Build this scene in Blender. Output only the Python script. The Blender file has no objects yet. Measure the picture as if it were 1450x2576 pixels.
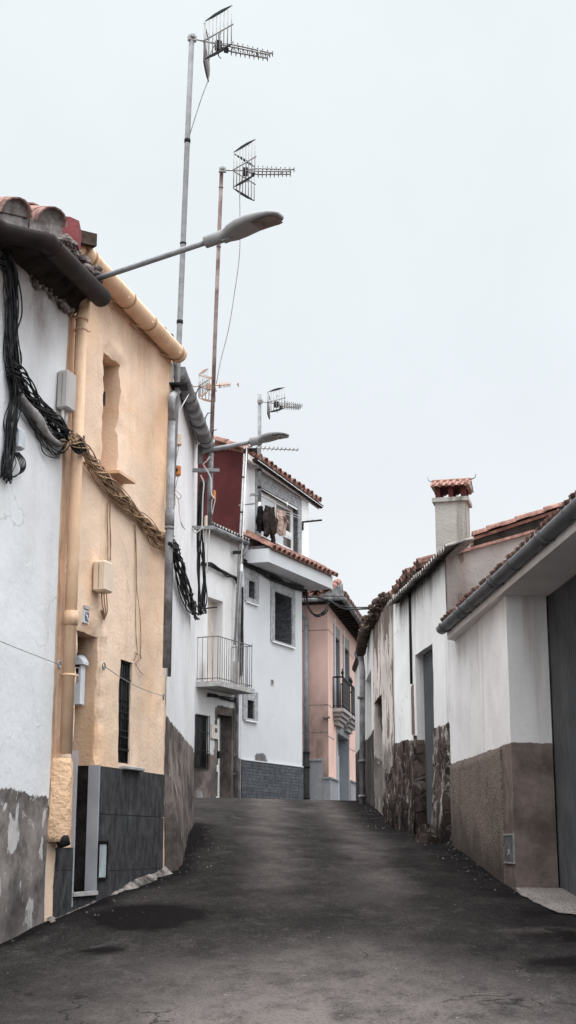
import bpy, math, random
from mathutils import Vector, noise
random.seed(7)
V = Vector
PI = math.pi
rad = math.radians
SC = bpy.context.scene
COL = SC.collection

# ------------------------------------------------------------------ camera model
FPX, CXP, CYP = 3500.0, 725.0, 1288.0        # focal length and centre in units of a 1450 x 2576 frame
PITCH = rad(13.5)
CZ = 1.65                                    # eye height above the road at the camera
SP, CP = math.sin(PITCH), math.cos(PITCH)
def ray(x, y):
    a = (x - CXP) / FPX; b = (CYP - y) / FPX
    return V((a, CP - b * SP, SP + b * CP))
def P(x, y, d):
    r = ray(x, y)
    return r * (d / r.y) + V((0, 0, CZ))

class Wall:
    """A vertical plane through two plan points; u runs along it, w out of it towards the street."""
    def __init__(s, A, B, side):
        s.A = V((A[0], A[1], 0)); B = V((B[0], B[1], 0))
        s.u = (B - s.A).normalized(); s.L = (B - s.A).length
        s.n = V((s.u.y, -s.u.x, 0)) * side
    def pt(s, u, z, w=0.0):
        return s.A + s.u * u + s.n * w + V((0, 0, z))
    def hit(s, x, y, w=0.0):
        r = ray(x, y); o = V((0, 0, CZ))
        t = (s.A + s.n * w - o).dot(s.n) / r.dot(s.n)
        p = o + r * t
        return ((p - s.A).dot(s.u), p.z)
    def at(s, x, y, w=0.0):
        u, z = s.hit(x, y, w)
        return s.pt(u, z, w)
    def rect(s, xl, ytl, ybl, xr, ytr, ybr, w=0.0):
        a, b = s.hit(xl, ytl, w), s.hit(xl, ybl, w)
        c, d = s.hit(xr, ytr, w), s.hit(xr, ybr, w)
        us = sorted(((a[0] + b[0]) / 2, (c[0] + d[0]) / 2))
        return (us[0], us[1], (b[1] + d[1]) / 2, (a[1] + c[1]) / 2)

# ------------------------------------------------------------------ mesh builder
class MB:
    def __init__(s):
        s.v = []; s.f = []; s.sm = []; s.m = []; s.d = []
    def vert(s, p, m=0.0, d=0.0):
        s.v.append((p[0], p[1], p[2])); s.m.append(m); s.d.append(d)
        return len(s.v) - 1
    def face(s, ids, smooth=False):
        s.f.append(tuple(ids)); s.sm.append(smooth)
    def quad(s, a, b, c, d, smooth=False, dd=0.0):
        s.face([s.vert(p, 0, dd) for p in (a, b, c, d)], smooth)
    def poly(s, pts):
        s.face([s.vert(p) for p in pts])
    def box(s, o, x, y, z):
        """parallelepiped from corner o with edge vectors x, y, z"""
        o, x, y, z = V(o), V(x), V(y), V(z)
        i = [s.vert(p) for p in (o, o + x, o + x + y, o + y, o + z, o + x + z, o + x + y + z, o + y + z)]
        fl = [(0, 3, 2, 1), (4, 5, 6, 7), (0, 1, 5, 4), (1, 2, 6, 5), (2, 3, 7, 6), (3, 0, 4, 7)]
        if x.cross(y).dot(z) < 0: fl = [t[::-1] for t in fl]
        for t in fl: s.face([i[k] for k in t])
    def cbox(s, c, x, y, z):
        c, x, y, z = V(c), V(x), V(y), V(z)
        s.box(c - (x + y + z) / 2, x, y, z)
    def rbox(s, c, x, y, z, r=0.01):
        """box with chamfered edges along its z axis and top/bottom"""
        c, x, y, z = V(c), V(x), V(y), V(z)
        xl, yl, zl = x.length, y.length, z.length
        xu, yu, zu = x / xl, y / yl, z / zl
        rings = []
        for (zz, q) in ((-zl / 2, r), (-zl / 2 + r, 0), (zl / 2 - r, 0), (zl / 2, r)):
            hx, hy = xl / 2 - q, yl / 2 - q
            k = max(r - q * .0, 0.001)
            pts = []
            for sx, sy, first in ((1, 1, 0), (-1, 1, 1), (-1, -1, 0), (1, -1, 1)):
                p1 = c + xu * sx * (hx - k) + yu * sy * hy + zu * zz
                p2 = c + xu * sx * hx + yu * sy * (hy - k) + zu * zz
                pts += [p2, p1] if not first else [p1, p2]
            rings.append([s.vert(p) for p in pts])
        flip = xu.cross(yu).dot(zu) < 0
        def F(t): s.face(t[::-1] if flip else t)
        for a, b in zip(rings, rings[1:]):
            n = len(a)
            for i in range(n): F([a[i], a[(i + 1) % n], b[(i + 1) % n], b[i]])
        F(rings[0][::-1]); F(rings[-1])
    def tube(s, path, r, seg=8, caps=True, smooth=True, r_end=None):
        path = [V(p) for p in path]
        n = len(path)
        if n < 2: return
        tan = []
        for i in range(n):
            a = path[max(i - 1, 0)]; b = path[min(i + 1, n - 1)]
            t = (b - a)
            tan.append(t.normalized() if t.length > 1e-9 else V((0, 0, 1)))
        up = V((0, 0, 1)) if abs(tan[0].z) < .9 else V((1, 0, 0))
        side = tan[0].cross(up).normalized()
        rings = []
        for i in range(n):
            side = (side - tan[i] * side.dot(tan[i]))
            side = side.normalized() if side.length > 1e-6 else tan[i].orthogonal().normalized()
            bi = tan[i].cross(side)
            rr = r if r_end is None else r + (r_end - r) * i / (n - 1)
            rings.append([s.vert(path[i] + side * math.cos(2 * PI * k / seg) * rr + bi * math.sin(2 * PI * k / seg) * rr) for k in range(seg)])
        for a, b in zip(rings, rings[1:]):
            for k in range(seg):
                s.face([a[k], a[(k + 1) % seg], b[(k + 1) % seg], b[k]], smooth)
        if caps:
            s.face(rings[0][::-1]); s.face(rings[-1])
    def arc_sweep(s, path, r, a0, a1, seg=10, up=V((0, 0, 1)), thick=0.004, smooth=True, caps=True):
        """open half-pipe along a path; angles measured in the cross-section from the side vector through down"""
        path = [V(p) for p in path]; n = len(path)
        ro, ri = [], []
        for i in range(n):
            t = (path[min(i + 1, n - 1)] - path[max(i - 1, 0)]).normalized()
            sd = t.cross(up).normalized(); u2 = sd.cross(t).normalized()
            def ring(q): return [s.vert(path[i] + sd * math.cos(a0 + (a1 - a0) * k / seg) * q - u2 * math.sin(a0 + (a1 - a0) * k / seg) * q) for k in range(seg + 1)]
            ro.append(ring(r)); ri.append(ring(r - thick))
        for a, b in zip(ro, ro[1:]):
            for k in range(seg): s.face([a[k], a[k + 1], b[k + 1], b[k]], smooth)
        for a, b in zip(ri, ri[1:]):
            for k in range(seg): s.face([a[k], b[k], b[k + 1], a[k + 1]], smooth)
        for i in range(n - 1):
            s.face([ro[i][0], ro[i + 1][0], ri[i + 1][0], ri[i][0]]); s.face([ro[i][-1], ri[i][-1], ri[i + 1][-1], ro[i + 1][-1]])
        if caps:
            for e in (0, n - 1):
                s.face(ro[e] if e else ro[e][::-1])
    def loft(s, rings, closed=True, smooth=True, caps=True):
        ids = [[s.vert(p) for p in r] for r in rings]
        for a, b in zip(ids, ids[1:]):
            n = len(a)
            for k in range(n if closed else n - 1):
                s.face([a[k], a[(k + 1) % n], b[(k + 1) % n], b[k]], smooth)
        if caps:
            s.face(ids[0][::-1]); s.face(ids[-1])
    def grid(s, fn, nu, nv, smooth=True):
        """fn(i, j) -> point or (point, m, d)"""
        ids = []
        for j in range(nv + 1):
            row = []
            for i in range(nu + 1):
                q = fn(i / nu, j / nv)
                row.append(s.vert(*q) if isinstance(q, tuple) else s.vert(q))
            ids.append(row)
        for j in range(nv):
            for i in range(nu):
                s.face([ids[j][i], ids[j][i + 1], ids[j + 1][i + 1], ids[j + 1][i]], smooth)
        return ids

LOC = {}
def obj(name, mb, mat, parent=None, kind=None):
    off = LOC[parent.name] if parent else V((0, 0, 0))
    me = bpy.data.meshes.new(name)
    me.from_pydata([(a - off.x, b - off.y, c - off.z) for a, b, c in mb.v], [], mb.f)
    me.polygons.foreach_set('use_smooth', mb.sm)
    for nm, arr in (('m', mb.m), ('d', mb.d)):
        if any(arr):
            at = me.attributes.new(nm, 'FLOAT', 'POINT'); at.data.foreach_set('value', arr)
    me.materials.append(mat); me.update()
    o = bpy.data.objects.new(name, me); COL.objects.link(o)
    if parent: o.parent = parent
    LOC[o.name] = off
    if kind: o['kind'] = kind
    return o
def thing(name, label, cat, loc, group=None):
    o = bpy.data.objects.new(name, None); COL.objects.link(o)
    o.location = loc; o.empty_display_size = .2
    o['label'] = label; o['category'] = cat
    if group: o['group'] = group
    LOC[o.name] = V(loc)
    return o
def single(name, mb, mat, label, cat, group=None, loc=None):
    """a thing that is one mesh, with its origin at its base"""
    if loc is None:
        n = len(mb.v); loc = V((sum(v[0] for v in mb.v) / n, sum(v[1] for v in mb.v) / n, min(v[2] for v in mb.v)))
    loc = V(loc)
    mb.v = [(a - loc.x, b - loc.y, c - loc.z) for a, b, c in mb.v]
    o = obj(name, mb, mat); o.location = loc; LOC[o.name] = loc
    o['label'] = label; o['category'] = cat
    if group: o['group'] = group
    return o

def smooth_path(pts, n=8):
    pts = [V(p) for p in pts]
    q = [pts[0] * 2 - pts[1]] + pts + [pts[-1] * 2 - pts[-2]]
    out = []
    for i in range(1, len(q) - 2):
        a, b, c, d = q[i - 1], q[i], q[i + 1], q[i + 2]
        for k in range(n):
            t = k / n
            out.append(.5 * ((2 * b) + (c - a) * t + (2 * a - 5 * b + 4 * c - d) * t * t + (3 * b - a - 3 * c + d) * t ** 3))
    out.append(pts[-1])
    return out
def bundle(mb, pts, n, spread, r, seed=0, twist=1.0, normal=V((1, 0, 0)), seg=5, nn=8, loose=.5):
    rnd = random.Random(seed)
    base = smooth_path(pts, nn); L = len(base)
    for k in range(n):
        ph = rnd.uniform(0, 2 * PI); rr = spread * math.sqrt(rnd.uniform(.05, 1)); tw = twist * rnd.uniform(.5, 1.4) * rnd.choice((1, 1, -1)); so = rnd.uniform(0, 50)
        path = []
        for i, p in enumerate(base):
            t = i / (L - 1)
            tg = (base[min(i + 1, L - 1)] - base[max(i - 1, 0)]).normalized()
            a = tg.cross(normal)
            a = a.normalized() if a.length > 1e-4 else V((0, 0, 1))
            ang = ph + tw * t * 2 * PI
            w = 1 + loose * noise.noise(V((so, t * 6, k * 3.1)))
            path.append(p + a * math.cos(ang) * rr * w * 1.3 + normal * (math.sin(ang) * rr * w * .7 + rr * .3))
        mb.tube(path, r * rnd.uniform(.7, 1.2), seg)
def n3(p, s=1.0, o=0.0):
    return noise.noise(V((p[0] * s + o, p[1] * s, p[2] * s)))
def fbm(p, s=1.0, o=0.0):
    return n3(p, s, o) * .6 + n3(p, s * 2.1, o + 9) * .3 + n3(p, s * 4.3, o + 5) * .15

def facade(mb, wall, u0, u1, z0, z1, holes=(), step=.15, disp=None, mfun=None, dfun=None, topfun=None):
    """front skin of a wall with real openings and their reveals; hole = (ua, ub, za, zb, depth)"""
    def lines(a, b, cuts):
        L = [a]; cs = sorted(c for c in set(cuts) if a < c < b) + [b]
        for c in cs:
            s0 = L[-1]; k = max(1, int(math.ceil((c - s0) / step)))
            L += [s0 + (c - s0) * i / k for i in range(1, k + 1)]
        return L
    us = lines(u0, u1, [h[i] for h in holes for i in (0, 1)])
    zs = lines(z0, z1, [h[i] for h in holes for i in (2, 3)])
    disp = disp or (lambda u, z: 0.0)
    def w_at(u, z): return disp(u, z)
    def zz(u, z):
        if topfun is None: return z
        t = (z - z0) / (z1 - z0)
        return z if t < .6 else z + (topfun(u) - z1) * (t - .6) / .4
    ids = {}
    def vid(i, j):
        if (i, j) not in ids:
            u, z = us[i], zs[j]
            ids[(i, j)] = mb.vert(wall.pt(u, zz(u, z), w_at(u, z)), 10 + mfun(u, z) if mfun else 0, dfun(u, z) if dfun else 0)
        return ids[(i, j)]
    flip = wall.u.cross(V((0, 0, 1))).dot(wall.n) < 0
    e = 1e-6
    for j in range(len(zs) - 1):
        for i in range(len(us) - 1):
            uc, zc = (us[i] + us[i + 1]) / 2, (zs[j] + zs[j + 1]) / 2
            if any(h[0] - e < uc < h[1] + e and h[2] - e < zc < h[3] + e for h in holes): continue
            q = [vid(i, j), vid(i + 1, j), vid(i + 1, j + 1), vid(i, j + 1)]
            mb.face(q[::-1] if flip else q, True)
    for h in holes:
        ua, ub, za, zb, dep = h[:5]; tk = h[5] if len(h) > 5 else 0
        def head_shade(z): return tk * max(0.0, min(1.0, 1 - (zb - z) / .7))  # lintel shadow painted into the upper part of the reveal
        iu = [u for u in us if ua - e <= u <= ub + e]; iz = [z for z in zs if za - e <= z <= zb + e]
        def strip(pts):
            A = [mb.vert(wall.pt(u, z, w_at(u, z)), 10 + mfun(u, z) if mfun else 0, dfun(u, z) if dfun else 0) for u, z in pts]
            M = [mb.vert(wall.pt(u, z, w_at(u, z) * .5 - dep * .5), 10 + mfun(u, z) if mfun else 0, .15 + head_shade(z) + (dfun(u, z) if dfun else 0)) for u, z in pts]
            B = [mb.vert(wall.pt(u, z, -dep), 10 + mfun(u, z) if mfun else 0, .3 + head_shade(z) + (dfun(u, z) if dfun else 0)) for u, z in pts]  # reveal colour darkened with depth, standing in for shade
            for a, b in ((A, M), (M, B)):
                for k in range(len(pts) - 1):
                    q = [a[k], a[k + 1], b[k + 1], b[k]]
                    mb.face(q[::-1] if flip else q, False)
        strip([(u, za) for u in iu][::-1]); strip([(u, zb) for u in iu])
        strip([(ua, z) for z in iz]); strip([(ub, z) for z in iz][::-1])

def shell(mb, wall, u0, u1, z0, z1, depth, front=False, top=True, w0=-.001, ztop_back=None):
    """sides, back and top of a house body behind its facade"""
    zb = z1 if ztop_back is None else ztop_back
    a0, a1 = wall.pt(u0, z0, w0), wall.pt(u1, z0, w0)
    b0, b1 = wall.pt(u0, z0, -depth), wall.pt(u1, z0, -depth)
    h = V((0, 0, z1 - z0)); hb = V((0, 0, zb - z0))
    mb.quad(a0, b0, b0 + hb, a0 + h); mb.quad(b1, a1, a1 + h, b1 + hb); mb.quad(b0, b1, b1 + hb, b0 + hb)
    if top: mb.quad(a0 + h, a1 + h, b1 + hb, b0 + hb)

def barrel(mb, p, s, e, n, L, r0, r1, thick=.012, seg=8):
    """one convex clay tile from its lower end p along slope s"""
    for (q, flip) in ((0, False), (thick, True)):
        a = [mb.vert(p + e * math.cos(PI * k / seg) * (r0 - q) + n * math.sin(PI * k / seg) * (r0 - q)) for k in range(seg + 1)]
        b = [mb.vert(p + s * L + e * math.cos(PI * k / seg) * (r1 - q) + n * math.sin(PI * k / seg) * (r1 - q)) for k in range(seg + 1)]
        for k in range(seg):
            t = [a[k], a[k + 1], b[k + 1], b[k]]
            mb.face(t[::-1] if flip else t, True)
        if q == 0: a0 = a
        else:
            for k in range(seg): mb.face([a0[k + 1], a0[k], a[k], a[k + 1]])
def tile_roof(mb, p0, p1, s, pitch=.21, courses=3, L=.42, r=.085, seed=0, jit=.01, plug=None, channel=True):
    """rows of barrel tiles along the eave p0 -> p1 rising along s"""
    rnd = random.Random(seed)
    e = (p1 - p0).normalized(); W = (p1 - p0).length; s = V(s).normalized()
    n = e.cross(s)
    if n.z < 0: n = -n
    n.normalize()
    k = max(1, int(W / pitch))
    for i in range(k + 1):
        for c in range(courses):
            j = V((rnd.uniform(-jit, jit), rnd.uniform(-jit, jit), rnd.uniform(-jit, jit)))
            b = p0 + e * (W * i / k) + s * (c * L * .82) + n * (c * .004 + .01) + j
            sl = (s + e * rnd.uniform(-.05, .05) * (jit * 40)).normalized()
            barrel(mb, b + n * .012 * (courses - c), sl, e, n, L, r, r * .82)
            if channel and i < k:
                bb = p0 + e * (W * (i + .5) / k) + s * (c * L * .82 - .03) + n * (.045 + .012 * (courses - c)) + j
                barrel(mb, bb, s, -e, -n, L, r * .8, r * .95)
            if plug is not None and c == 0:
                q = b + n * .012 * (courses - c) + sl * .05
                ids = [plug.vert(q + e * math.cos(PI * t / 8) * r * .9 + n * math.sin(PI * t / 8) * r * .9) for t in range(9)]
                plug.face(ids)

def pieces(name, mb, mat, parent):
    """link every connected piece of a builder as a mesh of its own"""
    par = list(range(len(mb.v)))
    def find(a):
        while par[a] != a: par[a] = par[par[a]]; a = par[a]
        return a
    key = {}
    for i, v in enumerate(mb.v):
        k = tuple(round(c, 5) for c in v)
        if k in key: par[find(i)] = find(key[k])
        else: key[k] = i
    for f in mb.f:
        for q in f[1:]: par[find(q)] = find(f[0])
    groups = {}
    for f, s in zip(mb.f, mb.sm): groups.setdefault(find(f[0]), []).append((f, s))
    out = []
    for fs in groups.values():
        n = MB(); mp = {}
        for f, s in fs:
            for q in f:
                if q not in mp: mp[q] = n.vert(mb.v[q], mb.m[q], mb.d[q])
            n.face([mp[q] for q in f], s)
        out.append(obj(name, n, mat, parent))
    return out
# ------------------------------------------------------------------ materials
class NT:
    def __init__(s, name):
        s.mat = bpy.data.materials.new(name); s.mat.use_nodes = True
        s.nt = s.mat.node_tree; s.nt.nodes.clear()
        s.out = s.N('ShaderNodeOutputMaterial'); s.b = s.N('ShaderNodeBsdfPrincipled')
        s.L(s.b.outputs[0], s.out.inputs[0])
        s.tc = s.N('ShaderNodeTexCoord').outputs['Object']
    def N(s, t, **k):
        n = s.nt.nodes.new(t)
        for a, b in k.items(): setattr(n, a, b)
        return n
    def L(s, a, b): s.nt.links.new(a, b)
    def val(s, i, v):
        if hasattr(v, 'is_linked') or hasattr(v, 'links'): s.L(v, i)
        else: i.default_value = v
    def map(s, scale=(1, 1, 1), loc=(0, 0, 0), src=None):
        m = s.N('ShaderNodeMapping'); s.L(src or s.tc, m.inputs[0])
        m.inputs['Scale'].default_value = scale; m.inputs['Location'].default_value = loc
        return m.outputs[0]
    def noise(s, scale, detail=6, rough=.55, co=None, dist=0):
        n = s.N('ShaderNodeTexNoise'); s.L(co or s.tc, n.inputs['Vector'])
        n.inputs['Scale'].default_value = scale; n.inputs['Detail'].default_value = detail
        n.inputs['Roughness'].default_value = rough; n.inputs['Distortion'].default_value = dist
        return n.outputs['Fac']
    def math(s, op, a, b=0.0, c=None, clamp=False):
        n = s.N('ShaderNodeMath', operation=op, use_clamp=clamp)
        s.val(n.inputs[0], a); s.val(n.inputs[1], b)
        if c is not None: s.val(n.inputs[2], c)
        return n.outputs[0]
    def ramp(s, x, a, b, lo=0.0, hi=1.0):
        n = s.N('ShaderNodeMapRange', interpolation_type='SMOOTHSTEP')
        s.val(n.inputs[0], x)
        n.inputs[1].default_value = a; n.inputs[2].default_value = b
        n.inputs[3].default_value = lo; n.inputs[4].default_value = hi
        return n.outputs[0]
    def mix(s, f, a, b, mode='MIX'):
        n = s.N('ShaderNodeMix', data_type='RGBA', blend_type=mode)
        s.val(n.inputs[0], f)
        for i, v in ((6, a), (7, b)):
            if isinstance(v, (tuple, list)): n.inputs[i].default_value = (*v[:3], 1)
            else: s.L(v, n.inputs[i])
        return n.outputs[2]
    def attr(s, name):
        return s.N('ShaderNodeAttribute', attribute_name=name).outputs['Fac']
    def bump(s, h, strength=.3, dist=.02):
        b = s.N('ShaderNodeBump'); s.L(h, b.inputs['Height'])
        b.inputs['Strength'].default_value = strength; b.inputs['Distance'].default_value = dist
        s.L(b.outputs[0], s.b.inputs['Normal'])
    def done(s, col, rough=.9, metal=0.0, spec=.3):
        if isinstance(col, (tuple, list)): s.b.inputs['Base Color'].default_value = (*col[:3], 1)
        else: s.L(col, s.b.inputs['Base Color'])
        s.val(s.b.inputs['Roughness'], rough); s.b.inputs['Metallic'].default_value = metal
        s.b.inputs['Specular IOR Level'].default_value = spec
        return s.mat
def mul(c, k): return tuple(min(1, x * k) for x in c)

def plaster(name, base, dirt_and_shade=(.16, .13, .115), plinth=None, pamp=.12, peel=None, peel_at=.66, streak=.35, grain=.12, bump=.35, bscale=28, bdist=.02,
            blotch=.12, base2=None, cracks=.26, flecks=.35, peel_map=None, plinth_peel=None, pp_at=.58, plinth_var=.45, seed=0.0):
    t = NT(name); o = (seed * 3.1, seed * 7.7, seed * 1.3)
    co = t.map(loc=o)
    big = t.noise(1.1, 6, .6, co)
    col = t.mix(t.ramp(big, .35, .7), base, mul(base, 1 - blotch))
    if base2: col = t.mix(t.ramp(t.noise(.75, 8, .66, t.map((1, 1, .7), (o[0] + 4, 2, 1)), .4), .40, .66), col, base2)
    st = t.noise(1.0, 5, .6, t.map((5, 5, .28), o))
    col = t.mix(t.math('MULTIPLY', t.ramp(st, .52, .78), streak), col, mul(dirt_and_shade, 2.2))
    sp = t.noise(14, 4, .7, co)
    col = t.mix(t.math('MULTIPLY', t.ramp(sp, .66, .76), streak * .8), col, mul(dirt_and_shade, 1.5))
    d = t.attr('d')  # grime, plus shade painted in under eaves, at wall feet and in reveals
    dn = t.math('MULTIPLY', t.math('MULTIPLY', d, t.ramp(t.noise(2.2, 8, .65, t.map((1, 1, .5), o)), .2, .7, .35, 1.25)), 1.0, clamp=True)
    col = t.mix(dn, col, dirt_and_shade)
    h = t.noise(bscale, 5, .6, co)
    if peel:
        pn = t.math('ADD', t.noise(2.6, 12, .66, t.map(peel_map, o) if peel_map else co, .6), t.math('MULTIPLY', d, .22))
        pm = t.ramp(pn, peel_at, peel_at + .015)
        col = t.mix(pm, col, t.mix(t.noise(9, 6), mul(peel, .6), mul(peel, 1.5)))
        h = t.math('SUBTRACT', h, t.math('MULTIPLY', pm, .8))
    if plinth:
        m = t.math('SUBTRACT', t.attr('m'), 10.0)
        pm = t.ramp(t.math('ADD', m, t.math('MULTIPLY', t.math('SUBTRACT', t.noise(5, 7, .7, co), .5), pamp)), -.006, .006)
        pv = t.mix(t.ramp(t.noise(2.3, 8, .68, co), .35, .68), mul(plinth, 1 - plinth_var), mul(plinth, 1 + plinth_var))
        if plinth_peel:
            pp = t.ramp(t.noise(3.2, 9, .6, t.map((1.6, 1.6, .8), o), .5), pp_at, pp_at + .03)
            pv = t.mix(pp, pv, t.mix(t.noise(11, 5), plinth_peel, mul(plinth_peel, .6)))
            h = t.math('ADD', h, t.math('MULTIPLY', pp, .5))
        foot_dark = t.ramp(m, .4, 1.4, 0, .5)  # plinth gets darker towards its foot
        pv = t.mix(foot_dark, pv, mul(plinth, .35))
        col = t.mix(pm, col, pv)
    if cracks:
        wob = t.N('ShaderNodeTexNoise'); t.L(co, wob.inputs['Vector']); wob.inputs['Scale'].default_value = 3.0; wob.inputs['Detail'].default_value = 6
        ad = t.N('ShaderNodeVectorMath', operation='MULTIPLY_ADD'); t.L(wob.outputs['Color'], ad.inputs[0]); ad.inputs[1].default_value = (.5, .5, .5); t.L(t.map((.9, .9, .6), o), ad.inputs[2])
        vo = t.N('ShaderNodeTexVoronoi', feature='DISTANCE_TO_EDGE'); vo.inputs['Scale'].default_value = 1.0; t.L(ad.outputs[0], vo.inputs['Vector'])
        ck = t.math('MULTIPLY', t.ramp(vo.outputs['Distance'], .002, .009, 1, 0), t.ramp(t.noise(.9, 3, .5, co), .5, .58))
        col = t.mix(t.math('MULTIPLY', ck, cracks), col, mul(dirt_and_shade, .8))
    fk = t.ramp(t.noise(24, 5, .72, t.map((1, 1, .55), o)), .665, .70)
    col = t.mix(t.math('MULTIPLY', fk, flecks), col, mul(dirt_and_shade, 1.6))
    g = t.noise(110, 2, .5, co)
    col = t.mix(grain, col, t.mix(g, (0, 0, 0), (1, 1, 1)), 'OVERLAY')
    t.bump(h, bump, bdist)
    return t.done(col, .95, 0, .03)

def ledge(name, dark, light, bw=.42, rh=.075, mortar=.006, bump=.7, soft=.55):
    t = NT(name)
    sx = t.N('ShaderNodeSeparateXYZ'); t.L(t.tc, sx.inputs[0])
    u = t.math('ADD', t.math('MULTIPLY', sx.outputs[0], .41 + .45), t.math('MULTIPLY', sx.outputs[1], .91 - .2))
    cb = t.N('ShaderNodeCombineXYZ'); t.L(u, cb.inputs[0]); t.L(sx.outputs[2], cb.inputs[1])
    br = t.N('ShaderNodeTexBrick'); t.L(cb.outputs[0], br.inputs['Vector'])
    br.inputs['Scale'].default_value = 1; br.inputs['Brick Width'].default_value = bw; br.inputs['Row Height'].default_value = rh
    br.inputs['Mortar Size'].default_value = mortar; br.inputs['Bias'].default_value = 0; br.offset = .37; br.squash = .7; br.squash_frequency = 3
    br.inputs['Color1'].default_value = (*dark, 1); br.inputs['Color2'].default_value = (*light, 1); br.inputs['Mortar'].default_value = (*mul(dark, .45), 1)
    col = t.mix(soft, br.outputs[0], t.mix(t.ramp(t.noise(9, 6, .7), .35, .7), mul(dark, .7), mul(light, 1.15)))
    t.bump(t.math('ADD', t.math('MULTIPLY', br.outputs[1], -1.0), t.math('MULTIPLY', t.noise(22, 5), .8)), bump, .02)
    return t.done(col, .9, 0, .05)

def speckle(name, a, b, scale=160, rough=.8, blotch=.3, dirt_and_shade=0.0):
    t = NT(name)
    n = t.noise(scale, 2, .6)
    col = t.mix(t.ramp(n, .42, .6), a, b)
    col = t.mix(t.math('MULTIPLY', t.ramp(t.noise(2.0, 6, .65), .4, .75), blotch), col, mul(a, .45))
    if dirt_and_shade: col = t.mix(t.math('MULTIPLY', t.attr('d'), dirt_and_shade), col, (.03, .025, .022))
    t.bump(n, .3, .01)
    return t.done(col, rough, 0, .06)

def mottled(name, a, b, scale=4, rough=.6, metal=0.0, bump=.15, streak=0.0, spec=None, fine=40):
    if spec is None: spec = .35 if max(b) > .3 and rough < .7 else .08
    t = NT(name)
    col = t.mix(t.ramp(t.noise(scale, 8, .65), .32, .68), a, b)
    if streak: col = t.mix(t.math('MULTIPLY', t.ramp(t.noise(1.0, 5, .6, t.map((14, 14, 1))), .5, .75), streak), col, mul(a, .35))
    t.bump(t.noise(fine, 4), bump, .01)
    return t.done(col, t.ramp(t.noise(scale * 2, 4), .3, .7, rough - .08, rough + .08), metal, spec)

M = {}
M['white_a'] = plaster('white_plaster_near', (.715, .72, .735), plinth=(.17, .15, .142), pamp=.2, streak=.18, bump=.25, blotch=.1, plinth_peel=(.60, .575, .56), pp_at=.565, plinth_var=.6, seed=1, bscale=9, bdist=.03)
M['yellow'] = plaster('ochre_plaster', (.83, .635, .49), base2=(.81, .545, .36), dirt_and_shade=(.24, .14, .08), streak=.6, bump=.34, bscale=26, blotch=.14, grain=.12, seed=2, bdist=.025)
M['white_b'] = plaster('white_plaster_second', (.76, .75, .76), plinth=(.155, .13, .12), pamp=.16, streak=.3, bump=.3, plinth_peel=(.36, .31, .28), pp_at=.6, plinth_var=.6, seed=3)
M['white_c'] = plaster('white_plaster_balcony_house', (.70, .685, .68), plinth=(.15, .125, .115), pamp=.16, streak=.25, peel=(.3, .27, .25), peel_at=.74, bump=.25, seed=4)
M['white_d'] = plaster('white_plaster_clean', (.60, .605, .62), streak=.10, blotch=.06, cracks=.1, flecks=.08, bump=.12, plinth=(.16, .15, .15), pamp=.3, seed=5)
M['pink'] = plaster('pink_plaster', (.72, .49, .425), dirt_and_shade=(.16, .11, .095), streak=.25, blotch=.12, bump=.15, seed=6, grain=.1)
M['white_d2'] = plaster('white_plaster_upper_lightened', (.86, .86, .87), streak=.1, blotch=.06, bump=.12, cracks=.1, flecks=.08, seed=15)  # white_d with a lightened colour to offset the eave's shade
M['white_e'] = plaster('white_plaster_garage', (.84, .82, .815), streak=.62, dirt_and_shade=(.2, .165, .15), bump=.25, blotch=.16, plinth=(.165, .13, .116), pamp=.07, plinth_var=.4, seed=7)
M['white_g'] = plaster('white_plaster_streaked', (.84, .825, .81), dirt_and_shade=(.09, .075, .065), streak=.4, bump=.3, seed=8)
M['white_h'] = plaster('white_plaster_strip', (.76, .75, .75), dirt_and_shade=(.09, .075, .065), streak=.3, bump=.3, seed=9)
M['peel'] = plaster('peeling_pink_plaster', (.66, .58, .535), dirt_and_shade=(.075, .06, .05), peel=(.17, .135, .115), peel_at=.545, peel_map=(1.3, 1.3, .5), streak=.9, bump=.6, blotch=.35, plinth=(.2, .175, .16), pamp=1.1, seed=10)
M['white_j'] = plaster('white_plaster_end', (.62, .6, .59), plinth=(.06, .052, .048), pamp=.05, streak=.3, bump=.25, seed=11)
M['concrete'] = plaster('grey_render', (.36, .33, .312), dirt_and_shade=(.12, .075, .065), streak=.6, peel=(.14, .11, .095), peel_at=.66, blotch=.3, bump=.6, bscale=16, seed=12)
M['chimney'] = plaster('chimney_render', (.37, .35, .32), dirt_and_shade=(.065, .06, .052), streak=1.3, blotch=.4, bump=.5, cracks=.0, seed=13, grain=.3)
M['skirt'] = mottled('cement_skirt', (.035, .031, .029), (.25, .222, .207), 7, .95, bump=.7)
M['roughcast'] = speckle('brown_roughcast', (.105, .083, .073), (.265, .215, .185), 55, .95, .5, dirt_and_shade=1.0)
M['ledge_dark'] = ledge('slate_ledgestone_dark', (.062, .066, .074), (.125, .13, .14))
M['ledge_light'] = ledge('ledgestone_grey', (.33, .33, .34), (.43, .43, .44), mortar=.002, soft=.75)
M['granite'] = speckle('grey_granite', (.19, .19, .2), (.37, .37, .385), 90, .75, .25)
M['granite_dark'] = speckle('grey_granite_reveal', (.15, .16, .175), (.27, .28, .3), 90, .75, .25)
M['red_panel'] = mottled('oxblood_cladding', (.062, .017, .0175), (.083, .024, .024), 3, .8, bump=.2)
M['red_patch'] = mottled('oxblood_roof_patch', (.16, .045, .05), (.24, .075, .08), 6, .75, bump=.5)
M['terracotta'] = mottled('terracotta_new', (.16, .086, .070), (.36, .20, .165), 10, .9, bump=.35)
M['tile_pink'] = mottled('clay_tile_pale', (.15, .085, .07), (.50, .32, .28), 13, .92, bump=.8)
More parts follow.
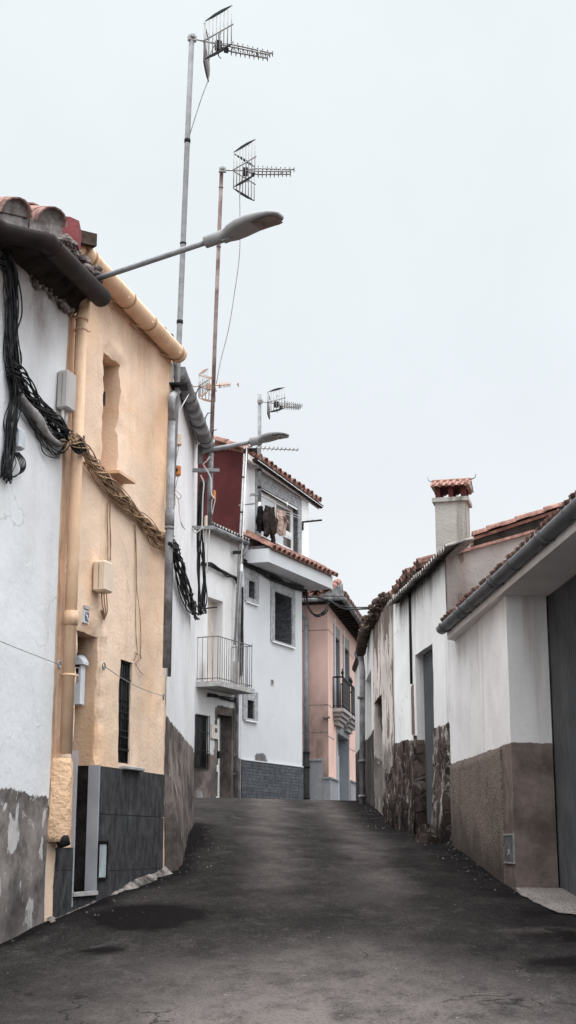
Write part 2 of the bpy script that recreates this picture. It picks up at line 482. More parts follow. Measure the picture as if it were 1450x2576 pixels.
M['grey_pale'] = mottled('pale_fibre_pipe', (.15, .148, .15), (.34, .34, .35), 5, .85, bump=.3, streak=.5)
M['tile_old'] = mottled('terracotta_weathered', (.05, .038, .034), (.34, .19, .15), 8, .9, bump=.5)
M['tile_dark'] = mottled('terracotta_blackened', (.022, .02, .018), (.10, .07, .055), 6, .95, bump=.6)
M['mortar'] = mottled('mortar_plug', (.15, .13, .125), (.34, .31, .3), 12, .95, bump=.7)
M['grit'] = mottled('grit', (.02, .018, .017), (.17, .155, .145), 3.5, .95, bump=.3)
M['debris'] = mottled('crumbled_eave_mortar', (.05, .04, .038), (.3, .25, .235), 11, .95, bump=.9)
M['brown_zinc'] = mottled('brown_painted_zinc', (.014, .010, .010), (.034, .022, .021), 5, .72, bump=.1, spec=.15)
M['yellow_pipe'] = mottled('ochre_painted_pipe', (.62, .40, .255), (.74, .51, .345), 3, .6, bump=.1, streak=.25)
M['yellow_cable'] = mottled('ochre_painted_cable', (.19, .12, .078), (.52, .36, .235), 9, .75, bump=.2)
M['yellow_lump'] = plaster('ochre_rough_render', (.76, .51, .33), dirt_and_shade=(.2, .12, .07), base2=(.78, .50, .30), streak=.7, bump=.8, bscale=16, bdist=.045, seed=20)
M['yellow_joint'] = mottled('ochre_pipe_joint', (.26, .155, .09), (.48, .31, .19), 6, .75, bump=.2)
M['stone_pale'] = mottled('balcony_stone', (.30, .275, .265), (.42, .39, .375), 4, .9, bump=.2)
M['grey_pvc'] = mottled('stained_grey_pipe', (.11, .105, .107), (.30, .30, .31), 4, .75, bump=.2, streak=.6)
M['grey_gutter'] = mottled('stained_fibre_gutter', (.09, .088, .09), (.33, .33, .34), 5, .8, bump=.3, streak=.3)
M['zinc'] = mottled('grey_zinc_gutter', (.075, .077, .082), (.125, .128, .135), 4, .5, metal=0, bump=.08, spec=.25)
M['galv'] = mottled('galvanised_steel', (.19, .192, .20), (.29, .292, .30), 8, .6, metal=.15, bump=.08)
M['rust'] = mottled('rusty_steel', (.10, .055, .05), (.27, .22, .21), 3.5, .75, bump=.2)
M['alu'] = mottled('dull_aluminium', (.25, .245, .245), (.36, .355, .355), 12, .5, metal=.2, bump=.05)
M['black'] = mottled('black_plastic', (.014, .014, .015), (.03, .03, .032), 9, .6, bump=.1)
M['cable'] = mottled('black_cable', (.010, .010, .011), (.045, .045, .048), 14, .6, bump=.1)
M['cable_grey'] = mottled('grey_cable', (.18, .17, .165), (.34, .33, .32), 8, .7, bump=.1)
M['white_cable'] = mottled('white_cable', (.5, .48, .46), (.64, .62, .6), 8, .6, bump=.1)
M['lamp_grey'] = mottled('lamp_grey_paint', (.215, .21, .21), (.25, .245, .245), 2, .55, bump=.04)
M['lens'] = mottled('lamp_lens', (.12, .09, .08), (.24, .19, .17), 7, .18, bump=.02, spec=.6)
M['box_grey'] = mottled('greige_plastic', (.42, .385, .37), (.48, .445, .43), 3, .55, bump=.05)
M['box_white'] = mottled('white_plastic', (.66, .65, .64), (.74, .73, .72), 3, .5, bump=.05)
M['box_pale'] = mottled('pale_grey_plastic', (.42, .45, .48), (.55, .57, .6), 4, .55, bump=.05)
M['box_cream'] = mottled('cream_plastic', (.64, .52, .40), (.72, .6, .48), 3, .6, bump=.05)
M['orange'] = mottled('orange_plastic', (.45, .15, .045), (.6, .22, .07), 4, .6, bump=.05)
M['orange_pale'] = mottled('faded_orange_plastic', (.36, .20, .13), (.48, .31, .22), 4, .6, bump=.05)
M['mail_white'] = mottled('mailbox_white', (.66, .69, .74), (.74, .77, .81), 3, .4, bump=.03)
M['iron'] = mottled('black_iron', (.012, .012, .013), (.035, .034, .034), 9, .6, bump=.2)
M['iron_grey'] = mottled('weathered_grey_iron', (.10, .095, .095), (.24, .23, .23), 7, .7, bump=.2)
M['pvc_white'] = mottled('white_window_frame', (.72, .72, .72), (.8, .8, .8), 3, .4, bump=.02)
M['blind'] = mottled('cream_blind', (.60, .53, .48), (.70, .63, .58), 4, .65, bump=.05)
M['sill'] = mottled('stone_sill', (.30, .285, .28), (.46, .44, .43), 7, .85, bump=.4)
M['metal_strip'] = mottled('aluminium_strip', (.36, .37, .41), (.44, .45, .49), 3, .5, metal=.2, bump=.03)
M['roller'] = mottled('grey_corrugated_metal', (.070, .072, .074), (.11, .112, .116), 2, .8, metal=0, bump=.08, streak=.35)
M['door_pale'] = mottled('pale_blue_grey_door', (.42, .46, .49), (.5, .54, .57), 3, .5, bump=.05)
M['hatch'] = mottled('meter_hatch', (.30, .35, .37), (.45, .5, .52), 14, .55, bump=.3, streak=.4)
M['hatch_dark'] = mottled('meter_hatch_grimy', (.05, .05, .05), (.14, .142, .145), 9, .6, bump=.3, streak=.4)
M['fur_black'] = mottled('black_fur', (.008, .008, .008), (.022, .02, .02), 30, .95, bump=1.0)
M['fur_brown'] = mottled('dark_brown_fur', (.012, .009, .008), (.042, .031, .028), 26, .95, bump=1.0)
M['fur_beige'] = mottled('beige_fur', (.24, .165, .135), (.48, .36, .31), 22, .95, bump=1.0)
M['wood_dark'] = mottled('dark_eave_boards', (.018, .015, .013), (.05, .042, .038), 6, .9, bump=.5)
M['soffit'] = mottled('eave_soffit', (.72, .685, .67), (.82, .79, .775), 2, .9, bump=.1)
M['soffit_white'] = mottled('white_soffit', (.56, .55, .55), (.64, .63, .63), 2, .9, bump=.1)
M['corr'] = mottled('fibre_cement_sheet', (.10, .09, .085), (.30, .28, .265), 8, .9, bump=.5)
M['blue_ink'] = mottled('blue_grey_digit', (.08, .10, .15), (.12, .14, .2), 8, .5, bump=.02)
M['plate'] = mottled('glazed_number_tile', (.62, .63, .66), (.7, .71, .73), 8, .3, bump=.02)

def mk_tiles():
    t = NT('dark_slate_tile')
    n = t.noise(7, 10, .78, t.map((2.2, 2.2, .9)))
    col = t.mix(t.ramp(n, .36, .66), (.022, .022, .024), (.078, .078, .084))
    col = t.mix(t.math('MULTIPLY', t.ramp(t.noise(26, 4, .75, t.map((1.5, 1.5, .6))), .57, .68), .45), col, (.12, .12, .125))
    col = t.mix(t.math('MULTIPLY', t.ramp(t.noise(1.4, 8, .75, t.map((6, 6, .45))), .58, .72), .4), col, (.17, .163, .165))
    t.bump(t.noise(45, 5, .7), .25, .006)
    return t.done(col, t.ramp(n, .3, .7, .45, .68), 0, .14)
M['slate'] = mk_tiles()
def mk_black_tile():
    t = NT('polished_black_tile')
    col = t.mix(t.ramp(t.noise(5, 8, .7), .4, .75), (.010, .009, .009), (.035, .032, .031))
    return t.done(col, .5, 0, .1)
M['tile_black'] = mk_black_tile()
def mk_glass():
    t = NT('dark_window_glass')
    col = t.mix(t.ramp(t.noise(2.5, 3), .4, .6), (.012, .012, .013), (.03, .029, .029))
    return t.done(col, .15, 0, .25)
M['glass'] = mk_glass()
M['glass_pale'] = mottled('window_glass_painted_sky', (.48, .5, .52), (.6, .62, .64), .8, .15, bump=0.0, spec=.6)  # sky reflection painted as a pale pane colour
M['glass_brown'] = mottled('window_glass_dim_room', (.055, .04, .036), (.10, .075, .065), 1.5, .15, bump=0.0, spec=.5)

def mk_rubble():
    t = NT('rubble_masonry')
    sx = t.N('ShaderNodeSeparateXYZ'); t.L(t.tc, sx.inputs[0])
    cb = t.N('ShaderNodeCombineXYZ'); t.L(t.math('MULTIPLY', sx.outputs[1], 3.6), cb.inputs[0]); t.L(t.math('MULTIPLY', sx.outputs[2], 5.2), cb.inputs[1]); t.L(t.math('MULTIPLY', sx.outputs[0], 3.0), cb.inputs[2])
    wob = t.N('ShaderNodeTexNoise'); t.L(cb.outputs[0], wob.inputs['Vector']); wob.inputs['Scale'].default_value = 1.6; wob.inputs['Detail'].default_value = 4
    ad = t.N('ShaderNodeVectorMath', operation='MULTIPLY_ADD'); t.L(wob.outputs['Color'], ad.inputs[0]); ad.inputs[1].default_value = (.45, .45, .2); t.L(cb.outputs[0], ad.inputs[2])
    vo = t.N('ShaderNodeTexVoronoi', feature='DISTANCE_TO_EDGE'); vo.inputs['Scale'].default_value = 1.0; t.L(ad.outputs[0], vo.inputs['Vector'])
    vc = t.N('ShaderNodeTexVoronoi'); vc.inputs['Scale'].default_value = 1.0; t.L(ad.outputs[0], vc.inputs['Vector'])
    sc = t.N('ShaderNodeSeparateColor'); t.L(vc.outputs['Color'], sc.inputs[0])
    n = t.noise(9, 9, .75)
    stone = t.mix(sc.outputs[0], (.028, .021, .019), (.135, .10, .087))
    stone = t.mix(t.math('MULTIPLY', t.ramp(n, .4, .68), .7), stone, t.mix(sc.outputs[1], (.02, .016, .015), (.19, .15, .13)))
    mort = t.mix(t.ramp(t.noise(4, 8, .7), .40, .62), (.025, .02, .018), (.22, .185, .168))
    e = t.ramp(t.math('ADD', vo.outputs['Distance'], t.math('MULTIPLY', t.math('SUBTRACT', t.noise(16, 7, .75), .5), .22)), .03, .10)
    col = t.mix(e, mort, stone)
    st = t.noise(2.4, 10, .72, t.map((1, 1.25, .95)), .4)
    wh = t.ramp(t.math('ADD', st, t.math('MULTIPLY', t.attr('m'), .12)), .585, .61)
    plas = t.mix(t.ramp(t.noise(6, 8, .7), .35, .65), (.16, .13, .118), (.52, .475, .45))
    col = t.mix(wh, col, plas)
    col = t.mix(t.math('MULTIPLY', t.ramp(t.noise(1.7, 9, .7, t.map((1, 1.4, .65), (3, 3, 3))), .5, .62), .8), col, (.016, .013, .012))
    col = t.mix(t.math('MULTIPLY', t.attr('d'), .85, None, True), col, (.016, .0135, .0125))
    h = t.math('ADD', t.math('MULTIPLY', e, .9), t.math('ADD', t.math('MULTIPLY', n, .9), t.math('MULTIPLY', wh, .7)))
    t.bump(h, .8, .045)
    return t.done(col, .95, 0, .0)
M['rubble'] = mk_rubble()

def mk_road():
    t = NT('worn_asphalt')
    d = t.attr('d'); m = t.attr('m')
    big = t.noise(1.2, 9, .70, t.map((1.0, .55, 1)), .6)
    mid = t.noise(5, 9, .75, t.map((1, .6, 1)), .3)
    fine = t.noise(32, 5, .75)
    grit = t.noise(95, 2, .6)
    base = t.mix(t.ramp(big, .28, .72), (.020, .0182, .0178), (.044, .039, .0375))
    base = t.mix(t.math('MULTIPLY', t.ramp(mid, .5, .66), .55), base, (.085, .076, .074))
    base = t.mix(t.math('MULTIPLY', t.ramp(t.noise(7.5, 8, .78, t.map((1, .5, 1), (7, 3, 0)), .5), .53, .68), .5), base, (.014, .013, .013))
    # lighter, dustier wear
    mm = t.math('MULTIPLY', m, t.ramp(t.noise(3.2, 9, .74, t.map((1, .6, 1), (2, 9, 0))), .30, .60, .25, 1.2), None, True)
    col = t.mix(mm, base, (.132, .114, .107))
    # damp, grime and contact darkening along the wall feet
    dd = t.math('MULTIPLY', d, t.ramp(t.noise(3.6, 9, .72, t.map((1, .7, 1), (5, 1, 0)), .4), .26, .64, .55, 1.08), None, True)
    col = t.mix(dd, col, (.0075, .0068, .0066))
    # hairline cracks
    vo = t.N('ShaderNodeTexVoronoi', feature='DISTANCE_TO_EDGE'); vo.inputs['Scale'].default_value = 1.1
    wob = t.N('ShaderNodeTexNoise'); t.L(t.tc, wob.inputs['Vector']); wob.inputs['Scale'].default_value = 2.6; wob.inputs['Detail'].default_value = 7
    ad = t.N('ShaderNodeVectorMath', operation='MULTIPLY_ADD'); t.L(wob.outputs['Color'], ad.inputs[0]); ad.inputs[1].default_value = (.9, .9, 0); t.L(t.map((1, .8, 1)), ad.inputs[2])
    t.L(ad.outputs[0], vo.inputs['Vector'])
    ck = t.math('MULTIPLY', t.ramp(vo.outputs['Distance'], .004, .018, 1, 0), t.ramp(t.noise(.8, 3), .52, .6))
    col = t.mix(t.math('MULTIPLY', ck, .75), col, (.008, .0075, .0075))
    # aggregate: dark pits and pale chips
    dry = t.math('SUBTRACT', 1.0, t.math('MULTIPLY', dd, .8))
    col = t.mix(t.math('MULTIPLY', t.ramp(fine, .54, .64), .45), col, mul((.03, .028, .028), .35))
    col = t.mix(t.math('MULTIPLY', t.ramp(fine, .44, .34), t.math('MULTIPLY', dry, .26)), col, (.16, .145, .14))
    col = t.mix(t.math('MULTIPLY', t.ramp(grit, .60, .70), t.math('MULTIPLY', dry, .36)), col, (.24, .22, .21))
    col = t.mix(t.math('MULTIPLY', t.ramp(grit, .42, .34), .55), col, (.008, .008, .008))
    sp = t.ramp(t.noise(17, 3, .6), .72, .735)
    col = t.mix(t.math('MULTIPLY', sp, t.math('MULTIPLY', dry, .5)), col, (.30, .27, .26))
    t.bump(t.math('ADD', t.math('ADD', fine, t.math('MULTIPLY', grit, .6)), t.math('MULTIPLY', mid, 1.2)), .7, .02)
    return t.done(col, .95, 0, .02)
M['road'] = mk_road()
M['apron'] = speckle('concrete_apron', (.12, .104, .10), (.25, .224, .21), 70, .95, .3)
M['ground'] = mottled('bare_ground', (.10, .09, .08), (.16, .145, .13), .5, .95, bump=.3)
# ------------------------------------------------------------------ terrain
def interp(tab, x):
    if x <= tab[0][0]: return tab[0][1]
    for i in range(len(tab) - 1):
        (x0, y0), (x1, y1) = tab[i], tab[i + 1]
        if x <= x1:
            xm, ym = tab[max(i - 1, 0)]; xp, yp = tab[min(i + 2, len(tab) - 1)]
            t = (x - x0) / (x1 - x0); h = x1 - x0
            m0 = (y1 - ym) / (x1 - xm); m1 = (yp - y0) / (xp - x0)
            return (2 * t ** 3 - 3 * t * t + 1) * y0 + (t ** 3 - 2 * t * t + t) * h * m0 + (-2 * t ** 3 + 3 * t * t) * y1 + (t ** 3 - t * t) * h * m1
    return tab[-1][1]
ZL = [(-300, -3.2), (-30, -2.6), (0, -1.65), (5, -1.33), (8, -1.03), (10.8, -.775), (11.85, -.607), (14.5, -.258), (18.5, .27), (22, .60), (26, .85), (28, .925), (30, .955), (34, .96), (60, .95), (400, .95)]
ZR = [(-300, -3.2), (-30, -2.6), (0, -1.65), (5, -1.33), (8, -1.03), (13.5, -.42), (17.2, .01), (21.5, .29), (24.5, .62), (27, .80), (29, .90), (31, .945), (34, .96), (60, .95), (400, .95)]
def ss(a, b, x):
    t = max(0, min(1, (x - a) / (b - a))); return t * t * (3 - 2 * t)
def road_z(X, Y):
    t = ss(-1.7, 1.9, X)
    return interp(ZL, Y) * (1 - t) + interp(ZR, Y) * t + CZ
def G(x, y):
    d = 6.0
    r = ray(x, y)
    while d < 60:
        p = r * (d / r.y) + V((0, 0, CZ))
        if p.z <= road_z(p.x, p.y): return p
        d += .02
    return p

# ------------------------------------------------------------------ wall planes
def xy(p): return (p.x, p.y)
pA0, pA1 = P(0, 2370, 11.1), P(112, 2305, 11.85)
pY1 = P(408, 2192, 14.5); pB1 = P(484, 2060, 18.5)
WA = Wall(xy(pA0), xy(pA1), 1)
WY = Wall(xy(pA1), xy(pY1), 1)
WB = Wall(xy(pY1), xy(pB1), 1)
pC = P(605, 2015, 33)
WC = Wall(xy(pC), (pC.x + .45, pC.y + 1), 1)
pF = P(827, 1900, 40)
WFl = Wall(xy(pF), (pF.x - 1, pF.y + .3), -1)
WFr = Wall(xy(pF), (pF.x + .16, pF.y + 1), 1)
pE0, pE1 = P(1300, 2246, 13.5), P(1140, 2125, 17.2)
WE = Wall(xy(pE0), xy(pE1), -1)
WG = Wall(xy(pE1), (pE1.x - .1, pE1.y + 1), -1)
uH = WG.hit(994, 1900)[0]
pH = WG.pt(uH, 0)
pI1 = P(944, 2035, 24.6); pJ1 = P(914, 2018, 28.5)
WI = Wall(xy(pH), xy(pI1), -1)
WJ = Wall(xy(pI1), xy(pJ1), -1)

# ------------------------------------------------------------------ road and ground
def seg_dist(p, a, b):
    ax, ay = a; bx, by = b; dx, dy = bx - ax, by - ay
    t = max(0, min(1, ((p[0] - ax) * dx + (p[1] - ay) * dy) / (dx * dx + dy * dy)))
    return math.hypot(p[0] - ax - t * dx, p[1] - ay - t * dy)
LEFT = [xy(pA0), xy(pA1), xy(pY1), xy(pB1)]
RIGHT = [xy(pE0), xy(pE1), xy(pH), xy(pI1), xy(pJ1)]
def ell(x, y, c, rx, ry, soft=.5):
    q = math.hypot((x - c[0]) / rx, (y - c[1]) / ry)
    return 1 - ss(1 - soft, 1 + soft * .4, q)
pst4 = G(1425, 2422); pst = G(365, 2306); pst2 = G(262, 2392); pst3 = G(1120, 2215)
def road_d(x, y):
    n = fbm((x, y, 0), 1.3)
    dl = min(seg_dist((x, y), LEFT[i], LEFT[i + 1]) for i in range(3)); dr = min(seg_dist((x, y), RIGHT[i], RIGHT[i + 1]) for i in range(4))
    v = .9 * (1 - ss(.1, .75 + .3 * n, dl)) * ss(12.6, 14, y) + .95 * (1 - ss(.15, 1.0 + .5 * n, dr))  # contact darkening painted into the road along the walls
    v = max(v, (.33 + .5 * n) * ss(9.4, 12.5, y + .8 * n) * (1 - .6 * ss(20, 27, y)), (.55 + .45 * n) * ss(.4, 1.5, x + .3 * n) * ss(9, 11.5, y))
    v = max(v, ell(x + .16 * n + .10 * fbm((x, y, 2), 5), y + .22 * fbm((x, y, 8), 2.5), (pst.x, pst.y), .58, .70, .75) * 2.0, ell(x + .08 * fbm((x, y, 1), 6), y + .1 * n, (pst2.x, pst2.y), .17, .14) * 1.6, ell(x + .25 * fbm((x, y, 4), 3), y + .25 * fbm((x, y, 6), 3), (pst4.x, pst4.y), .36, .4, .9) * 1.3, ell(x + .2 * n, y, (pst3.x, pst3.y), .55, 1.0, .8) * .7)
    v += .35 * (1 - ss(.0, .5, abs(x + .55 + .3 * n))) * ss(9, 12, y) * (1 - ss(15, 18, y)) * .6
    v += .55 * ss(1.5, 2.5, x + .3 * n) * ss(8, 9, y) * (1 - ss(12.5, 13, y))
    v += .42 * (1 - ss(9, 11, y)) * ss(-.3, -1.5, x + .4 * n)
    v += .9 * (1 - ss(.0, .28 + .25 * n, min(seg_dist((x, y), LEFT[i], LEFT[i + 1]) for i in range(3))))
    return v
pm1, pm2 = G(1365, 2338), G(745, 2037)
wheel = [-.15, .95]
def road_m(x, y):
    n = fbm((x, y, 3), 1.8)
    v = ell(x, y + .15 * n, (pm1.x + .15, pm1.y), .55, .14, .5) * .8
    v = max(v, ell(x, y, (pm2.x, pm2.y), .75, .5, .8) * .45)
    v = max(v, (.85 + .3 * n) * ell(x + .25 * n, y + .3 * n, (.05, 8.6), 1.7, 2.4, .9), .55 * ell(x + .25 * n, y, (.25, 10.2), .9, 1.2, .9))
    for w in wheel: v = max(v, .52 * (1 - ss(.05, .45, abs(x - w - .25 * n + .02 * (y - 14)))) * ss(12, 15, y))
    return v
mb = MB()
xs = [-14, -9, -6, -4] + [-3 + .1 * i for i in range(64)] + [4, 6, 9, 14]
ys = [-30, -20, -12, -6, -2, 1, 3, 5, 6.5] + [7 + .1 * i for i in range(110)] + [18 + .3 * i for i in range(60)] + [36.5, 39, 43, 48, 55, 65, 80]
ids = []
for y in ys:
    row = []
    for x in xs:
        z = road_z(x, y) + .008 * fbm((x, y, 0), 1.1) + .006 * n3((x, y, 0), 4)
        row.append(mb.vert((x, y, z), road_m(x, y) if 7 < y < 40 else 0, road_d(x, y) if 7 < y < 40 else 0))
    ids.append(row)
for j in range(len(ys) - 1):
    for i in range(len(xs) - 1): mb.face([ids[j][i], ids[j][i + 1], ids[j + 1][i + 1], ids[j + 1][i]], True)
obj('road', mb, M['road'], kind='structure')
mb = MB()
gx = [-400, -150, -60, -25, -10, 0, 10, 25, 60, 150, 400]; gy = [-400, -150, -60, -25, -10, 0, 5, 10, 15, 20, 25, 30, 40, 80, 150, 400]
mb.grid(lambda a, b: V((0, 0, 0)), 0, 0) if False else None
ids = [[mb.vert((x, y, road_z(0, y) - .25)) for x in gx] for y in gy]
for j in range(len(gy) - 1):
    for i in range(len(gx) - 1): mb.face([ids[j][i], ids[j][i + 1], ids[j + 1][i + 1], ids[j + 1][i]])
obj('ground', mb, M['ground'], kind='structure')
# concrete apron in front of the garage
mb = MB()
ap = [G(1297, 2247), G(1345, 2272), G(1405, 2300), G(1500, 2310), G(1700, 2330)]
bk = [WE.pt(0.02, 0, 0), WE.pt(-.05, 0, -.45), WE.pt(-.4, 0, -.45), WE.pt(-1.2, 0, -.45), WE.pt(-2.2, 0, -.45)]
N = 24
def apf(a, b):
    k = a * 4; i = min(int(k), 3); f = k - i
    p = ap[i].lerp(ap[i + 1], f); q = bk[i].lerp(bk[i + 1], f)
    r = p.lerp(q, b)
    e = .02 * fbm((r.x, r.y, 2), 6) * (1 - b)
    zb = road_z(r.x, r.y) + .012 + .03 * ss(0, .3, b)
    return V((r.x + e * 2, r.y + e, zb + .004 * n3((r.x, r.y, 0), 9)))
mb.grid(apf, 40, 12)
o = obj('pavement', mb, M['apron'], kind='structure')
# rough cement fillet along the foot of the yellow house
mb = MB()
def sk(a, b):
    u = a * (WY.L + .15)
    n = fbm((u * 3, 1, 0), 1.5)
    wid = max(.02, .02 + .10 * ss(.8, 2.3, u) + .09 * n) * (1 - .5 * ss(WY.L - .1, WY.L + .15, u))
    p = WY.pt(u, 0, .02 + wid * b)
    z = road_z(p.x, p.y)
    return V((p.x, p.y, z + (1 - b) ** 1.3 * (.02 + .045 * ss(.8, 2.4, u) + .03 * n) - .006 * b + .008 * n3((p.x, p.y, 1), 12)))
mb.grid(sk, 70, 8)
obj('pavement', mb, M['skirt'], kind='structure')

# ------------------------------------------------------------------ helpers for house parts
def wbox(mb, wall, u0, u1, z0, z1, w0, w1):
    mb.box(wall.pt(u0, z0, w0), wall.u * (u1 - u0), wall.n * (w1 - w0), V((0, 0, z1 - z0)))
def frame(mb, wall, u0, u1, z0, z1, t, w0, w1):
    wbox(mb, wall, u0, u0 + t, z0, z1, w0, w1); wbox(mb, wall, u1 - t, u1, z0, z1, w0, w1)
    wbox(mb, wall, u0 + t, u1 - t, z0, z0 + t, w0, w1); wbox(mb, wall, u0 + t, u1 - t, z1 - t, z1, w0, w1)
def pane(mb, wall, u0, u1, z0, z1, w):
    mb.quad(wall.pt(u0, z0, w), wall.pt(u1, z0, w), wall.pt(u1, z1, w), wall.pt(u0, z1, w))
def corrugated(mb, wall, u0, u1, z0, z1, w, pitch=.06, amp=.012, seg=6):
    n = int((u1 - u0) / pitch) * 4
    prof = (0, 0, -2 * amp, -2 * amp); off = (0, .62, .72, .90)
    for i in range(n):
        a = u0 + (i // 4 + off[i % 4]) * pitch; b = u0 + ((i + 1) // 4 + off[(i + 1) % 4]) * pitch
        wa, wb = w + prof[i % 4], w + prof[(i + 1) % 4]
        mb.quad(wall.pt(a, z0, wa), wall.pt(b, z0, wb), wall.pt(b, z1, wb), wall.pt(a, z1, wa))
def gutter(parent, path, r, mat, collars=(), brackets=None, a0=-.15, a1=PI + .15, name='gutter', cap=True):
    mb = MB(); mb.arc_sweep(path, r, a0, a1, 12)
    g = obj(name, mb, mat, parent)
    mb = MB()
    P0 = [V(p) for p in path]
    for t in collars:
        L = t * (len(P0) - 1); i = min(int(L), len(P0) - 2); f = L - i
        c = P0[i].lerp(P0[i + 1], f); tg = (P0[i + 1] - P0[i]).normalized()
        mb.arc_sweep([c - tg * .015, c + tg * .015], r + .007, a0, a1, 12, thick=.012)
    if collars: pieces('gutter_joint', mb, M['yellow_joint'] if mat is M['yellow_pipe'] else mat, g)
    return g

# ================================================================== 1  NEAR WHITE HOUSE (left)
zA_top = CZ + 4.82
ROOT = thing('white_house', 'near white plastered house at the left edge with peeling grey dado and dark gutter', 'house', WA.pt(0, 0.4))
_, zpa = WA.hit(0, 1988); _, zpb = WA.hit(108, 2003)
def mA(u, z): return max(-.6, min(2.0, zpa + (zpb - zpa) * u / WA.L - z))
def dA(u, z):
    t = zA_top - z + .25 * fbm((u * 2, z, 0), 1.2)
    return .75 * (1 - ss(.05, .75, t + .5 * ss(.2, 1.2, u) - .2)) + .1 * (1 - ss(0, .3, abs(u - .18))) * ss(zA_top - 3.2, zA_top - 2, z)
def dispA(u, z): return .018 * fbm((u, z, 0), 1.2) + .006 * fbm((u, z, 4), 6)
mb = MB(); facade(mb, WA, -5, WA.L - .002, -.3, zA_top, step=.09 if False else .1, disp=dispA, mfun=mA, dfun=dA)
shell(mb, WA, -5, WA.L - .002, -.3, zA_top, 5)
obj('wall', mb, M['white_a'], ROOT)
gA = [P(0, 577, 10.27), P(112, 602, 10.52), P(138, 624, 10.7), P(256, 748, 11.9)]
gA = [V((gA[0].x - .6, gA[0].y - 2.2, gA[0].z)), V((gA[0].x - .1, gA[0].y - .25, gA[0].z))] + gA[0:1] + gA[1:]
gA = [gA[0], gA[1], gA[2], gA[3], gA[5], gA[5]]
g = gutter(ROOT, gA, .094, M['brown_zinc'], collars=(.62, .945), a0=-.3, a1=PI + .3)
mb = MB(); mb.tube([WA.pt(WA.L - .35, gA[5].z + .0, -.02), WA.pt(WA.L - .25, gA[5].z - .03, .18), gA[5] + V((-.1, -.2, -.085))], .009, 5)
mb.tube([WA.pt(WA.L - .12, gA[5].z + .05, -.02), gA[5] + V((-.05, -.25, -.08))], .012, 5)
pieces('gutter_bracket', mb, M['black'], g)
# rough underside of the eave
mb = MB()
for a, b in zip(gA[:-1], gA[1:]):
    ua = (a - WA.A).dot(WA.u); ub = (b - WA.A).dot(WA.u)
    n_ = max(3, int((b - a).length / .05))
    def und(s_, t_):
        p = (a + V((0, 0, .03))).lerp(b + V((0, 0, .03)), s_); q = WA.pt(ua + (ub - ua) * s_, zA_top - .10, -.03)
        r_ = p.lerp(q, t_); k_ = .03 * fbm((r_.x, r_.y, 0), 7) * math.sin(PI * t_) + .035 * max(0, math.sin((ua + (ub - ua) * s_) * 2 * PI / .26)) * math.sin(PI * min(1, t_ * 1.2))
        return r_ + V((0, 0, k_))
    mb.grid(und, n_, 10)
obj('eave_boards', mb, M['wood_dark'], ROOT)
mb = MB()
s2 = V((-.93, .25, .33))
up = V((0, 0, .10))
for a, b in zip(gA[:-1], gA[1:]): mb.quad(a + up + s2 * .3, b + up + s2 * .3, b + up + s2 * 5, a + up + s2 * 5)
obj('roof', mb, M['tile_old'], ROOT)
rf = bpy.data.objects[-1] if False else None
mb, pl = MB(), MB()
e1 = (gA[3] - gA[2]).normalized()
s1 = V((-e1.y, e1.x, 0)).normalized() * .9 + V((0, 0, .42))
tile_roof(mb, gA[2] - e1 * .82 + V((0, 0, .10)), gA[3] + e1 * .04 + V((0, 0, .11)), s1, pitch=.29, courses=2, L=.5, r=.145, seed=4, jit=.014, plug=pl, channel=False)
for k in range(24):
    a = gA[2] - e1 * .9; b = gA[3] + e1 * .12; p = a.lerp(b, k / 23.0); q = a.lerp(b, (k + 1) / 23.0); z0_, z1_ = .05, .175 + .035 * noise.noise(V((k * .9, 3, 1)))
    f_ = V((0, 0, 0)) - s1 * (-.035 + .02 * noise.noise(V((k * 1.3, 0, 0)))); pl.quad(p + f_ + V((0, 0, z0_)), q + f_ + V((0, 0, z0_)), q + f_ + V((0, 0, z1_)), p + f_ + V((0, 0, z1_)))
    pl.quad(p + f_ + V((0, 0, z1_)), q + f_ + V((0, 0, z1_)), q + s1 * .4 + V((0, 0, .08)), p + s1 * .4 + V((0, 0, .08)))
obj('roof_tiles', mb, M['tile_pink'], ROOT); obj('tile_mortar', pl, M['mortar'], ROOT)
mb = MB()
e2 = (gA[5] - gA[4]).normalized()
tile_roof(mb, gA[4] + e2 * .22 + V((-.14, 0, .12)), gA[5] + e2 * .02 + V((-.2, 0, .10)), V((-.93, .25, .3)), pitch=.2, courses=2, L=.45, r=.085, seed=5, jit=.03)
obj('roof_tiles', mb, M['tile_dark'], ROOT, )
mb = MB()   # patched oxblood tile at the corner
c = P(166, 584, 11.3)
rnd = random.Random(3)
mb.loft([[c + V((x * q, y * q - .1 + .25 * k, z * q)) for x, y, z in ((-.14, 0, -.12), (.12, 0, -.15), (.13, 0, .06), (.05, 0, .10), (-.1, 0, .11))] for k, q in ((0, 1), (1, .9))], smooth=False)
obj('roof_patch', mb, M['red_patch'], ROOT)
mb = MB(); c = P(214, 596, 11.6); mb.box(c + V((-.09, -.1, -.08)), V((.2, .1, -.01)), V((-.1, .3, .1)), V((0, 0, .12))); obj('roof_slab', mb, M['tile_dark'], ROOT)
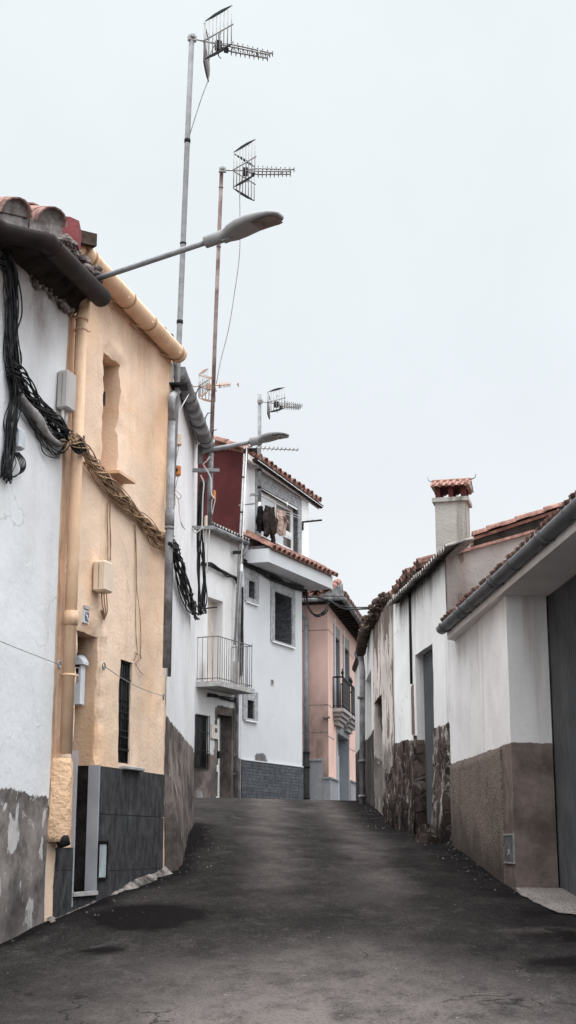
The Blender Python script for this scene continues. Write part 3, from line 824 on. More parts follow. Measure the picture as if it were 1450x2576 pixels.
def crumbs(pts, n, size, seed, mat, name, parent):
    rnd = random.Random(seed); mb = MB()
    for _ in range(n):
        k = rnd.random() * (len(pts) - 1); i = int(k); c = V(pts[i]).lerp(V(pts[i + 1]), k - i) + V((rnd.uniform(-1, 1), rnd.uniform(-1, 1), rnd.uniform(-1, 1))) * size * 1.2
        s = size * rnd.uniform(.5, 1.4); so = rnd.uniform(0, 90)
        rings = []
        for a in range(5):
            th = PI * (a + .5) / 5
            rings.append([c + V((math.sin(th) * math.cos(2 * PI * b / 7), math.sin(th) * math.sin(2 * PI * b / 7), .7 * math.cos(th))) * s * (1 + .6 * noise.noise(V((a * .9 + so, b * .8, so)))) for b in range(7)])
        mb.loft(rings, smooth=False)
    return obj(name, mb, mat, parent)
crumbs([P(150, 605, 11.1), P(185, 650, 11.5), P(235, 695, 11.9)], 46, .05, 5, M['debris'], 'eave_rubble', ROOT)
crumbs([WA.pt(.0, zA_top - .12, .02), WA.pt(WA.L * .6, zA_top - .10, .03), WA.pt(WA.L, zA_top - .12, .03)], 40, .028, 16, M['debris'], 'eave_rubble', ROOT)
crumbs([P(5, 572, 10.3), P(60, 582, 10.42), P(110, 592, 10.55)], 26, .028, 6, M['debris'], 'eave_rubble', ROOT)

# cables and boxes on the white wall
def on(wall, pts, w=.03): return [wall.at(x, y, w) for x, y in pts]
mb = MB()
bundle(mb, on(WA, [(14, 630), (26, 700), (26, 780), (20, 860), (24, 930), (32, 1000), (26, 1060), (22, 1130), (14, 1205)], .03), 22, .055, .006, 1, .8, WA.n, loose=1.1)
bundle(mb, on(WA, [(-10, 655), (14, 660), (32, 690), (36, 760), (34, 850), (38, 930)], .03), 12, .045, .006, 2, .6, WA.n, loose=1.2)
bundle(mb, on(WA, [(26, 1060), (36, 1110), (30, 1160), (18, 1215)], .03), 5, .03, .005, 12, .8, WA.n, loose=1.2)
single('cable_bundle', mb, M['cable'], 'black tangle of cables running down the near white wall at the left edge', 'cable', 'bundles of cable on the house fronts')
mb = MB()
bundle(mb, on(WA, [(24, 925), (50, 958), (85, 1000), (125, 1050), (160, 1092)], .05) + [WY.at(186, 1112, .17), WY.at(205, 1122, .17)], 24, .055, .0068, 3, 1.6, WA.n, loose=.9)
bundle(mb, on(WA, [(30, 950), (40, 990), (66, 1040), (100, 1085), (140, 1100), (165, 1098)], .03), 8, .05, .006, 4, .8, WA.n, loose=1.2)
bundle(mb, on(WA, [(92, 1075), (105, 1105), (125, 1128), (150, 1132), (168, 1120)], .02), 7, .04, .0045, 5, .8, WA.n, loose=1.3)
cb = single('cable_bundle', mb, M['cable'], 'thick black twisted cable bundle sagging across the near white wall to the ochre pipe', 'cable', 'bundles of cable on the house fronts')
mb = MB()
pa = on(WA, [(52, 995), (72, 1025), (92, 1055), (110, 1082), (132, 1106), (150, 1118)], .05)
pts = smooth_path(pa, 6)
for i in range(len(pts) - 1):
    t = i / (len(pts) - 1); r = .028 + .03 * math.exp(-((t - .42) / .2) ** 2)
    mb.tube([pts[i], pts[i + 1]], r, 10, r_end=.028 + .03 * math.exp(-(((i + 1) / (len(pts) - 1) - .42) / .2) ** 2), caps=(i in (0, len(pts) - 2)))
single('cable_splice', mb, M['cable_grey'], 'fat grey cable splice hanging under the black bundle on the near white wall', 'cable splice')
def jbox(name, label, wall, xl, xr, yt, yb, dep, mat, xf=None, cat='junction box', group='junction boxes on the house fronts', legs=True, r=.015, w0=.005):
    """wall box: front px range xl..xr at its outer face"""
    u0, z1 = wall.hit(xl, yt, dep); u1, z0 = wall.hit(xr, yb, dep)
    u0, u1 = min(u0, u1), max(u0, u1)
    root = thing(name, label, cat, wall.pt((u0 + u1) / 2, z0, w0), group)
    mb = MB(); mb.rbox(wall.pt((u0 + u1) / 2, (z0 + z1) / 2, w0 + dep / 2), wall.u * (u1 - u0), wall.n * dep, V((0, 0, z1 - z0)), r)
    b = obj('box_body', mb, mat, root)
    mb = MB(); wbox(mb, wall, u0 - .003, u0 + .004, z0 + .03, z1 - .03, w0 + dep * .45, w0 + dep * .5); obj('lid_seam', mb, M['cable_grey'], b)
    if legs:
        mb = MB()
        for q in (.3, .7): mb.tube([wall.pt(u0 + (u1 - u0) * q, z0 + .01, w0 + dep * .4), wall.pt(u0 + (u1 - u0) * q, z0 - .12, w0 + dep * .4)], .014, 8)
        pieces('cable_gland', mb, M['box_white'] if legs is True else legs, root)
    return root, (u0, u1, z0, z1)
uA = WA.hit(147, 990)[0]
jbox('junction_box', 'tall greige junction box on the near white wall beside the ochre downpipe', WA, 172, 190, 928, 1040, .11, M['box_grey'])
jbox('junction_box', 'small pale grey junction box amid black cables at the left edge', WA, 52, 64, 1075, 1135, .085, M['box_pale'], legs=False)
mb = MB()
for k in range(5):
    mb.tube(smooth_path([WA.at(36 + 3 * k, 1138, .05), WA.at(48 + 4 * k, 1160, .07), WA.at(52 + 2 * k, 1185, .05), WA.at(36 - 2 * k, 1200, .04), WA.at(24, 1190, .03)], 6), .005, 5)
single('loose_wires', mb, M['cable'], 'loose black wire ends dangling below the small pale grey junction box', 'wires')

# ================================================================== 2  YELLOW HOUSE
zY_top = WY.hit(422, 900)[1]
RY = thing('yellow_house', 'ochre yellow plastered house with dark tiled dado and ochre painted gutter', 'house', WY.pt(WY.L / 2, 1.2))
uDR = WY.hit(242, 1960)[0]; uDL = WY.hit(186, 2000)[0]
zD0 = WY.hit(242, 2240)[1]; zD1 = WY.hit(222, 1592)[1]
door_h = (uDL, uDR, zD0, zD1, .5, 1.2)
nu0, nz1 = WY.hit(269, 885); nu1 = WY.hit(306, 1000)[0]; nz0 = WY.hit(268, 1180)[1]
niche_h = (nu0, nu1, nz0, nz1, .34, .5)
wr = WY.rect(300, 1652, 1916, 330, 1672, 1926)
win_h = (*wr, .06)
_, zdt = WY.hit(325, 1937)
uPd = WY.hit(178, 1560, .085)[0]
def dY(u, z):
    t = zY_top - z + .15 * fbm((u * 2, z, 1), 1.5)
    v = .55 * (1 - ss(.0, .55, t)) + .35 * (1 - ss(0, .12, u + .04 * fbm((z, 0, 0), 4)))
    v += .55 * (1 - ss(0, .035, abs(u - uPd + .065))) * ss(1.5, 2.5, z)  # shadow line beside the downpipe, painted into the wall
    v += .4 * (1 - ss(.0, .1, WY.L - u + .06 * fbm((z, 2, 0), 3)))
    return v
def dispY(u, z):
    v = .022 * fbm((u, z, 0), 1.6) + .010 * fbm((u, z, 7), 6) + .006 * fbm((u, z, 2), 14)
    for h in (niche_h, door_h):
        dd = max(h[0] - u, u - h[1], h[2] - z, z - h[3])
        if -.001 < dd < .12 and z > zdt: v += (.05 * fbm((u, z, 3), 7) - .03 * (1 - ss(0, .1, dd)))
    if u < .02 or u > WY.L - .02: v -= .01
    v += .02 * ss(zdt + .9, zdt, z) * ss(WY.L - .5, WY.L, u)
    return v
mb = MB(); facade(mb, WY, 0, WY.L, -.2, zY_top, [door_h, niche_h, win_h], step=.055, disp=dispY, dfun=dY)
shell(mb, WY, 0.001, WY.L, -.2, zY_top, 5)
obj('wall', mb, M['yellow'], RY)
gY = [P(203, 628, 11.72), P(228, 655, 11.95), P(300, 732, 12.55), P(360, 800, 13.15), P(450, 893, 14.45)]
zg = sum(p.z for p in gY) / len(gY)
zt0, zt1 = gY[0].z, gY[-1].z
gp = []
for i in range(9):
    t = i / 8; gp.append(gY[0].lerp(gY[-1], t))
g = gutter(RY, gp, .097, M['yellow_pipe'], collars=(.06, .42, .64, .96), a0=-.35, a1=PI + .35)
mb = MB()
for t in (.36, .6, .92):
    p = gp[0].lerp(gp[-1], t); mb.tube([WY.pt((p - WY.A).dot(WY.u) - .12, p.z - .1, 0), p + V((-.04, 0, -.10)), p + V((.1, 0, -.05))], .008, 5)
pieces('gutter_bracket', mb, M['yellow_pipe'], g)
# swan neck from the gutter back to the wall, then the downpipe
uP = WY.hit(178, 1560, .085)[0]
zlump = WY.hit(158, 1925, .085)[1]
mb = MB()
zgn = gp[0].z
mb.tube(smooth_path([gp[0] + V((0, .02, .02)), gp[0] + V((-.02, -.06, -.05)), gp[0] + V((-.10, -.09, -.16)), WY.pt(uP, zgn - .42, .10), WY.pt(uP, zgn - .6, .085)], 6), .062, 14)
mb.tube([WY.pt(uP, zgn - .6, .085), WY.pt(uP, zlump + .1, .085)], .054, 16)
pp = obj('downpipe', mb, M['yellow_pipe'], RY)
mb = MB()
for y0, y1, r in ((1537, 1573, .063),):
    za, zb = WY.hit(178, y0, .085)[1], WY.hit(178, y1, .085)[1]
    mb.tube([WY.pt(uP, za, .085), WY.pt(uP, zb, .085)], r, 16)
for y in (823, 1694):
    z = WY.hit(200 if y < 900 else 168, y, .085)[1]
    mb.tube([WY.pt(uP, z, .085), WY.pt(uP, z - .02, .085)], .059, 16)
    mb.tube([WY.pt(uP + .03, z, 0), WY.pt(uP + .06, z - .01, .15)], .008, 6)
pieces('pipe_collar', mb, M['yellow_pipe'], pp)
# rendered lump round the foot of the pipe and its open mouth
zl0 = WY.hit(150, 2118, .1)[1]
mb = MB()
rings = []
for j in range(15):
    t = j / 14; z = zlump + .06 + (zl0 - zlump - .06) * t
    ring = []
    for k in range(18):
        a = -PI * .5 + PI * k / 17
        tp = ss(0, .55, t); hw, dp = .062 + .030 * tp + .006 * math.sin(t * 9), .132 + .018 * tp
        c, s_ = math.sin(a), math.cos(a)
        q = (abs(c) ** 2.4 + abs(s_) ** 2.4) ** (-1 / 2.4)
        p = WY.pt(uP - .005 - .015 * tp + c * q * hw, z, s_ * q * dp)
        ring.append(p + WY.n * (.026 * fbm((p.x, p.y, p.z), 7)) + WY.u * .022 * fbm((p.x, p.z, p.y), 5) + V((0, 0, .02 * n3((k, j, 0), 1))))
    rings.append(ring)
mb.loft(rings, closed=False, smooth=True, caps=True)
obj('pipe_surround', mb, M['yellow_lump'], RY)
mb = MB(); mb.tube([WY.pt(uP - .035, zl0 + .06, .09), WY.pt(uP - .045, zl0 - .03, .12)], .056, 14); obj('pipe_mouth', mb, M['black'], pp)
# tiled dado, metal trims, step, door
zj1 = WY.hit(325, 2052)[1]; zj2 = WY.hit(325, 2188)[1]; uD1 = WY.hit(406, 2000)[0]; uTj = WY.hit(269, 2150)[0]
mb = MB()
g_ = .003
rows = [(zdt, zj1), (zj1, zj2), (zj2, -.1)]
for k, (a, b) in enumerate(rows):
    cuts = [uDR + .004, uD1] if k == 0 else [uDR + .004, uTj, uD1]
    for c0, c1 in zip(cuts, cuts[1:]): wbox(mb, WY, c0 + g_, c1 - g_, b + g_, a - g_, -.03, .034)
zl_t = WY.hit(150, 2132)[1]
zlj = WY.hit(150, 2190)[1]
wbox(mb, WY, WY.hit(136, 2200)[0], uDL - .012, zlj + g_, zl_t, -.03, .030); wbox(mb, WY, WY.hit(136, 2200)[0], uDL - .012, -.1, zlj - g_, -.03, .030)
wbox(mb, WY, uDL - .01, uDR + .004, -.1, zD0 - .036, -.25, .028)
obj('tile_panel', mb, M['slate'], RY)
mb = MB()
wbox(mb, WY, uDR - .016, uDR - .004, zD0, zdt, -.42, -.07)
obj('reveal_tiles', mb, M['tile_black'], RY)
mb = MB(); wbox(mb, WY, uDR - .02, uDR + .003, zD0, zdt + .004, -.068, .038); obj('door_trim', mb, M['metal_strip'], RY)
mb = MB(); wbox(mb, WY, uDL - .035, uDL - .008, WY.hit(184, 2280)[1], WY.hit(184, 1888)[1], -.05, .032); obj('door_trim', mb, M['metal_strip'], RY)
mb = MB(); wbox(mb, WY, uDL - .03, uDR + .0, zD0 - .034, zD0, -.45, .055); obj('door_step', mb, M['sill'], RY)
mb = MB(); wbox(mb, WY, uDL, uDR, zD0, zD1, -.5, -.45)
d = obj('door', mb, M['wood_dark'], RY)
mb = MB(); wbox(mb, WY, uDL + .06, uDR - .06, zD0 + .2, zD0 + .95, -.449, -.44); obj('door_panel', mb, M['wood_dark'], d)
# narrow barred window
mb = MB(); frame(mb, WY, wr[0], wr[1], wr[2], wr[3], .016, -.055, -.02); wn = obj('window', mb, M['iron'], RY)
mb = MB(); pane(mb, WY, wr[0], wr[1], wr[2], wr[3], -.05); obj('pane', mb, M['glass'], wn)
mb = MB()
for k in range(5):
    u = wr[0] + (wr[1] - wr[0]) * (k + .5) / 5; mb.tube([WY.pt(u, wr[2], -.02), WY.pt(u, wr[3], -.02)], .006, 6)
zr1, zr2 = WY.hit(318, 1708)[1], WY.hit(312, 1885)[1]
for z in (zr1, zr2): wbox(mb, WY, wr[0], wr[1], z - .012, z + .010, -.03, -.012)
for j in range(9):
    for k in range(5):
        u = wr[0] + (wr[1] - wr[0]) * (k + .5) / 5; z = zr2 + .1 + (zr1 - zr2 - .2) * j / 8
        if (j + k) % 2 and 2 < j < 7 or j in (0, 1): mb.tube([WY.pt(u, z, -.02), WY.pt(u, z + .025, -.02)], .011, 6)
obj('window_bars', mb, M['iron'], wn)
mb = MB(); a = WY.hit(303, 1930); b = WY.hit(336, 1940); mb.rbox(WY.pt((a[0] + b[0]) / 2 + .02, zdt + .01, .03), WY.u * (b[0] - a[0] + .12), WY.n * .12, V((0, 0, .035)), .008)
obj('window_sill', mb, M['sill'], wn)
# deep ragged niche with a slanting ledge
mb = MB(); wbox(mb, WY, nu0, nu1, nz0, nz1, -.36, -.335); obj('niche_back', mb, M['yellow'], RY)
mb = MB(); wbox(mb, WY, nu0 - .02, nu0 + .10, WY.hit(275, 1020)[1], WY.hit(275, 985)[1], -.16, -.04); obj('niche_shutter', mb, M['wood_dark'], RY)
mb = MB()
ua, ub = WY.hit(267, 1180)[0], WY.hit(310, 1195)[0]
mb.box(WY.pt(ua - .0, nz0 - .03, -.30), WY.u * (ub - ua), WY.n * .44 + V((0, 0, -.02)), V((0, 0, .03)))
obj('niche_ledge', mb, M['yellow_pipe'], RY)
# roof edge
mb = MB()
er = (gp[-1] - gp[0]).normalized()
tile_roof(mb, gp[0] + V((-.10, 0.05, .10)), gp[-1] + V((-.10, -.05, .10)), V((-.95, .25, .28)), pitch=.2, courses=2, L=.45, r=.08, seed=8, jit=.012)
obj('roof_tiles', mb, M['tile_dark'], RY)
mb = MB(); s2 = V((-.95, .25, .28))
mb.quad(gp[0] + V((-.1, 0, .12)) + s2 * .3, gp[-1] + V((-.1, 0, .12)) + s2 * .3, gp[-1] + s2 * 5 + V((0, 0, .1)), gp[0] + s2 * 5 + V((0, 0, .1)))
obj('roof', mb, M['tile_old'], RY)
mb = MB(); q = [gp[0] + V((-.06, 0, .07)), gp[-1] + V((-.06, 0, .07)), WY.pt(WY.L, zY_top + .16, -.1), WY.pt(0, zY_top + .16, -.1)]
mb.quad(*q); mb.quad(WY.pt(0, zY_top - .02, -.002), WY.pt(WY.L, zY_top - .02, -.002), WY.pt(WY.L, zY_top + .3, -.002), WY.pt(0, zY_top + .3, -.002))
obj('eave_boards', mb, M['yellow'], RY)
# number tile with raised digits 62
u0, z1 = WY.hit(214, 1532, .02); u1, z0 = WY.hit(225, 1570, .02)
root = thing('number_plate', 'glazed house number tile reading 62 above the doorway of the yellow house', 'number plate', WY.pt((u0 + u1) / 2, z0, .0))
nw = .016
mb = MB(); wbox(mb, WY, u0, u1, z0, z1, -.01, nw); obj('plate', mb, M['plate'], root)
mb = MB()
H = (z1 - z0) * .66; Wd = (u1 - u0) * .30; zb = z0 + (z1 - z0) * .17
def stroke(pts, u, th=.0042):
    q = smooth_path([WY.pt(u + x * Wd, zb + y * H, nw + .003) for x, y in pts], 5)
    mb.tube(q, th, 6)
stroke([(.85, .95), (.45, .95), (.1, .65), (.05, .3), (.3, .02), (.7, .02), (.95, .27), (.7, .52), (.35, .5), (.08, .3)], u0 + (u1 - u0) * .14)
stroke([(.05, .75), (.25, .97), (.7, .97), (.92, .72), (.7, .42), (.3, .2), (.05, .02), (.5, .02), (.95, .02)], u0 + (u1 - u0) * .55)
obj('digits', mb, M['blue_ink'], root)
mb = MB(); wbox(mb, WY, u0, u1, z1 + .004, z1 + .035, -.01, .025); obj('plate_trim', mb, M['box_grey'], root)
# meter hatch in the dado
r_ = WY.rect(247, 2122, 2206, 267, 2126, 2208, .036)
root = thing('meter_hatch', 'pale blue grey meter hatch low in the dark tiled dado of the yellow house', 'meter hatch', WY.pt(r_[0], r_[2], .034))
mb = MB(); frame(mb, WY, r_[0] - .018, r_[1] + .018, r_[2] - .018, r_[3] + .03, .016, .030, .05); obj('hatch_frame', mb, M['tile_black'], root)
mb = MB(); wbox(mb, WY, r_[0], r_[1], r_[2], r_[3], .02, .038); obj('hatch_door', mb, M['hatch'], root)
# mailbox on the far jamb of the doorway
class J: pass
mz0, mz1 = None, None
jw = Wall(xy(WY.pt(uDR - .03, 0, .03)), xy(WY.pt(uDR - .03, 0, -.5)), 1)
if jw.n.dot(WY.u) > 0: jw.n = -jw.n
m0, mzt = jw.hit(217, 1672); m1, mzb = jw.hit(187, 1776)
m0, m1 = min(m0, m1), max(m0, m1)
root = thing('mailbox', 'narrow white mailbox with rounded lid hanging in the doorway of the yellow house', 'mailbox', jw.pt((m0 + m1) / 2, mzb, 0))
mb = MB(); mb.rbox(jw.pt((m0 + m1) / 2, (mzt + mzb) / 2, .05), jw.u * (m1 - m0), jw.n * .09, V((0, 0, mzt - mzb)), .008); b = obj('mailbox_body', mb, M['mail_white'], root)
mb = MB()
rings = []
for x in (m0 - .02, m1 + .02):
    rings.append([jw.pt(x, mzt - .005 + .075 * math.sin(PI * k / 10), .055 + .075 * -math.cos(PI * k / 10)) for k in range(11)])
rings = [[jw.pt((m0 + m1) / 2 + q * (m1 - m0 + .05) / 2, mzt - .01, .0), jw.pt((m0 + m1) / 2 + q * (m1 - m0 + .05) / 2, mzt - .01, .125), jw.pt((m0 + m1) / 2 + q * (m1 - m0 + .05) / 2, mzt + .012 + .055 * (1 - q * q), .12), jw.pt((m0 + m1) / 2 + q * (m1 - m0 + .05) / 2, mzt + .02 + .075 * (1 - q * q), .0)] for q in (-1, -.75, -.4, 0, .4, .75, 1)]
mb.loft(rings, smooth=False)
obj('mailbox_lid', mb, M['mail_white'], root)
mb = MB(); wbox(mb, jw, m0 + .03, m0 + .07, mzt - .09, mzt - .045, .094, .098); wbox(mb, jw, m0 + .02, m1 - .02, mzt - .03, mzt - .012, .094, .098); obj('mail_slot', mb, M['black'], root)
mb = MB(); wbox(mb, jw, m0 + .025, m0 + .075, mzt - .17, mzt - .12, .094, .098); obj('name_card', mb, M['box_grey'], root)
# painted cable bundle across the facade
mb = MB()
bp = [WY.at(x, y, w) for x, y, w in ((176, 1104, .17), (200, 1118, .19), (235, 1165, .07), (262, 1200, .06), (300, 1245, .06), (340, 1292, .05), (385, 1335, .05), (432, 1366, .06))]
bundle(mb, bp, 20, .050, .0065, 21, 2.6, WY.n, loose=.8, nn=10)
bundle(mb, bp, 10, .030, .009, 23, 4.0, WY.n, loose=.5, nn=10)
bundle(mb, [WY.at(x, y, .035) for x, y in ((212, 1155), (240, 1195), (290, 1255), (320, 1282), (365, 1318), (378, 1350), (395, 1368), (420, 1372))], 8, .045, .0055, 22, 1.0, WY.n, loose=1.2)
single('cable_bundle', mb, M['yellow_cable'], 'braided cable bundle painted ochre slung across the front of the yellow house', 'cable', 'bundles of cable on the house fronts')
mb = MB()
for x0 in (271, 278): mb.tube(smooth_path([WY.at(x0 + dx, y, .02) for dx, y in ((0, 1262), (-1, 1310), (1, 1360), (0, 1410))], 4), .006, 5)
for k in range(3):
    mb.tube(smooth_path([WY.at(256 + 6 * k, 1490, .05), WY.at(258 + 6 * k, 1520, .05), WY.at(264 + 3 * k, 1548 - 4 * k, .04), WY.at(262 + 2 * k, 1558 - 4 * k, .03), WY.at(254 + 3 * k, 1535, .02)], 5), .006, 5)
r_ = thing('cable_drop', 'pair of ochre painted wires dropping to the cream junction box with a loop below', 'wires', WY.at(268, 1560, 0)); pieces('wire', mb, M['yellow_cable'], r_)
mb = MB()
for k in range(2): mb.tube(smooth_path([WY.at(338 + 3 * k, 1320, .02), WY.at(342 + 2 * k, 1400, .015), WY.at(343 + 2 * k, 1480, .015), WY.at(342 + 10 * k, 1540, .015), WY.at(343 + 12 * k, 1600, .015), WY.at(346 + 8 * k, 1640, .015), WY.at(338 + 16 * k, 1660, .015)], 5), .0045, 5)
mb.tube(smooth_path([WY.at(340, 1640, .015), WY.at(356, 1655, .02), WY.at(342, 1668, .015), WY.at(350, 1685, .02), WY.at(360, 1698, .02)], 5), .004, 5)
r_ = thing('cable_drop', 'thin ochre wires trailing down the plaster right of the cream junction box', 'wires', WY.at(345, 1690, 0)); pieces('wire', mb, M['yellow_cable'], r_)
jbox('junction_box', 'cream ochre junction box on the yellow house below the painted cables', WY, 266, 284, 1408, 1494, .13, M['box_cream'], legs=False)

# washing lines strung along the fronts
def ring_hook(wall, x, y, w, label, nm='hook'):
    c = wall.at(x, y, w); mb = MB()
    mb.tube([c + wall.u * math.cos(2 * PI * k / 14) * .03 + V((0, 0, math.sin(2 * PI * k / 14) * .03)) for k in range(15)], .007, 6)
    mb.tube([wall.at(x, y, -.01), c - V((0, 0, .03))], .006, 6)
    return mb, c
def washing_line(label, wa, a, wb, b, extra=None):
    mba, ca = ring_hook(wa, a[0], a[1], a[2], ''); mbb, cb_ = ring_hook(wb, b[0], b[1], b[2], '')
    root = thing('washing_line', label, 'washing line', ca, 'wires strung along the left house fronts')
    obj('hook', mba, M['galv'], root); obj('hook', mbb, M['galv'], root)
    mb = MB(); mb.tube(smooth_path([ca, ca.lerp(cb_, .5) - V((0, 0, .035)), cb_], 8), .0035, 5); obj('wire', mb, M['cable_grey'], root)
washing_line('thin wire strung across the near white wall up to a hook by the ochre pipe', WA, (-260, 1480, .08), WA, (150, 1672, .14))
washing_line('thin wire strung across the yellow house in front of its barred window', WY, (262, 1676, .07), WB, (412, 1752, .05))

# ================================================================== 3  SECOND WHITE HOUSE (left)
RB = thing('white_house', 'white house with stained grey gutter and brown dado just beyond the yellow house', 'house', WB.pt(WB.L / 2, 1.4))
zB_top = WB.hit(497, 1140)[1] + .15
_, zb0 = WB.hit(410, 1792); _, zb1 = WB.hit(487, 1884)
def mB_(u, z): return max(-.6, min(2.0, zb0 + (zb1 - zb0) * u / WB.L - z))
def dB(u, z):
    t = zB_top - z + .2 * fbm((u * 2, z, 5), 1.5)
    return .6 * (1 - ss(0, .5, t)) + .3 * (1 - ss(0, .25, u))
def dispB(u, z): return .012 * fbm((u, z, 11), 1.5) + .15 * ss(zb0, zb0 - 1.6, z) * ss(-.02, .16, u) * (1 - ss(.5, 3.5, u) * .8) + .02 * ss(zb0, zb0 - .6, z) * fbm((u, z, 6), 5)
wB = WB.hit(434, 1560)
mb = MB(); facade(mb, WB, 0, WB.L, -.2, zB_top, step=.08, disp=dispB, mfun=mB_, dfun=dB)
shell(mb, WB, 0.001, WB.L, -.2, zB_top, 5)
obj('wall', mb, M['white_b'], RB)
gBp = [P(448, 930, 14.7).lerp(P(524, 1122, 17.9), t / 8) for t in range(9)]
g = gutter(RB, gBp, .088, M['grey_gutter'], collars=(.3, .62, .85), a0=-.4, a1=PI + .4)
mb = MB()
for t in (.3, .62, .86):
    p = gBp[0].lerp(gBp[-1], t)
    mb.arc_sweep([p - V((0, .01, 0)), p + V((0, .01, 0))], .10, -.2, PI + .5, 10, thick=.008)
    mb.tube([p + V((.09, 0, .02)), p + V((.12, 0, .09)), p + V((.16, 0, .10))], .007, 5)
pieces('gutter_bracket', mb, M['black'], g)
mb = MB(); tile_roof(mb, gBp[0] + V((-.1, 0, .12)), gBp[-1] + V((-.1, 0, .12)), V((-1, .05, .26)), pitch=.21, courses=2, r=.08, seed=9); obj('roof_tiles', mb, M['tile_dark'], RB)
mb = MB(); mb.quad(gBp[0] + V((-.2, 0, .15)), gBp[-1] + V((-.2, 0, .15)), gBp[-1] + V((-5, 0, 1.4)), gBp[0] + V((-5, 0, 1.4))); obj('roof', mb, M['tile_old'], RB)
mb = MB(); mb.quad(gBp[0] + V((-.03, 0, .05)), gBp[-1] + V((-.03, 0, .05)), WB.pt(WB.L, zB_top - .01, -.05), WB.pt(0, zB_top - .01, -.05)); obj('eave_boards', mb, M['soffit'], RB)
# stained downpipe
uq = WB.hit(425, 1400, .07)[0]
zq0, zq1 = WB.hit(421, 1682, .07)[1], WB.hit(440, 965, .07)[1]
mb = MB(); mb.tube(smooth_path([gBp[0] + V((0, .25, -.04)), gBp[0] + V((-.03, .22, -.2)), WB.pt(uq, zq1 - .25, .07), WB.pt(uq, zq1 - .5, .07)], 5), .04, 12); mb.tube([WB.pt(uq, zq1 - .5, .07), WB.pt(uq, zq0, .07)], .040, 14)
dp = obj('downpipe', mb, M['grey_pale'], RB)
mb = MB()
for y in (1285, 1330): z = WB.hit(428, y, .07)[1]; mb.tube([WB.pt(uq, z, .07), WB.pt(uq, z - (.16 if y == 1285 else .02), .07)], .050, 14)
pieces('pipe_collar', mb, M['grey_pale'], dp)
mb = MB(); mb.tube([WB.pt(.03, zq1 - .1, .03), WB.pt(.03, zq0, .03)], .02, 8); obj('conduit', mb, M['grey_pvc'], RB)

# black bundles on the second white house
mb = MB()
bundle(mb, [WB.at(x, y, .07) for x, y in ((436, 1368), (446, 1410), (460, 1460), (478, 1510), (494, 1545))], 14, .055, .010, 31, 1.4, WB.n, loose=.8)
bundle(mb, [WB.at(x, y, .05) for x, y in ((438, 1380), (443, 1430), (456, 1490), (470, 1525), (484, 1540))], 6, .05, .008, 32, .8, WB.n, loose=1.0)
single('cable_bundle', mb, M['cable'], 'black cable bundle sagging down the second white wall past the grey downpipe', 'cable', 'bundles of cable on the house fronts')
mb = MB()
for dx, dy in ((0, 0), (8, 3), (14, 10), (4, 8), (-6, -6)): mb.tube([WB.at(424, 1366 + dy * .4, .09), WB.at(440 + dx, 1372 + dy, .13)], .008, 6)
single('cable_stubs', mb, M['cable'], 'cut black cable ends poking out where the ochre bundle meets the grey downpipe', 'wires')
ux = WB.hit(503, 1400, .08)[0]
mb = MB()
bundle(mb, [WB.pt(WB.L + .03, WB.hit(505, y, .06)[1], .07 + .02 * math.sin(y)) for y in (1195, 1260, 1330, 1400, 1470, 1530, 1548)], 11, .05, .012, 33, .7, WB.u, loose=.5)
single('cable_bundle', mb, M['cable'], 'vertical black cable bundle at the far corner of the second white house', 'cable', 'bundles of cable on the house fronts')
mb = MB(); pz = [WB.pt(WB.L + .02, WB.hit(505, y, .06)[1], .15) for y in (1200, 1290, 1400, 1440)]; mb.tube(smooth_path([pz[0], pz[1] + V((.03, 0, 0)), pz[2], pz[3]], 5), .008, 5)
single('conduit', mb, M['white_cable'], 'single white cable running down over the vertical black bundle', 'wires')
# ================================================================== 4  BALCONY HOUSE (C) and DORMER HOUSE (D) share one facade line
uC0 = WC.hit(462, 1800)[0]
uDe = WC.hit(761, 1925)[0]
zC_top = WC.hit(575, 1345)[1]
ground_z = .96 + CZ
RC = thing('balcony_house', 'narrow white house with iron balcony, roller blind and worn brown dado', 'house', WC.pt(-1.2, ground_z))
cw = WC.rect(522, 1499, 1716, 560, 1514, 1722); cw_h = (*cw, .3)
cb_ = WC.rect(490, 1797, 1930, 524, 1803, 1934); cb_h = (*cb_, .1)
cd = WC.rect(546, 1797, 2030, 583, 1801, 2035); cd_h = (cd[0], cd[1], ground_z - .02, cd[3], .38)
zc_pl = WC.hit(530, 1897)[1]
def mC(u, z):
    v = zc_pl - z
    for (a, b, c, d_) in ((cd[0] - .13, cd[1] + .14, -9, cd[3] + .2),):
        v = max(v, min(u - a, b - u, d_ - z))
    return max(-.6, min(.5, v))
def dC(u, z): return .35 * (1 - ss(0, .5, zC_top - z + .2 * fbm((u, z, 0), 2))) + .3 * (1 - ss(0, .15, -u)) + .5 * (1 - ss(0, .35, abs(u - (uC0 + .9)))) * (1 - ss(0, .5, abs(z - WC.hit(510, 1700)[1])))
mb = MB(); facade(mb, WC, uC0 - 2, 0, .5, zC_top, [cw_h, cb_h, cd_h], step=.12, disp=lambda u, z: .008 * fbm((u, z, 0), 2), mfun=mC, dfun=dC)
shell(mb, WC, uC0 - 2, -.001, .5, zC_top, 5)
obj('wall', mb, M['white_c'], RC)
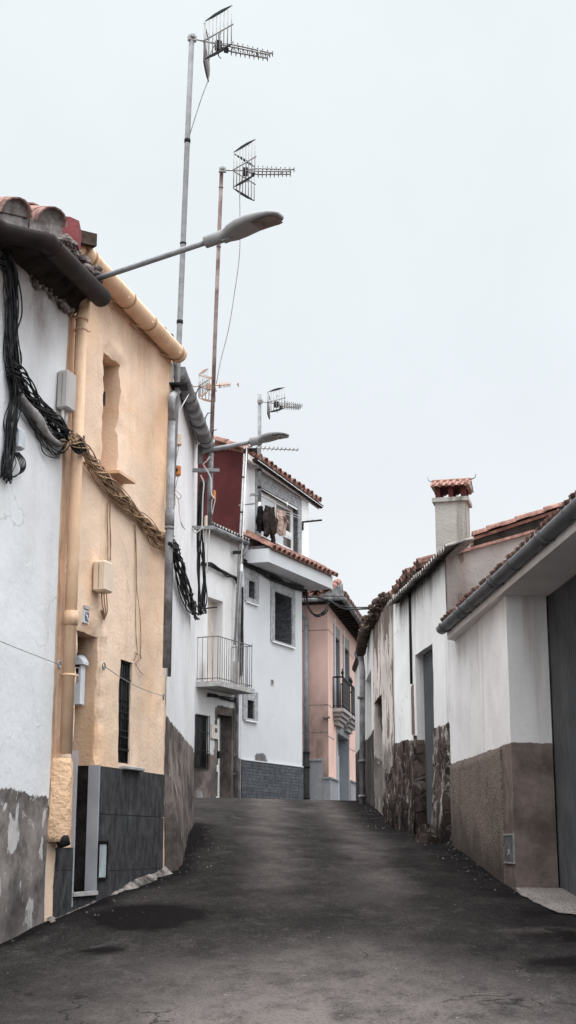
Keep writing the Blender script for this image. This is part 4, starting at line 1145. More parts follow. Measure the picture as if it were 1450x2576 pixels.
# window with roller blind
mb = MB(); frame(mb, WC, cw[0], cw[1], cw[2], cw[3], .05, -.3, -.24); wn = obj('window', mb, M['blind'], RC)
mb = MB()
z = cw[2] + .05
while z < cw[3] - .05:
    mb.quad(WC.pt(cw[0] + .05, z, -.262), WC.pt(cw[1] - .05, z, -.262), WC.pt(cw[1] - .05, z + .04, -.25), WC.pt(cw[0] + .05, z + .04, -.25))
    mb.quad(WC.pt(cw[0] + .05, z + .04, -.25), WC.pt(cw[1] - .05, z + .04, -.25), WC.pt(cw[1] - .05, z + .047, -.262), WC.pt(cw[0] + .05, z + .047, -.262)); z += .047
obj('roller_blind', mb, M['blind'], wn)
# barred window
mb = MB(); frame(mb, WC, *cb_, .03, -.1, -.06); wn = obj('window', mb, M['iron'], RC)
mb = MB(); pane(mb, WC, *cb_, -.09); obj('pane', mb, M['glass'], wn)
mb = MB()
for k in range(9): u = cb_[0] + (cb_[1] - cb_[0]) * k / 8; mb.tube([WC.pt(u, cb_[2] - .02, .03), WC.pt(u, cb_[3] + .02, .03)], .010, 6)
for t in (0, .33, .68, 1): z = cb_[2] + (cb_[3] - cb_[2]) * t; mb.tube([WC.pt(cb_[0], z, .03), WC.pt(cb_[1], z, .03)], .009, 6)
obj('window_bars', mb, M['iron'], wn)
# door
mb = MB(); frame(mb, WC, cd_h[0], cd_h[1], cd_h[2], cd_h[3], .07, -.38, -.3)
mid = (cd_h[0] + cd_h[1]) / 2
wbox(mb, WC, cd_h[0] + .07, cd_h[1] - .07, cd_h[2] + .75, cd_h[2] + .85, -.36, -.31)
d = obj('door', mb, M['pvc_white'], RC)
mb = MB(); pane(mb, WC, cd_h[0], cd_h[1], cd_h[2], cd_h[3], -.35); obj('pane', mb, M['glass_brown'], d)
mb = MB(); wbox(mb, WC, cd_h[0], cd_h[0] + .2, cd_h[2], cd_h[3] - .1, -.10, -.05)
dd = obj('screen_door', mb, M['pvc_white'], RC)
mb = MB(); wbox(mb, WC, cd_h[0] + .05, cd_h[0] + .15, cd_h[2] + .85, cd_h[3] - .25, -.0495, -.046); wbox(mb, WC, cd_h[0] + .05, cd_h[0] + .15, cd_h[2] + .15, cd_h[2] + .7, -.0495, -.046); obj('pane', mb, M['glass'], dd)
mb = MB(); wbox(mb, WC, cd_h[0] + .15, cd_h[0] + .19, cd_h[2] + 1.0, cd_h[2] + 1.16, -.05, -.01); obj('handle', mb, M['black'], dd)
# balcony
bo = .52
bl = WC.hit(497, 1600)[0]; zr = WC.hit(548.6, 1600, bo)[1]; zf = WC.hit(548.6, 1711, bo)[1]
bu0 = WC.hit(548.6, 1650, bo)[0]; bu1 = WC.hit(634, 1650, bo)[0]; bl = WC.hit(497, 1650)[0]
mb = MB()
F = [WC.pt(bl, 0, 0), WC.pt(bu0, 0, bo), WC.pt(bu1, 0, bo + .0), WC.pt(bu1, 0, 0)]
def prism(mb, foot, z0, z1):
    a = [p + V((0, 0, z0)) for p in foot]; b = [p + V((0, 0, z1)) for p in foot]; n = len(foot)
    mb.poly(a); mb.poly(b[::-1])
    for i in range(n): mb.quad(a[i], b[i], b[(i + 1) % n], a[(i + 1) % n])
F2 = [WC.pt(bl - .05, 0, 0), WC.pt(bu0 - .04, 0, bo + .06), WC.pt(bu1 + .05, 0, bo + .06), WC.pt(bu1 + .05, 0, 0)]
prism(mb, F2, zf - .13, zf - .02)
bal = obj('balcony', mb, M['sill'], RC)
mb = MB()
edge = [F[0], F[1], F[2], F[3]]
for a, b in zip(edge, edge[1:]):
    for z in (zr, zf + .05, ): mb.tube([a + V((0, 0, z)), b + V((0, 0, z))], .012, 6)
    n = max(2, int((b - a).length / .105))
    for k in range(n + 1): p = a.lerp(b, k / n); mb.tube([p + V((0, 0, zf - .03)), p + V((0, 0, zr))], .0075, 5)
p = edge[2]; mb.tube([p + V((0, 0, zr)), p + V((0, 0, zr + .07))], .012, 5, r_end=.003)
obj('balcony_railing', mb, M['iron_grey'], bal)
mb = MB(); a, b = WC.at(523, 1748, .03), WC.at(598, 1762, .03)
bundle(mb, [a, a.lerp(b, .5) - V((0, 0, .02)), b], 5, .04, .015, 41, .8, WC.n)
single('cable_bundle', mb, M['cable'], 'short black cable run tucked under the iron balcony slab', 'cable', 'bundles of cable on the house fronts')
# awning arm bracket by the blind
mb = MB(); a, b = WC.at(500, 1533, .1), WC.at(546, 1527, .35); mb.tube([a, b], .018, 6); mb.tube([WC.at(496, 1545, .05), a.lerp(b, .5)], .01, 5)
single('line_bracket', mb, M['iron'], 'black bracket arm sticking out in front of the roller blind', 'bracket')
# meter plate
r_ = WC.rect(529.5, 1821, 1856, 546, 1825, 1861)
root = thing('meter_box', 'pinkish white meter plate between barred window and door of the balcony house', 'meter box', WC.pt(r_[0], r_[2], 0))
mb = MB(); wbox(mb, WC, *r_, 0, .04); obj('meter_cover', mb, M['blind'], root)
mb = MB(); wbox(mb, WC, r_[0] + (r_[1] - r_[0]) * .45, r_[1] - .06, r_[2] + (r_[3] - r_[2]) * .45, r_[3] - .08, .035, .044); obj('meter_window', mb, M['glass'], root)
r_ = WC.rect(492, 1989, 2010, 507, 1990, 2011)
mb = MB(); wbox(mb, WC, *r_, 0, .03); single('meter_hatch', mb, M['cable_grey'], 'small grey utility hatch low in the brown dado of the balcony house', 'meter hatch')
# C roof edge
gC0, gC1 = WC.at(520, 1302, .18), WC.at(622, 1366, .18)
gcz = (gC0.z + gC1.z) / 2
u0, u1 = WC.hit(500, 1290, .18)[0], WC.hit(622, 1366, .18)[0]
gutter(RC, [WC.pt(u0 + (u1 - u0) * k / 4, gC1.z, .18) for k in range(5)], .075, M['grey_gutter'], collars=(.4, .8), a0=-.3, a1=PI + .3)
mb = MB()
L = u1 - u0 + .1
n = 70
def cor(a, b): return WC.pt(u0 + L * a, gC1.z + .09 + .035 * math.sin(a * L / .15 * 2 * PI) + b * 2.2 * .30, .22 - b * 2.2)
mb.grid(cor, 160, 2); obj('roof', mb, M['corr'], RC)
mb = MB(); mb.quad(WC.pt(u0, gC1.z + .04, .15), WC.pt(u1, gC1.z + .04, .15), WC.pt(u1, zC_top - .02, -.03), WC.pt(u0, zC_top - .02, -.03)); obj('eave_boards', mb, M['soffit'], RC)
# downpipe on the joint of the two houses
uj = WC.hit(606, 1600, .08)[0]
mb = MB(); mb.tube(smooth_path([WC.pt(u1 - .05, gC1.z - .03, .18), WC.pt(u1 - .02, gC1.z - .15, .16), WC.pt(uj, gC1.z - .4, .08), WC.pt(uj, gC1.z - .6, .07)], 5), .05, 10)
mb.tube([WC.pt(uj, gC1.z - .6, .07), WC.pt(uj - .02, WC.hit(605, 1625, .07)[1], .07), WC.pt(uj - .12, WC.hit(602, 1740, .07)[1], .06), WC.pt(uj - .12, ground_z - .1, .06)], .045, 10)
dp = obj('downpipe', mb, M['grey_pvc'], RC)
mb = MB(); zc = WC.hit(600, 1948, .06)[1]; mb.tube([WC.pt(uj - .2, zc, 0), WC.pt(uj - .12, zc, .09), WC.pt(uj - .04, zc, 0)], .015, 6)
pieces('pipe_collar', mb, M['grey_pvc'], dp)
# utility box behind the railing
r_ = WC.rect(586, 1664, 1735, 604, 1668, 1738)
mb = MB(); wbox(mb, WC, *r_, .001, .1); single('junction_box', mb, M['box_grey'], 'blotchy grey utility box on the wall behind the balcony railing', 'junction box', 'junction boxes on the house fronts')

# ---- dormer house
RD = thing('dormer_house', 'tall clean white house with dark ledgestone plinth, tiled cornice and upper storey', 'house', WC.pt(uDe / 2, ground_z))
w1 = WC.rect(624, 1459, 1503, 640.5, 1466, 1508); w2 = WC.rect(689, 1487, 1611, 733.5, 1504, 1622); w3 = WC.rect(620.7, 1760, 1805, 638, 1764, 1811)
w4 = WC.rect(681.5, 1709, 1722, 688, 1711, 1725)
zd_pl = WC.hit(682, 1921)[1]
zD_top = WC.hit(676, 1413, .63)[1] + .05
# upper storey
uU0, uU1 = 0.0, WC.hit(777, 1340)[0]
zU0 = zD_top
eu0 = P(626, 1154, 33.0); eu1 = P(800, 1279, 37.4)
w5 = WC.rect(655, 1225, 1347, 749, 1278, 1396)
def peelD(u, z):
    uu, zz = WC.hit(657, 1914)
    return max(-.6, .20 - math.hypot((u - uu) / 1.9, (z - zz - .02) * 1.3))
def dD(u, z): return .12 * ss(zD_top - .3, zD_top, z)
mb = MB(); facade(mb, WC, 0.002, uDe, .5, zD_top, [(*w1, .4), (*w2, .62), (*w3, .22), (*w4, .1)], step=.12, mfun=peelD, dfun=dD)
shell(mb, WC, 0.002, uDe, .5, zD_top, 6, top=False)
zUtl = eu0.z + .02; zUtr = eu1.z + .02
def tf(u): return zUtl + (zUtr - zUtl) * u / uU1
mbu = MB(); facade(mbu, WC, 0.002, uU1, zU0, zUtl, [(*w5, .2)], step=.12, topfun=tf); obj('upper_wall', mbu, M['white_d2'], RD)
a0, a1 = WC.pt(uU1, zU0, 0), WC.pt(uU1, zU0, -5)
mb.quad(a0, a1, a1 + V((0, 0, zUtr - zU0)), a0 + V((0, 0, zUtr - zU0)))
b0, b1 = WC.pt(0.002, 5.2, 0), WC.pt(0.002, 5.2, -5)
mb.quad(b1, b0, V((b0.x, b0.y, zUtl)), V((b1.x, b1.y, zUtl)))
obj('wall', mb, M['white_d'], RD)
# plinth of ledgestone (butts against the downpipe, stands proud)
mb = MB(); wbox(mb, WC, .02, uDe - .015, .5, zd_pl, -.05, .035); obj('plinth', mb, M['ledge_dark'], RD)
mb = MB(); wbox(mb, WC, .02, uDe - .01, zd_pl, zd_pl + .025, -.05, .045); obj('plinth_cap', mb, M['white_d'], RD)
def surround(parent, wall, h, l, r, t, b, mat, w=.03, sill=True):
    mb = MB()
    wbox(mb, wall, h[0] - l, h[0] - .001, h[2] - b, h[3] + t, -.02, w); wbox(mb, wall, h[1] + .001, h[1] + r, h[2] - b, h[3] + t, -.02, w)
    wbox(mb, wall, h[0] - .001, h[1] + .001, h[3] + .001, h[3] + t, -.02, w)
    if b > 0: wbox(mb, wall, h[0] - .001, h[1] + .001, h[2] - b, h[2] - .001, -.02, w)
    return mb
def du(y, x0, x1): return abs(WC.hit(x1, y)[0] - WC.hit(x0, y)[0])
for h, (l, r, t, b), dep in ((w1, (du(1480, 615, 624), du(1480, 640.5, 649.5), .28, .12), .4), (w2, (du(1550, 680, 689), du(1550, 733.5, 741), .26, .05), .62), (w3, (du(1780, 610, 620.7), du(1780, 638, 647), .22, .05), .22)):
    wn = obj('window', surround(RD, WC, h, l, r, t, b, M['ledge_light']), M['ledge_light'], RD)
    mb = MB()
    wbox(mb, WC, h[1] - .012, h[1] - .001, h[2], h[3], -dep, .0); wbox(mb, WC, h[0] + .012, h[1] - .012, h[3] - .012, h[3] - .001, -dep, 0)
    obj('reveal_stone', mb, M['ledge_dark'], wn)
    mb = MB(); frame(mb, WC, h[0], h[1], h[2], h[3], .05, -dep, -dep + .05); obj('frame', mb, M['pvc_white'], wn)
    mb = MB(); pane(mb, WC, h[0], h[1], h[2], h[3], -dep + .01); obj('pane', mb, M['glass'], wn)
    mb = MB(); wbox(mb, WC, h[0] - l * .6, h[1] + r * .8, h[2] - b - .03, h[2] - b, -.02, .06); obj('window_sill', mb, M['pvc_white'], wn)
    if h is w2:
        mb = MB(); wbox(mb, WC, h[0] + .002, h[0] + .03, h[2], h[3] - .15, -.06, .02); obj('frame', mb, M['pvc_white'], wn)
    if h is w3:
        mb = MB()
        for k in range(6): u = h[0] + (h[1] - h[0]) * k / 5; mb.tube([WC.pt(u, h[2], -.02), WC.pt(u, h[3], -.02)], .009, 5)
        for q in (.3, .7): mb.tube([WC.pt(h[0], h[2] + (h[3] - h[2]) * q, -.02), WC.pt(h[1], h[2] + (h[3] - h[2]) * q, -.02)], .009, 5)
        obj('window_bars', mb, M['iron'], wn)
mb = MB(); frame(mb, WC, w4[0] - .01, w4[1] + .01, w4[2] - .01, w4[3] + .01, .02, -.02, .012)
vn = obj('air_vent', mb, M['box_grey'], RD)
mb = MB(); wbox(mb, WC, *w4, -.09, -.05); obj('grille', mb, M['box_grey'], vn)
# upper window
h = w5
wn = obj('window', surround(RD, WC, h, du(1280, 642, 655), du(1330, 749, 757), .42, .1, None), M['ledge_light'], RD)
mb = MB(); wbox(mb, WC, h[1] - .012, h[1] - .001, h[2], h[3], -.2, .0); wbox(mb, WC, h[0] + .012, h[1] - .012, h[3] - .012, h[3] - .001, -.2, 0); obj('reveal_stone', mb, M['ledge_dark'], wn)
zt_ = h[2] + (h[3] - h[2]) * .36
um = h[0] + (h[1] - h[0]) * .50
mb = MB(); frame(mb, WC, h[0], h[1], h[2], h[3], .07, -.2, -.12)
wbox(mb, WC, h[0] + .07, h[1] - .07, zt_ - .04, zt_ + .04, -.19, -.115)
frame(mb, WC, h[0] + .075, um + .03, zt_ + .045, h[3] - .075, .055, -.17, -.105); frame(mb, WC, um - .03, h[1] - .075, zt_ + .045, h[3] - .075, .055, -.19, -.13)
frame(mb, WC, h[0] + .075, h[1] - .075, h[2] + .075, zt_ - .045, .045, -.18, -.125)
obj('frame', mb, M['pvc_white'], wn)
mb = MB(); pane(mb, WC, h[0] + .12, um, zt_ + .09, h[3] - .12, -.13); pane(mb, WC, h[0] + .1, um + .55, h[2] + .1, zt_ - .08, -.14); obj('pane', mb, M['glass_pale'], wn)
mb = MB(); pane(mb, WC, um - .0, h[1] - .1, zt_ + .07, h[3] - .1, -.165); pane(mb, WC, um + .56, h[1] - .1, h[2] + .1, zt_ - .08, -.141); obj('pane', mb, M['glass_brown'], wn)
# red cladding on the side above the balcony house roof
mb = MB()
ztl = WC.hit(612, 1131)[1]
mb.box(WC.pt(-.04, WC.hit(612, 1345)[1] - .9, 0.02), WC.n * -5, WC.u * .035, V((0, 0, ztl - WC.hit(612, 1345)[1] + .9)))
obj('side_cladding', mb, M['red_panel'], RD)
mb = MB()
for k in range(9):
    s0 = WC.pt(-.02, ztl + .02 + .006 * (k % 2), .08 - k * .5)
    barrel(mb, s0 - WC.n * .52, WC.n * 1.0, WC.u, V((0, 0, 1)), .54, .075, .085)
obj('verge_tiles', mb, M['terracotta'], RD)
# upper eave: soffit, gutter, tiles, roof
ue = (eu1 - eu0).normalized()
o_ = .30
E0, E1 = eu0 + WC.n * .05, eu1 + WC.n * .05
G0, G1 = P(636, 1160, 32.85), P(803, 1279, 37.3)
mb = MB()
mb.quad(WC.pt(-.05, zUtl - .01, -.02), WC.pt(uU1 + .35, zUtr - .01, -.02), G1 + V((0, 0, -.03)), G0 - ue * .3 + V((0, 0, -.03)))
mb.box(G0 - ue * .25 + V((0, 0, -.03)) - WC.n * .02, G1 - G0 + ue * .25, WC.n * .02, V((0, 0, .14)))
obj('soffit', mb, M['soffit'], RD)
gutter(RD, [G0.lerp(G1, k / 6) + WC.n * .06 + V((0, 0, .06)) for k in range(7)], .075, M['brown_zinc'], a0=-.1, a1=PI + .1)
mb = MB(); mb.box(G0 + WC.n * .139 + V((0, 0, .0)), G1 - G0, WC.n * .008, V((0, 0, .016))); obj('gutter_lip', mb, M['pvc_white'], RD)
su = V((-WC.n.x, -WC.n.y, .42)).normalized()
mb = MB(); tile_roof(mb, G0 - ue * .2 + V((0, 0, .15)), G1 + V((0, 0, .15)), su, pitch=.33, courses=3, r=.13, seed=12, jit=.015); obj('roof_tiles', mb, M['terracotta'], RD)
mb = MB(); mb.quad(G0 - ue * .2 + V((0, 0, .14)) + su * .3, G1 + V((0, 0, .14)) + su * .3, G1 + su * 4.5, G0 - ue * .2 + su * 4.5); obj('roof', mb, M['terracotta'], RD)
# cornice with its own strip of tiles
cw_ = .63
ua = WC.hit(614, 1416)[0]; ub = WC.hit(676, 1400, cw_)[0]; uc = WC.hit(837, 1460, cw_)[0]
zc0 = WC.hit(676, 1413, cw_)[1]; zc1 = WC.hit(676, 1379, cw_)[1]
mb = MB(); prism(mb, [WC.pt(ua, 0, .0), WC.pt(ub, 0, cw_), WC.pt(uc, 0, cw_), WC.pt(uc, 0, -1.5), WC.pt(ua, 0, -1.5)], zc0, zc1)
mb2 = MB(); mb2.poly([WC.pt(ua, zc1 + .42, -.001), WC.pt(ua, zc1, -.001), WC.pt(ub, zc1, cw_)])
co = obj('cornice', mb, M['white_d'], RD)
sc = (V((-WC.n.x, -WC.n.y, 0)) + V((0, 0, .62))).normalized()
mb = MB(); p0, p1 = WC.pt(ub + .12, zc1 - .035, cw_ + .07), WC.pt(uc + .02, zc1 - .035, cw_ + .07); wbox(mb, WC, ub + .08, uc - .02, zc1 + .002, zc1 + .10, .1, cw_ - .02); obj('tile_bed', mb, M['mortar'], RD); mb = MB()
tile_roof(mb, p0, p1, sc, pitch=.27, courses=2, L=.5, r=.115, seed=14, jit=.008, channel=False); obj('roof_tiles', mb, M['terracotta'], RD)
mb = MB(); mb.quad(p0 + V((0, 0, .02)), p1 + V((0, 0, .02)), p1 + sc * .9 + V((0, 0, .03)), p0 + sc * .9 + V((0, 0, .03)));
mb.poly([WC.pt(ua, zc1 + .40, .0), WC.pt(ub, zc1 + .01, cw_), WC.pt(ub + .15, zc1 + .01, cw_), WC.pt(ub + .1, zc1 + .42, 0)])
obj('roof', mb, M['terracotta'], RD)
mb = MB(); ps, pe = WC.pt(ua - .05, zc1 + .38, -.02), WC.pt(ub + .06, zc1 + .04, cw_ + .06)
dv = (pe - ps); n_ = 3
for k in range(n_):
    a = pe - dv * ((k + 0.0) / n_); barrel(mb, a + V((0, 0, -.02 + .01 * k)), (-dv).normalized(), dv.cross(V((0, 0, 1))).normalized(), V((0, 0, 1)), dv.length / n_ * 1.15, .085, .075)
obj('verge_tiles', mb, M['terracotta'], RD)
# black cable under the cornice and across to the pink house, plus the run on the balcony house
mb = MB()
bundle(mb, [WC.at(x, y, .06) for x, y in ((610, 1414), (640, 1428), (672, 1446), (705, 1462), (740, 1476), (764, 1482))], 8, .05, .022, 51, 1.2, WC.n, loose=.5)
single('cable_bundle', mb, M['cable'], 'black cable bundle under the tiled cornice of the tall white house', 'cable', 'bundles of cable on the house fronts')
mb = MB()
bundle(mb, [WC.at(x, y, .06) for x, y in ((506, 1416), (530, 1424), (560, 1438), (590, 1452), (598, 1470))], 7, .045, .018, 52, 1.2, WC.n, loose=.5)
single('cable_bundle', mb, M['cable'], 'black cable bundle crossing the plain wall above the roller blind window', 'cable', 'bundles of cable on the house fronts')
mb = MB(); bundle(mb, [WC.pt(uj - .05, WC.hit(603, y, .1)[1], .13) for y in (1475, 1540, 1600, 1650, 1700)], 5, .03, .016, 53, .5, WC.n)
single('cable_bundle', mb, M['cable'], 'black cables strapped down along the grey downpipe beside the balcony', 'cable', 'bundles of cable on the house fronts')

# washing line bracket and laundry at the upper window
lw = .42
br0, br1 = WC.at(759, 1330, .02), WC.at(782, 1311, lw + .1)
root = thing('washing_line', 'washing line on black brackets outside the upper window of the tall white house', 'washing line', br0)
mb = MB()
pa = WC.at(760, 1313, .02); mb.box(pa - V((0, 0, .02)), WC.n * (lw + .15), WC.u * .04, V((0, 0, .04))); mb.box(pa - V((0, 0, .22)), WC.n * .03, WC.u * .05, V((0, 0, .2)))
pieces('line_bracket', mb, M['iron'], root)
uL0, uL1 = WC.hit(640, 1270, lw)[0], (pa - WC.A).dot(WC.u)
zL0 = WC.hit(640, 1266, lw)[1]
def zline(u): return zL0 + (pa.z + .01 - zL0) * (u - uL0) / (uL1 - uL0)
mb = MB()
for w in (lw, lw - .17): mb.tube([WC.pt(uL0, zL0, w), WC.pt(uL1, pa.z + .01, w)], .006, 5)
obj('wire', mb, M['white_cable'], root)
mb = MB(); pb = WC.pt(uL0, zL0, 0); mb.box(pb - V((0, 0, .02)), WC.n * (lw + .02), WC.u * .03, V((0, 0, .03))); obj('line_bracket', mb, M['galv'], root)
mb = MB(); c = WC.at(723, 1301, lw)
for sx in (-1, 1): mb.tube([WC.pt((c - WC.A).dot(WC.u), pa.z - .03, lw), WC.pt((c - WC.A).dot(WC.u) + sx * .03, pa.z + .09, lw)], .008, 5)
obj('clothes_peg', mb, M['pvc_white'], root)
def garment(name, label, mat, xl, xr, out, seed, w, bulge, extra=()):
    """out: outline of the hanging garment as (across 0..1, pixel y at its left edge, hem) control points"""
    mb = MB(); rnd = random.Random(seed)
    u0, u1 = WC.hit(xl, 1300, w)[0], WC.hit(xr, 1300, w)[0]
    def hem(a):
        for (a0, y0), (a1, y1) in zip(out, out[1:]):
            if a <= a1: t = (a - a0) / (a1 - a0); return y0 + (y1 - y0) * t
        return out[-1][1]
    for side in (1, -1):
        def f(a, b):
            uu = u0 + (u1 - u0) * (a * (.88 + .12 * min(1, b * 2.2)) + .06 * (1 - min(1, b * 2.2)))
            zt = zline(uu) + .015 - .02 * math.sin(a * 9 + seed) ** 2; zz = WC.hit(xl + (xr - xl) * a, hem(a), w)[1]
            z = zt + (zz - zt) * b
            fold = .045 * math.sin(a * 15 + seed * 2 + b * 2.5) * min(1, b * 1.6) + .04 * noise.noise(V((a * 4 + seed, b * 4, side * 3)))
            thick = .01 + bulge * math.sin(PI * min(1, .08 + b * .9)) * max(0, math.sin(PI * a)) ** .5
            p = WC.pt(uu + .05 * noise.noise(V((b * 4, seed, 1))), z, w + side * thick + fold)
            q = V(p); return p + V((noise.noise(q * 12), noise.noise(q * 12 + V((9, 0, 0))), noise.noise(q * 12 + V((0, 9, 0))))) * .012
        mb.grid(f, 30, 34)
    for (x0, y0, x1, y1, r0) in extra:
        a, b = WC.at(x0, y0, w + .05), WC.at(x1, y1, w + .07)
        rings = []
        for k in range(11):
            c = a.lerp(b, k / 10) + WC.u * .03 * math.sin(k * .9 + seed)
            rings.append([c + (WC.u * math.cos(2 * PI * j / 10) + WC.n * math.sin(2 * PI * j / 10)) * r0 * (1 - .25 * k / 10) * (1 + .4 * noise.noise(V((k * .7 + seed, j * .8, 0)))) for j in range(10)])
        mb.loft(rings)
    base = list(mb.v)
    for _ in range(700 if mat == 'fur_beige' else 0):
        p = V(rnd.choice(base)); dr = V((rnd.uniform(-.7, .7), rnd.uniform(-.7, .7), rnd.uniform(-1, .3))).normalized() * rnd.uniform(.012, .028)
        t = dr.orthogonal().normalized() * .006
        mb.face([mb.vert(p - t), mb.vert(p + t), mb.vert(p + dr)])
    return single(name, mb, M[mat], label, 'clothing', 'laundry on the washing line')
garment('hanging_garment', 'black garment hanging leftmost on the upper washing line', 'fur_black', 650, 662, ((0, 1334), (.3, 1341), (.6, 1330), (1, 1338)), 1, lw - .1, .02)
garment('hanging_garment', 'dark brown fur jacket hanging in the middle of the upper washing line', 'fur_brown', 666, 691, ((0, 1330), (.18, 1352), (.38, 1350), (.5, 1332), (.7, 1356), (1, 1336)), 2, lw + .05, .03, extra=((668, 1290, 669, 1349, .065), (685, 1325, 688, 1376, .07)))
garment('hanging_garment', 'beige fluffy jacket hanging rightmost on the upper washing line', 'fur_beige', 694, 718, ((0, 1328), (.35, 1346), (.8, 1348), (1, 1330)), 3, lw, .045, extra=((711, 1298, 724, 1318, .07),))

# ================================================================== 5  PINK HOUSE
RF = thing('pink_house', 'pink corner house with granite plinth, iron balconies and dark eaves', 'house', V((pF.x, pF.y, ground_z)))
zF_top = WFl.hit(825, 1520)[1]
pw1 = WFr.rect(841, 1600, 1780, 854, 1612, 1790); pw2 = WFr.rect(864.5, 1626, 1800, 878, 1640, 1805); pw3 = WFr.rect(895.5, 1662, 1758, 906, 1680, 1762)
pd = WFr.rect(848.5, 1843, 2040, 877.5, 1861, 2040); pd = (pd[0], pd[1], ground_z - .1, pd[3])
pw5 = WFr.rect(896, 1890, 1980, 906, 1898, 1984)
Lr = 11.0
def dFl(u, z):
    zt = WFl.hit(800, 1640)[1]; zb = WFl.hit(800, 1900)[1]
    return .62 * ss(zt, zb, z + .5 * fbm((u, z, 0), 1.2)) * ss(.9, .15, u * .35 + .2 * fbm((u, z, 2), 2)) + .15
mb = MB(); facade(mb, WFl, 0, 4.2, .6, zF_top, step=.2, dfun=dFl)
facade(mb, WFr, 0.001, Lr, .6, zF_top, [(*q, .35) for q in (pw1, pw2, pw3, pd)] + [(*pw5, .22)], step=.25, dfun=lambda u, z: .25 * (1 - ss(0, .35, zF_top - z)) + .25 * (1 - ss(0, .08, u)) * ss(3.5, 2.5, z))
a, b = WFr.pt(Lr, 0), WFl.pt(4.2, 0); c = WFr.pt(Lr, 0, -6)
for p, q in ((a, c), (b, c)): mb.quad(V((p.x, p.y, .6)), V((q.x, q.y, .6)), V((q.x, q.y, zF_top)), V((p.x, p.y, zF_top)))
obj('wall', mb, M['pink'], RF)
# score lines
mb = MB()
for y in (1586, 1774, 1843): z = WFl.hit(790, y)[1]; wbox(mb, WFl, .0, 4.2, z - .012, z + .012, -.01, .003)
for y in (1586, 1774, 1852):
    z = WFr.hit(830, y + 2)[1]
    for u0, u1 in ((.004, pw1[0] - .12), (pd[1] + .2, pw5[0] - .2), (pw5[1] + .2, Lr)): wbox(mb, WFr, u0, u1, z - .012, z + .012, -.01, .003)
pieces('score_line', mb, M['debris'], RF)
mb = MB()
zp1 = WFl.hit(790, 1914)[1]; uq0 = WFl.hit(813, 1950)[0]
wbox(mb, WFl, uq0, 4.2, .6, zp1, -.05, .05)
zp2 = WFr.hit(835, 1962)[1]
wbox(mb, WFl, -.06, uq0 - .004, .6, zp2, -.05, .045)
wbox(mb, WFr, 0, pd[0] - .12, .6, zp2, -.05, .05)
zp3 = WFr.hit(893, 1972)[1]
wbox(mb, WFr, pd[1] + .13, Lr, .6, zp3, -.05, .05)
pieces('plinth', mb, M['granite'], RF)
mb = MB(); wbox(mb, WFl, uq0, 4.2, zp1, zp1 + .05, -.05, .09); wbox(mb, WFr, 0, pd[0] - .12, zp2, zp2 + .05, -.05, .09); wbox(mb, WFl, -.09, uq0 - .004, zp2, zp2 + .05, -.05, .085); wbox(mb, WFr, pd[1] + .13, Lr, zp3, zp3 + .05, -.05, .09)
pieces('plinth_cap', mb, M['granite'], RF)
for q, nm in ((pw1, 'window'), (pw2, 'window'), (pw3, 'window'), (pd, 'door'), (pw5, 'window')):
    mb = surround(RF, WFr, q, .12, .12, .34 if q is not pd else .36, 0, None, .02)
    wn = obj(nm, mb, M['granite'], RF)
    dep = .22 if q is pw5 else .35
    mb = MB(); wbox(mb, WFr, q[1] - .02, q[1] - .001, q[2], q[3], -dep, 0); wbox(mb, WFr, q[0] + .001, q[1] - .02, q[3] - .02, q[3] - .001, -dep, 0); obj('reveal_stone', mb, M['granite_dark'], wn)
    if nm == 'door':
        mb = MB(); wbox(mb, WFr, q[0], q[1], q[2], q[3] - .5, -dep - .02, -dep + .06)
        wbox(mb, WFr, q[0], q[1], q[3] - .46, q[3] - .02, -dep - .02, -dep + .04)
        dl = obj('door_leaf', mb, M['door_pale'], wn)
        mb = MB(); wbox(mb, WFr, q[0] + .002, q[0] + (q[1] - q[0]) * .42, q[2], q[3] - .42, -.16, -.12); obj('door_leaf', mb, M['door_pale'], wn)
    else:
        mb = MB(); frame(mb, WFr, *q, .06, -dep, -dep + .06); obj('frame', mb, M['iron'] if q is pw5 else M['wood_dark'], wn)
        mb = MB(); pane(mb, WFr, *q, -dep + .01); obj('pane', mb, M['glass'], wn)
        mb = MB(); wbox(mb, WFr, q[0] - .02, q[0] + .02, q[2], q[3] + .5, .0, .05); obj('frame', mb, M['pvc_white'], wn)
        if q is pw5 or q is pw3: mb = MB(); wbox(mb, WFr, q[0] - .12, q[1] + .12, q[2] - .07, q[2] - .001, -.02, .1); obj('window_sill', mb, M['granite'], wn)
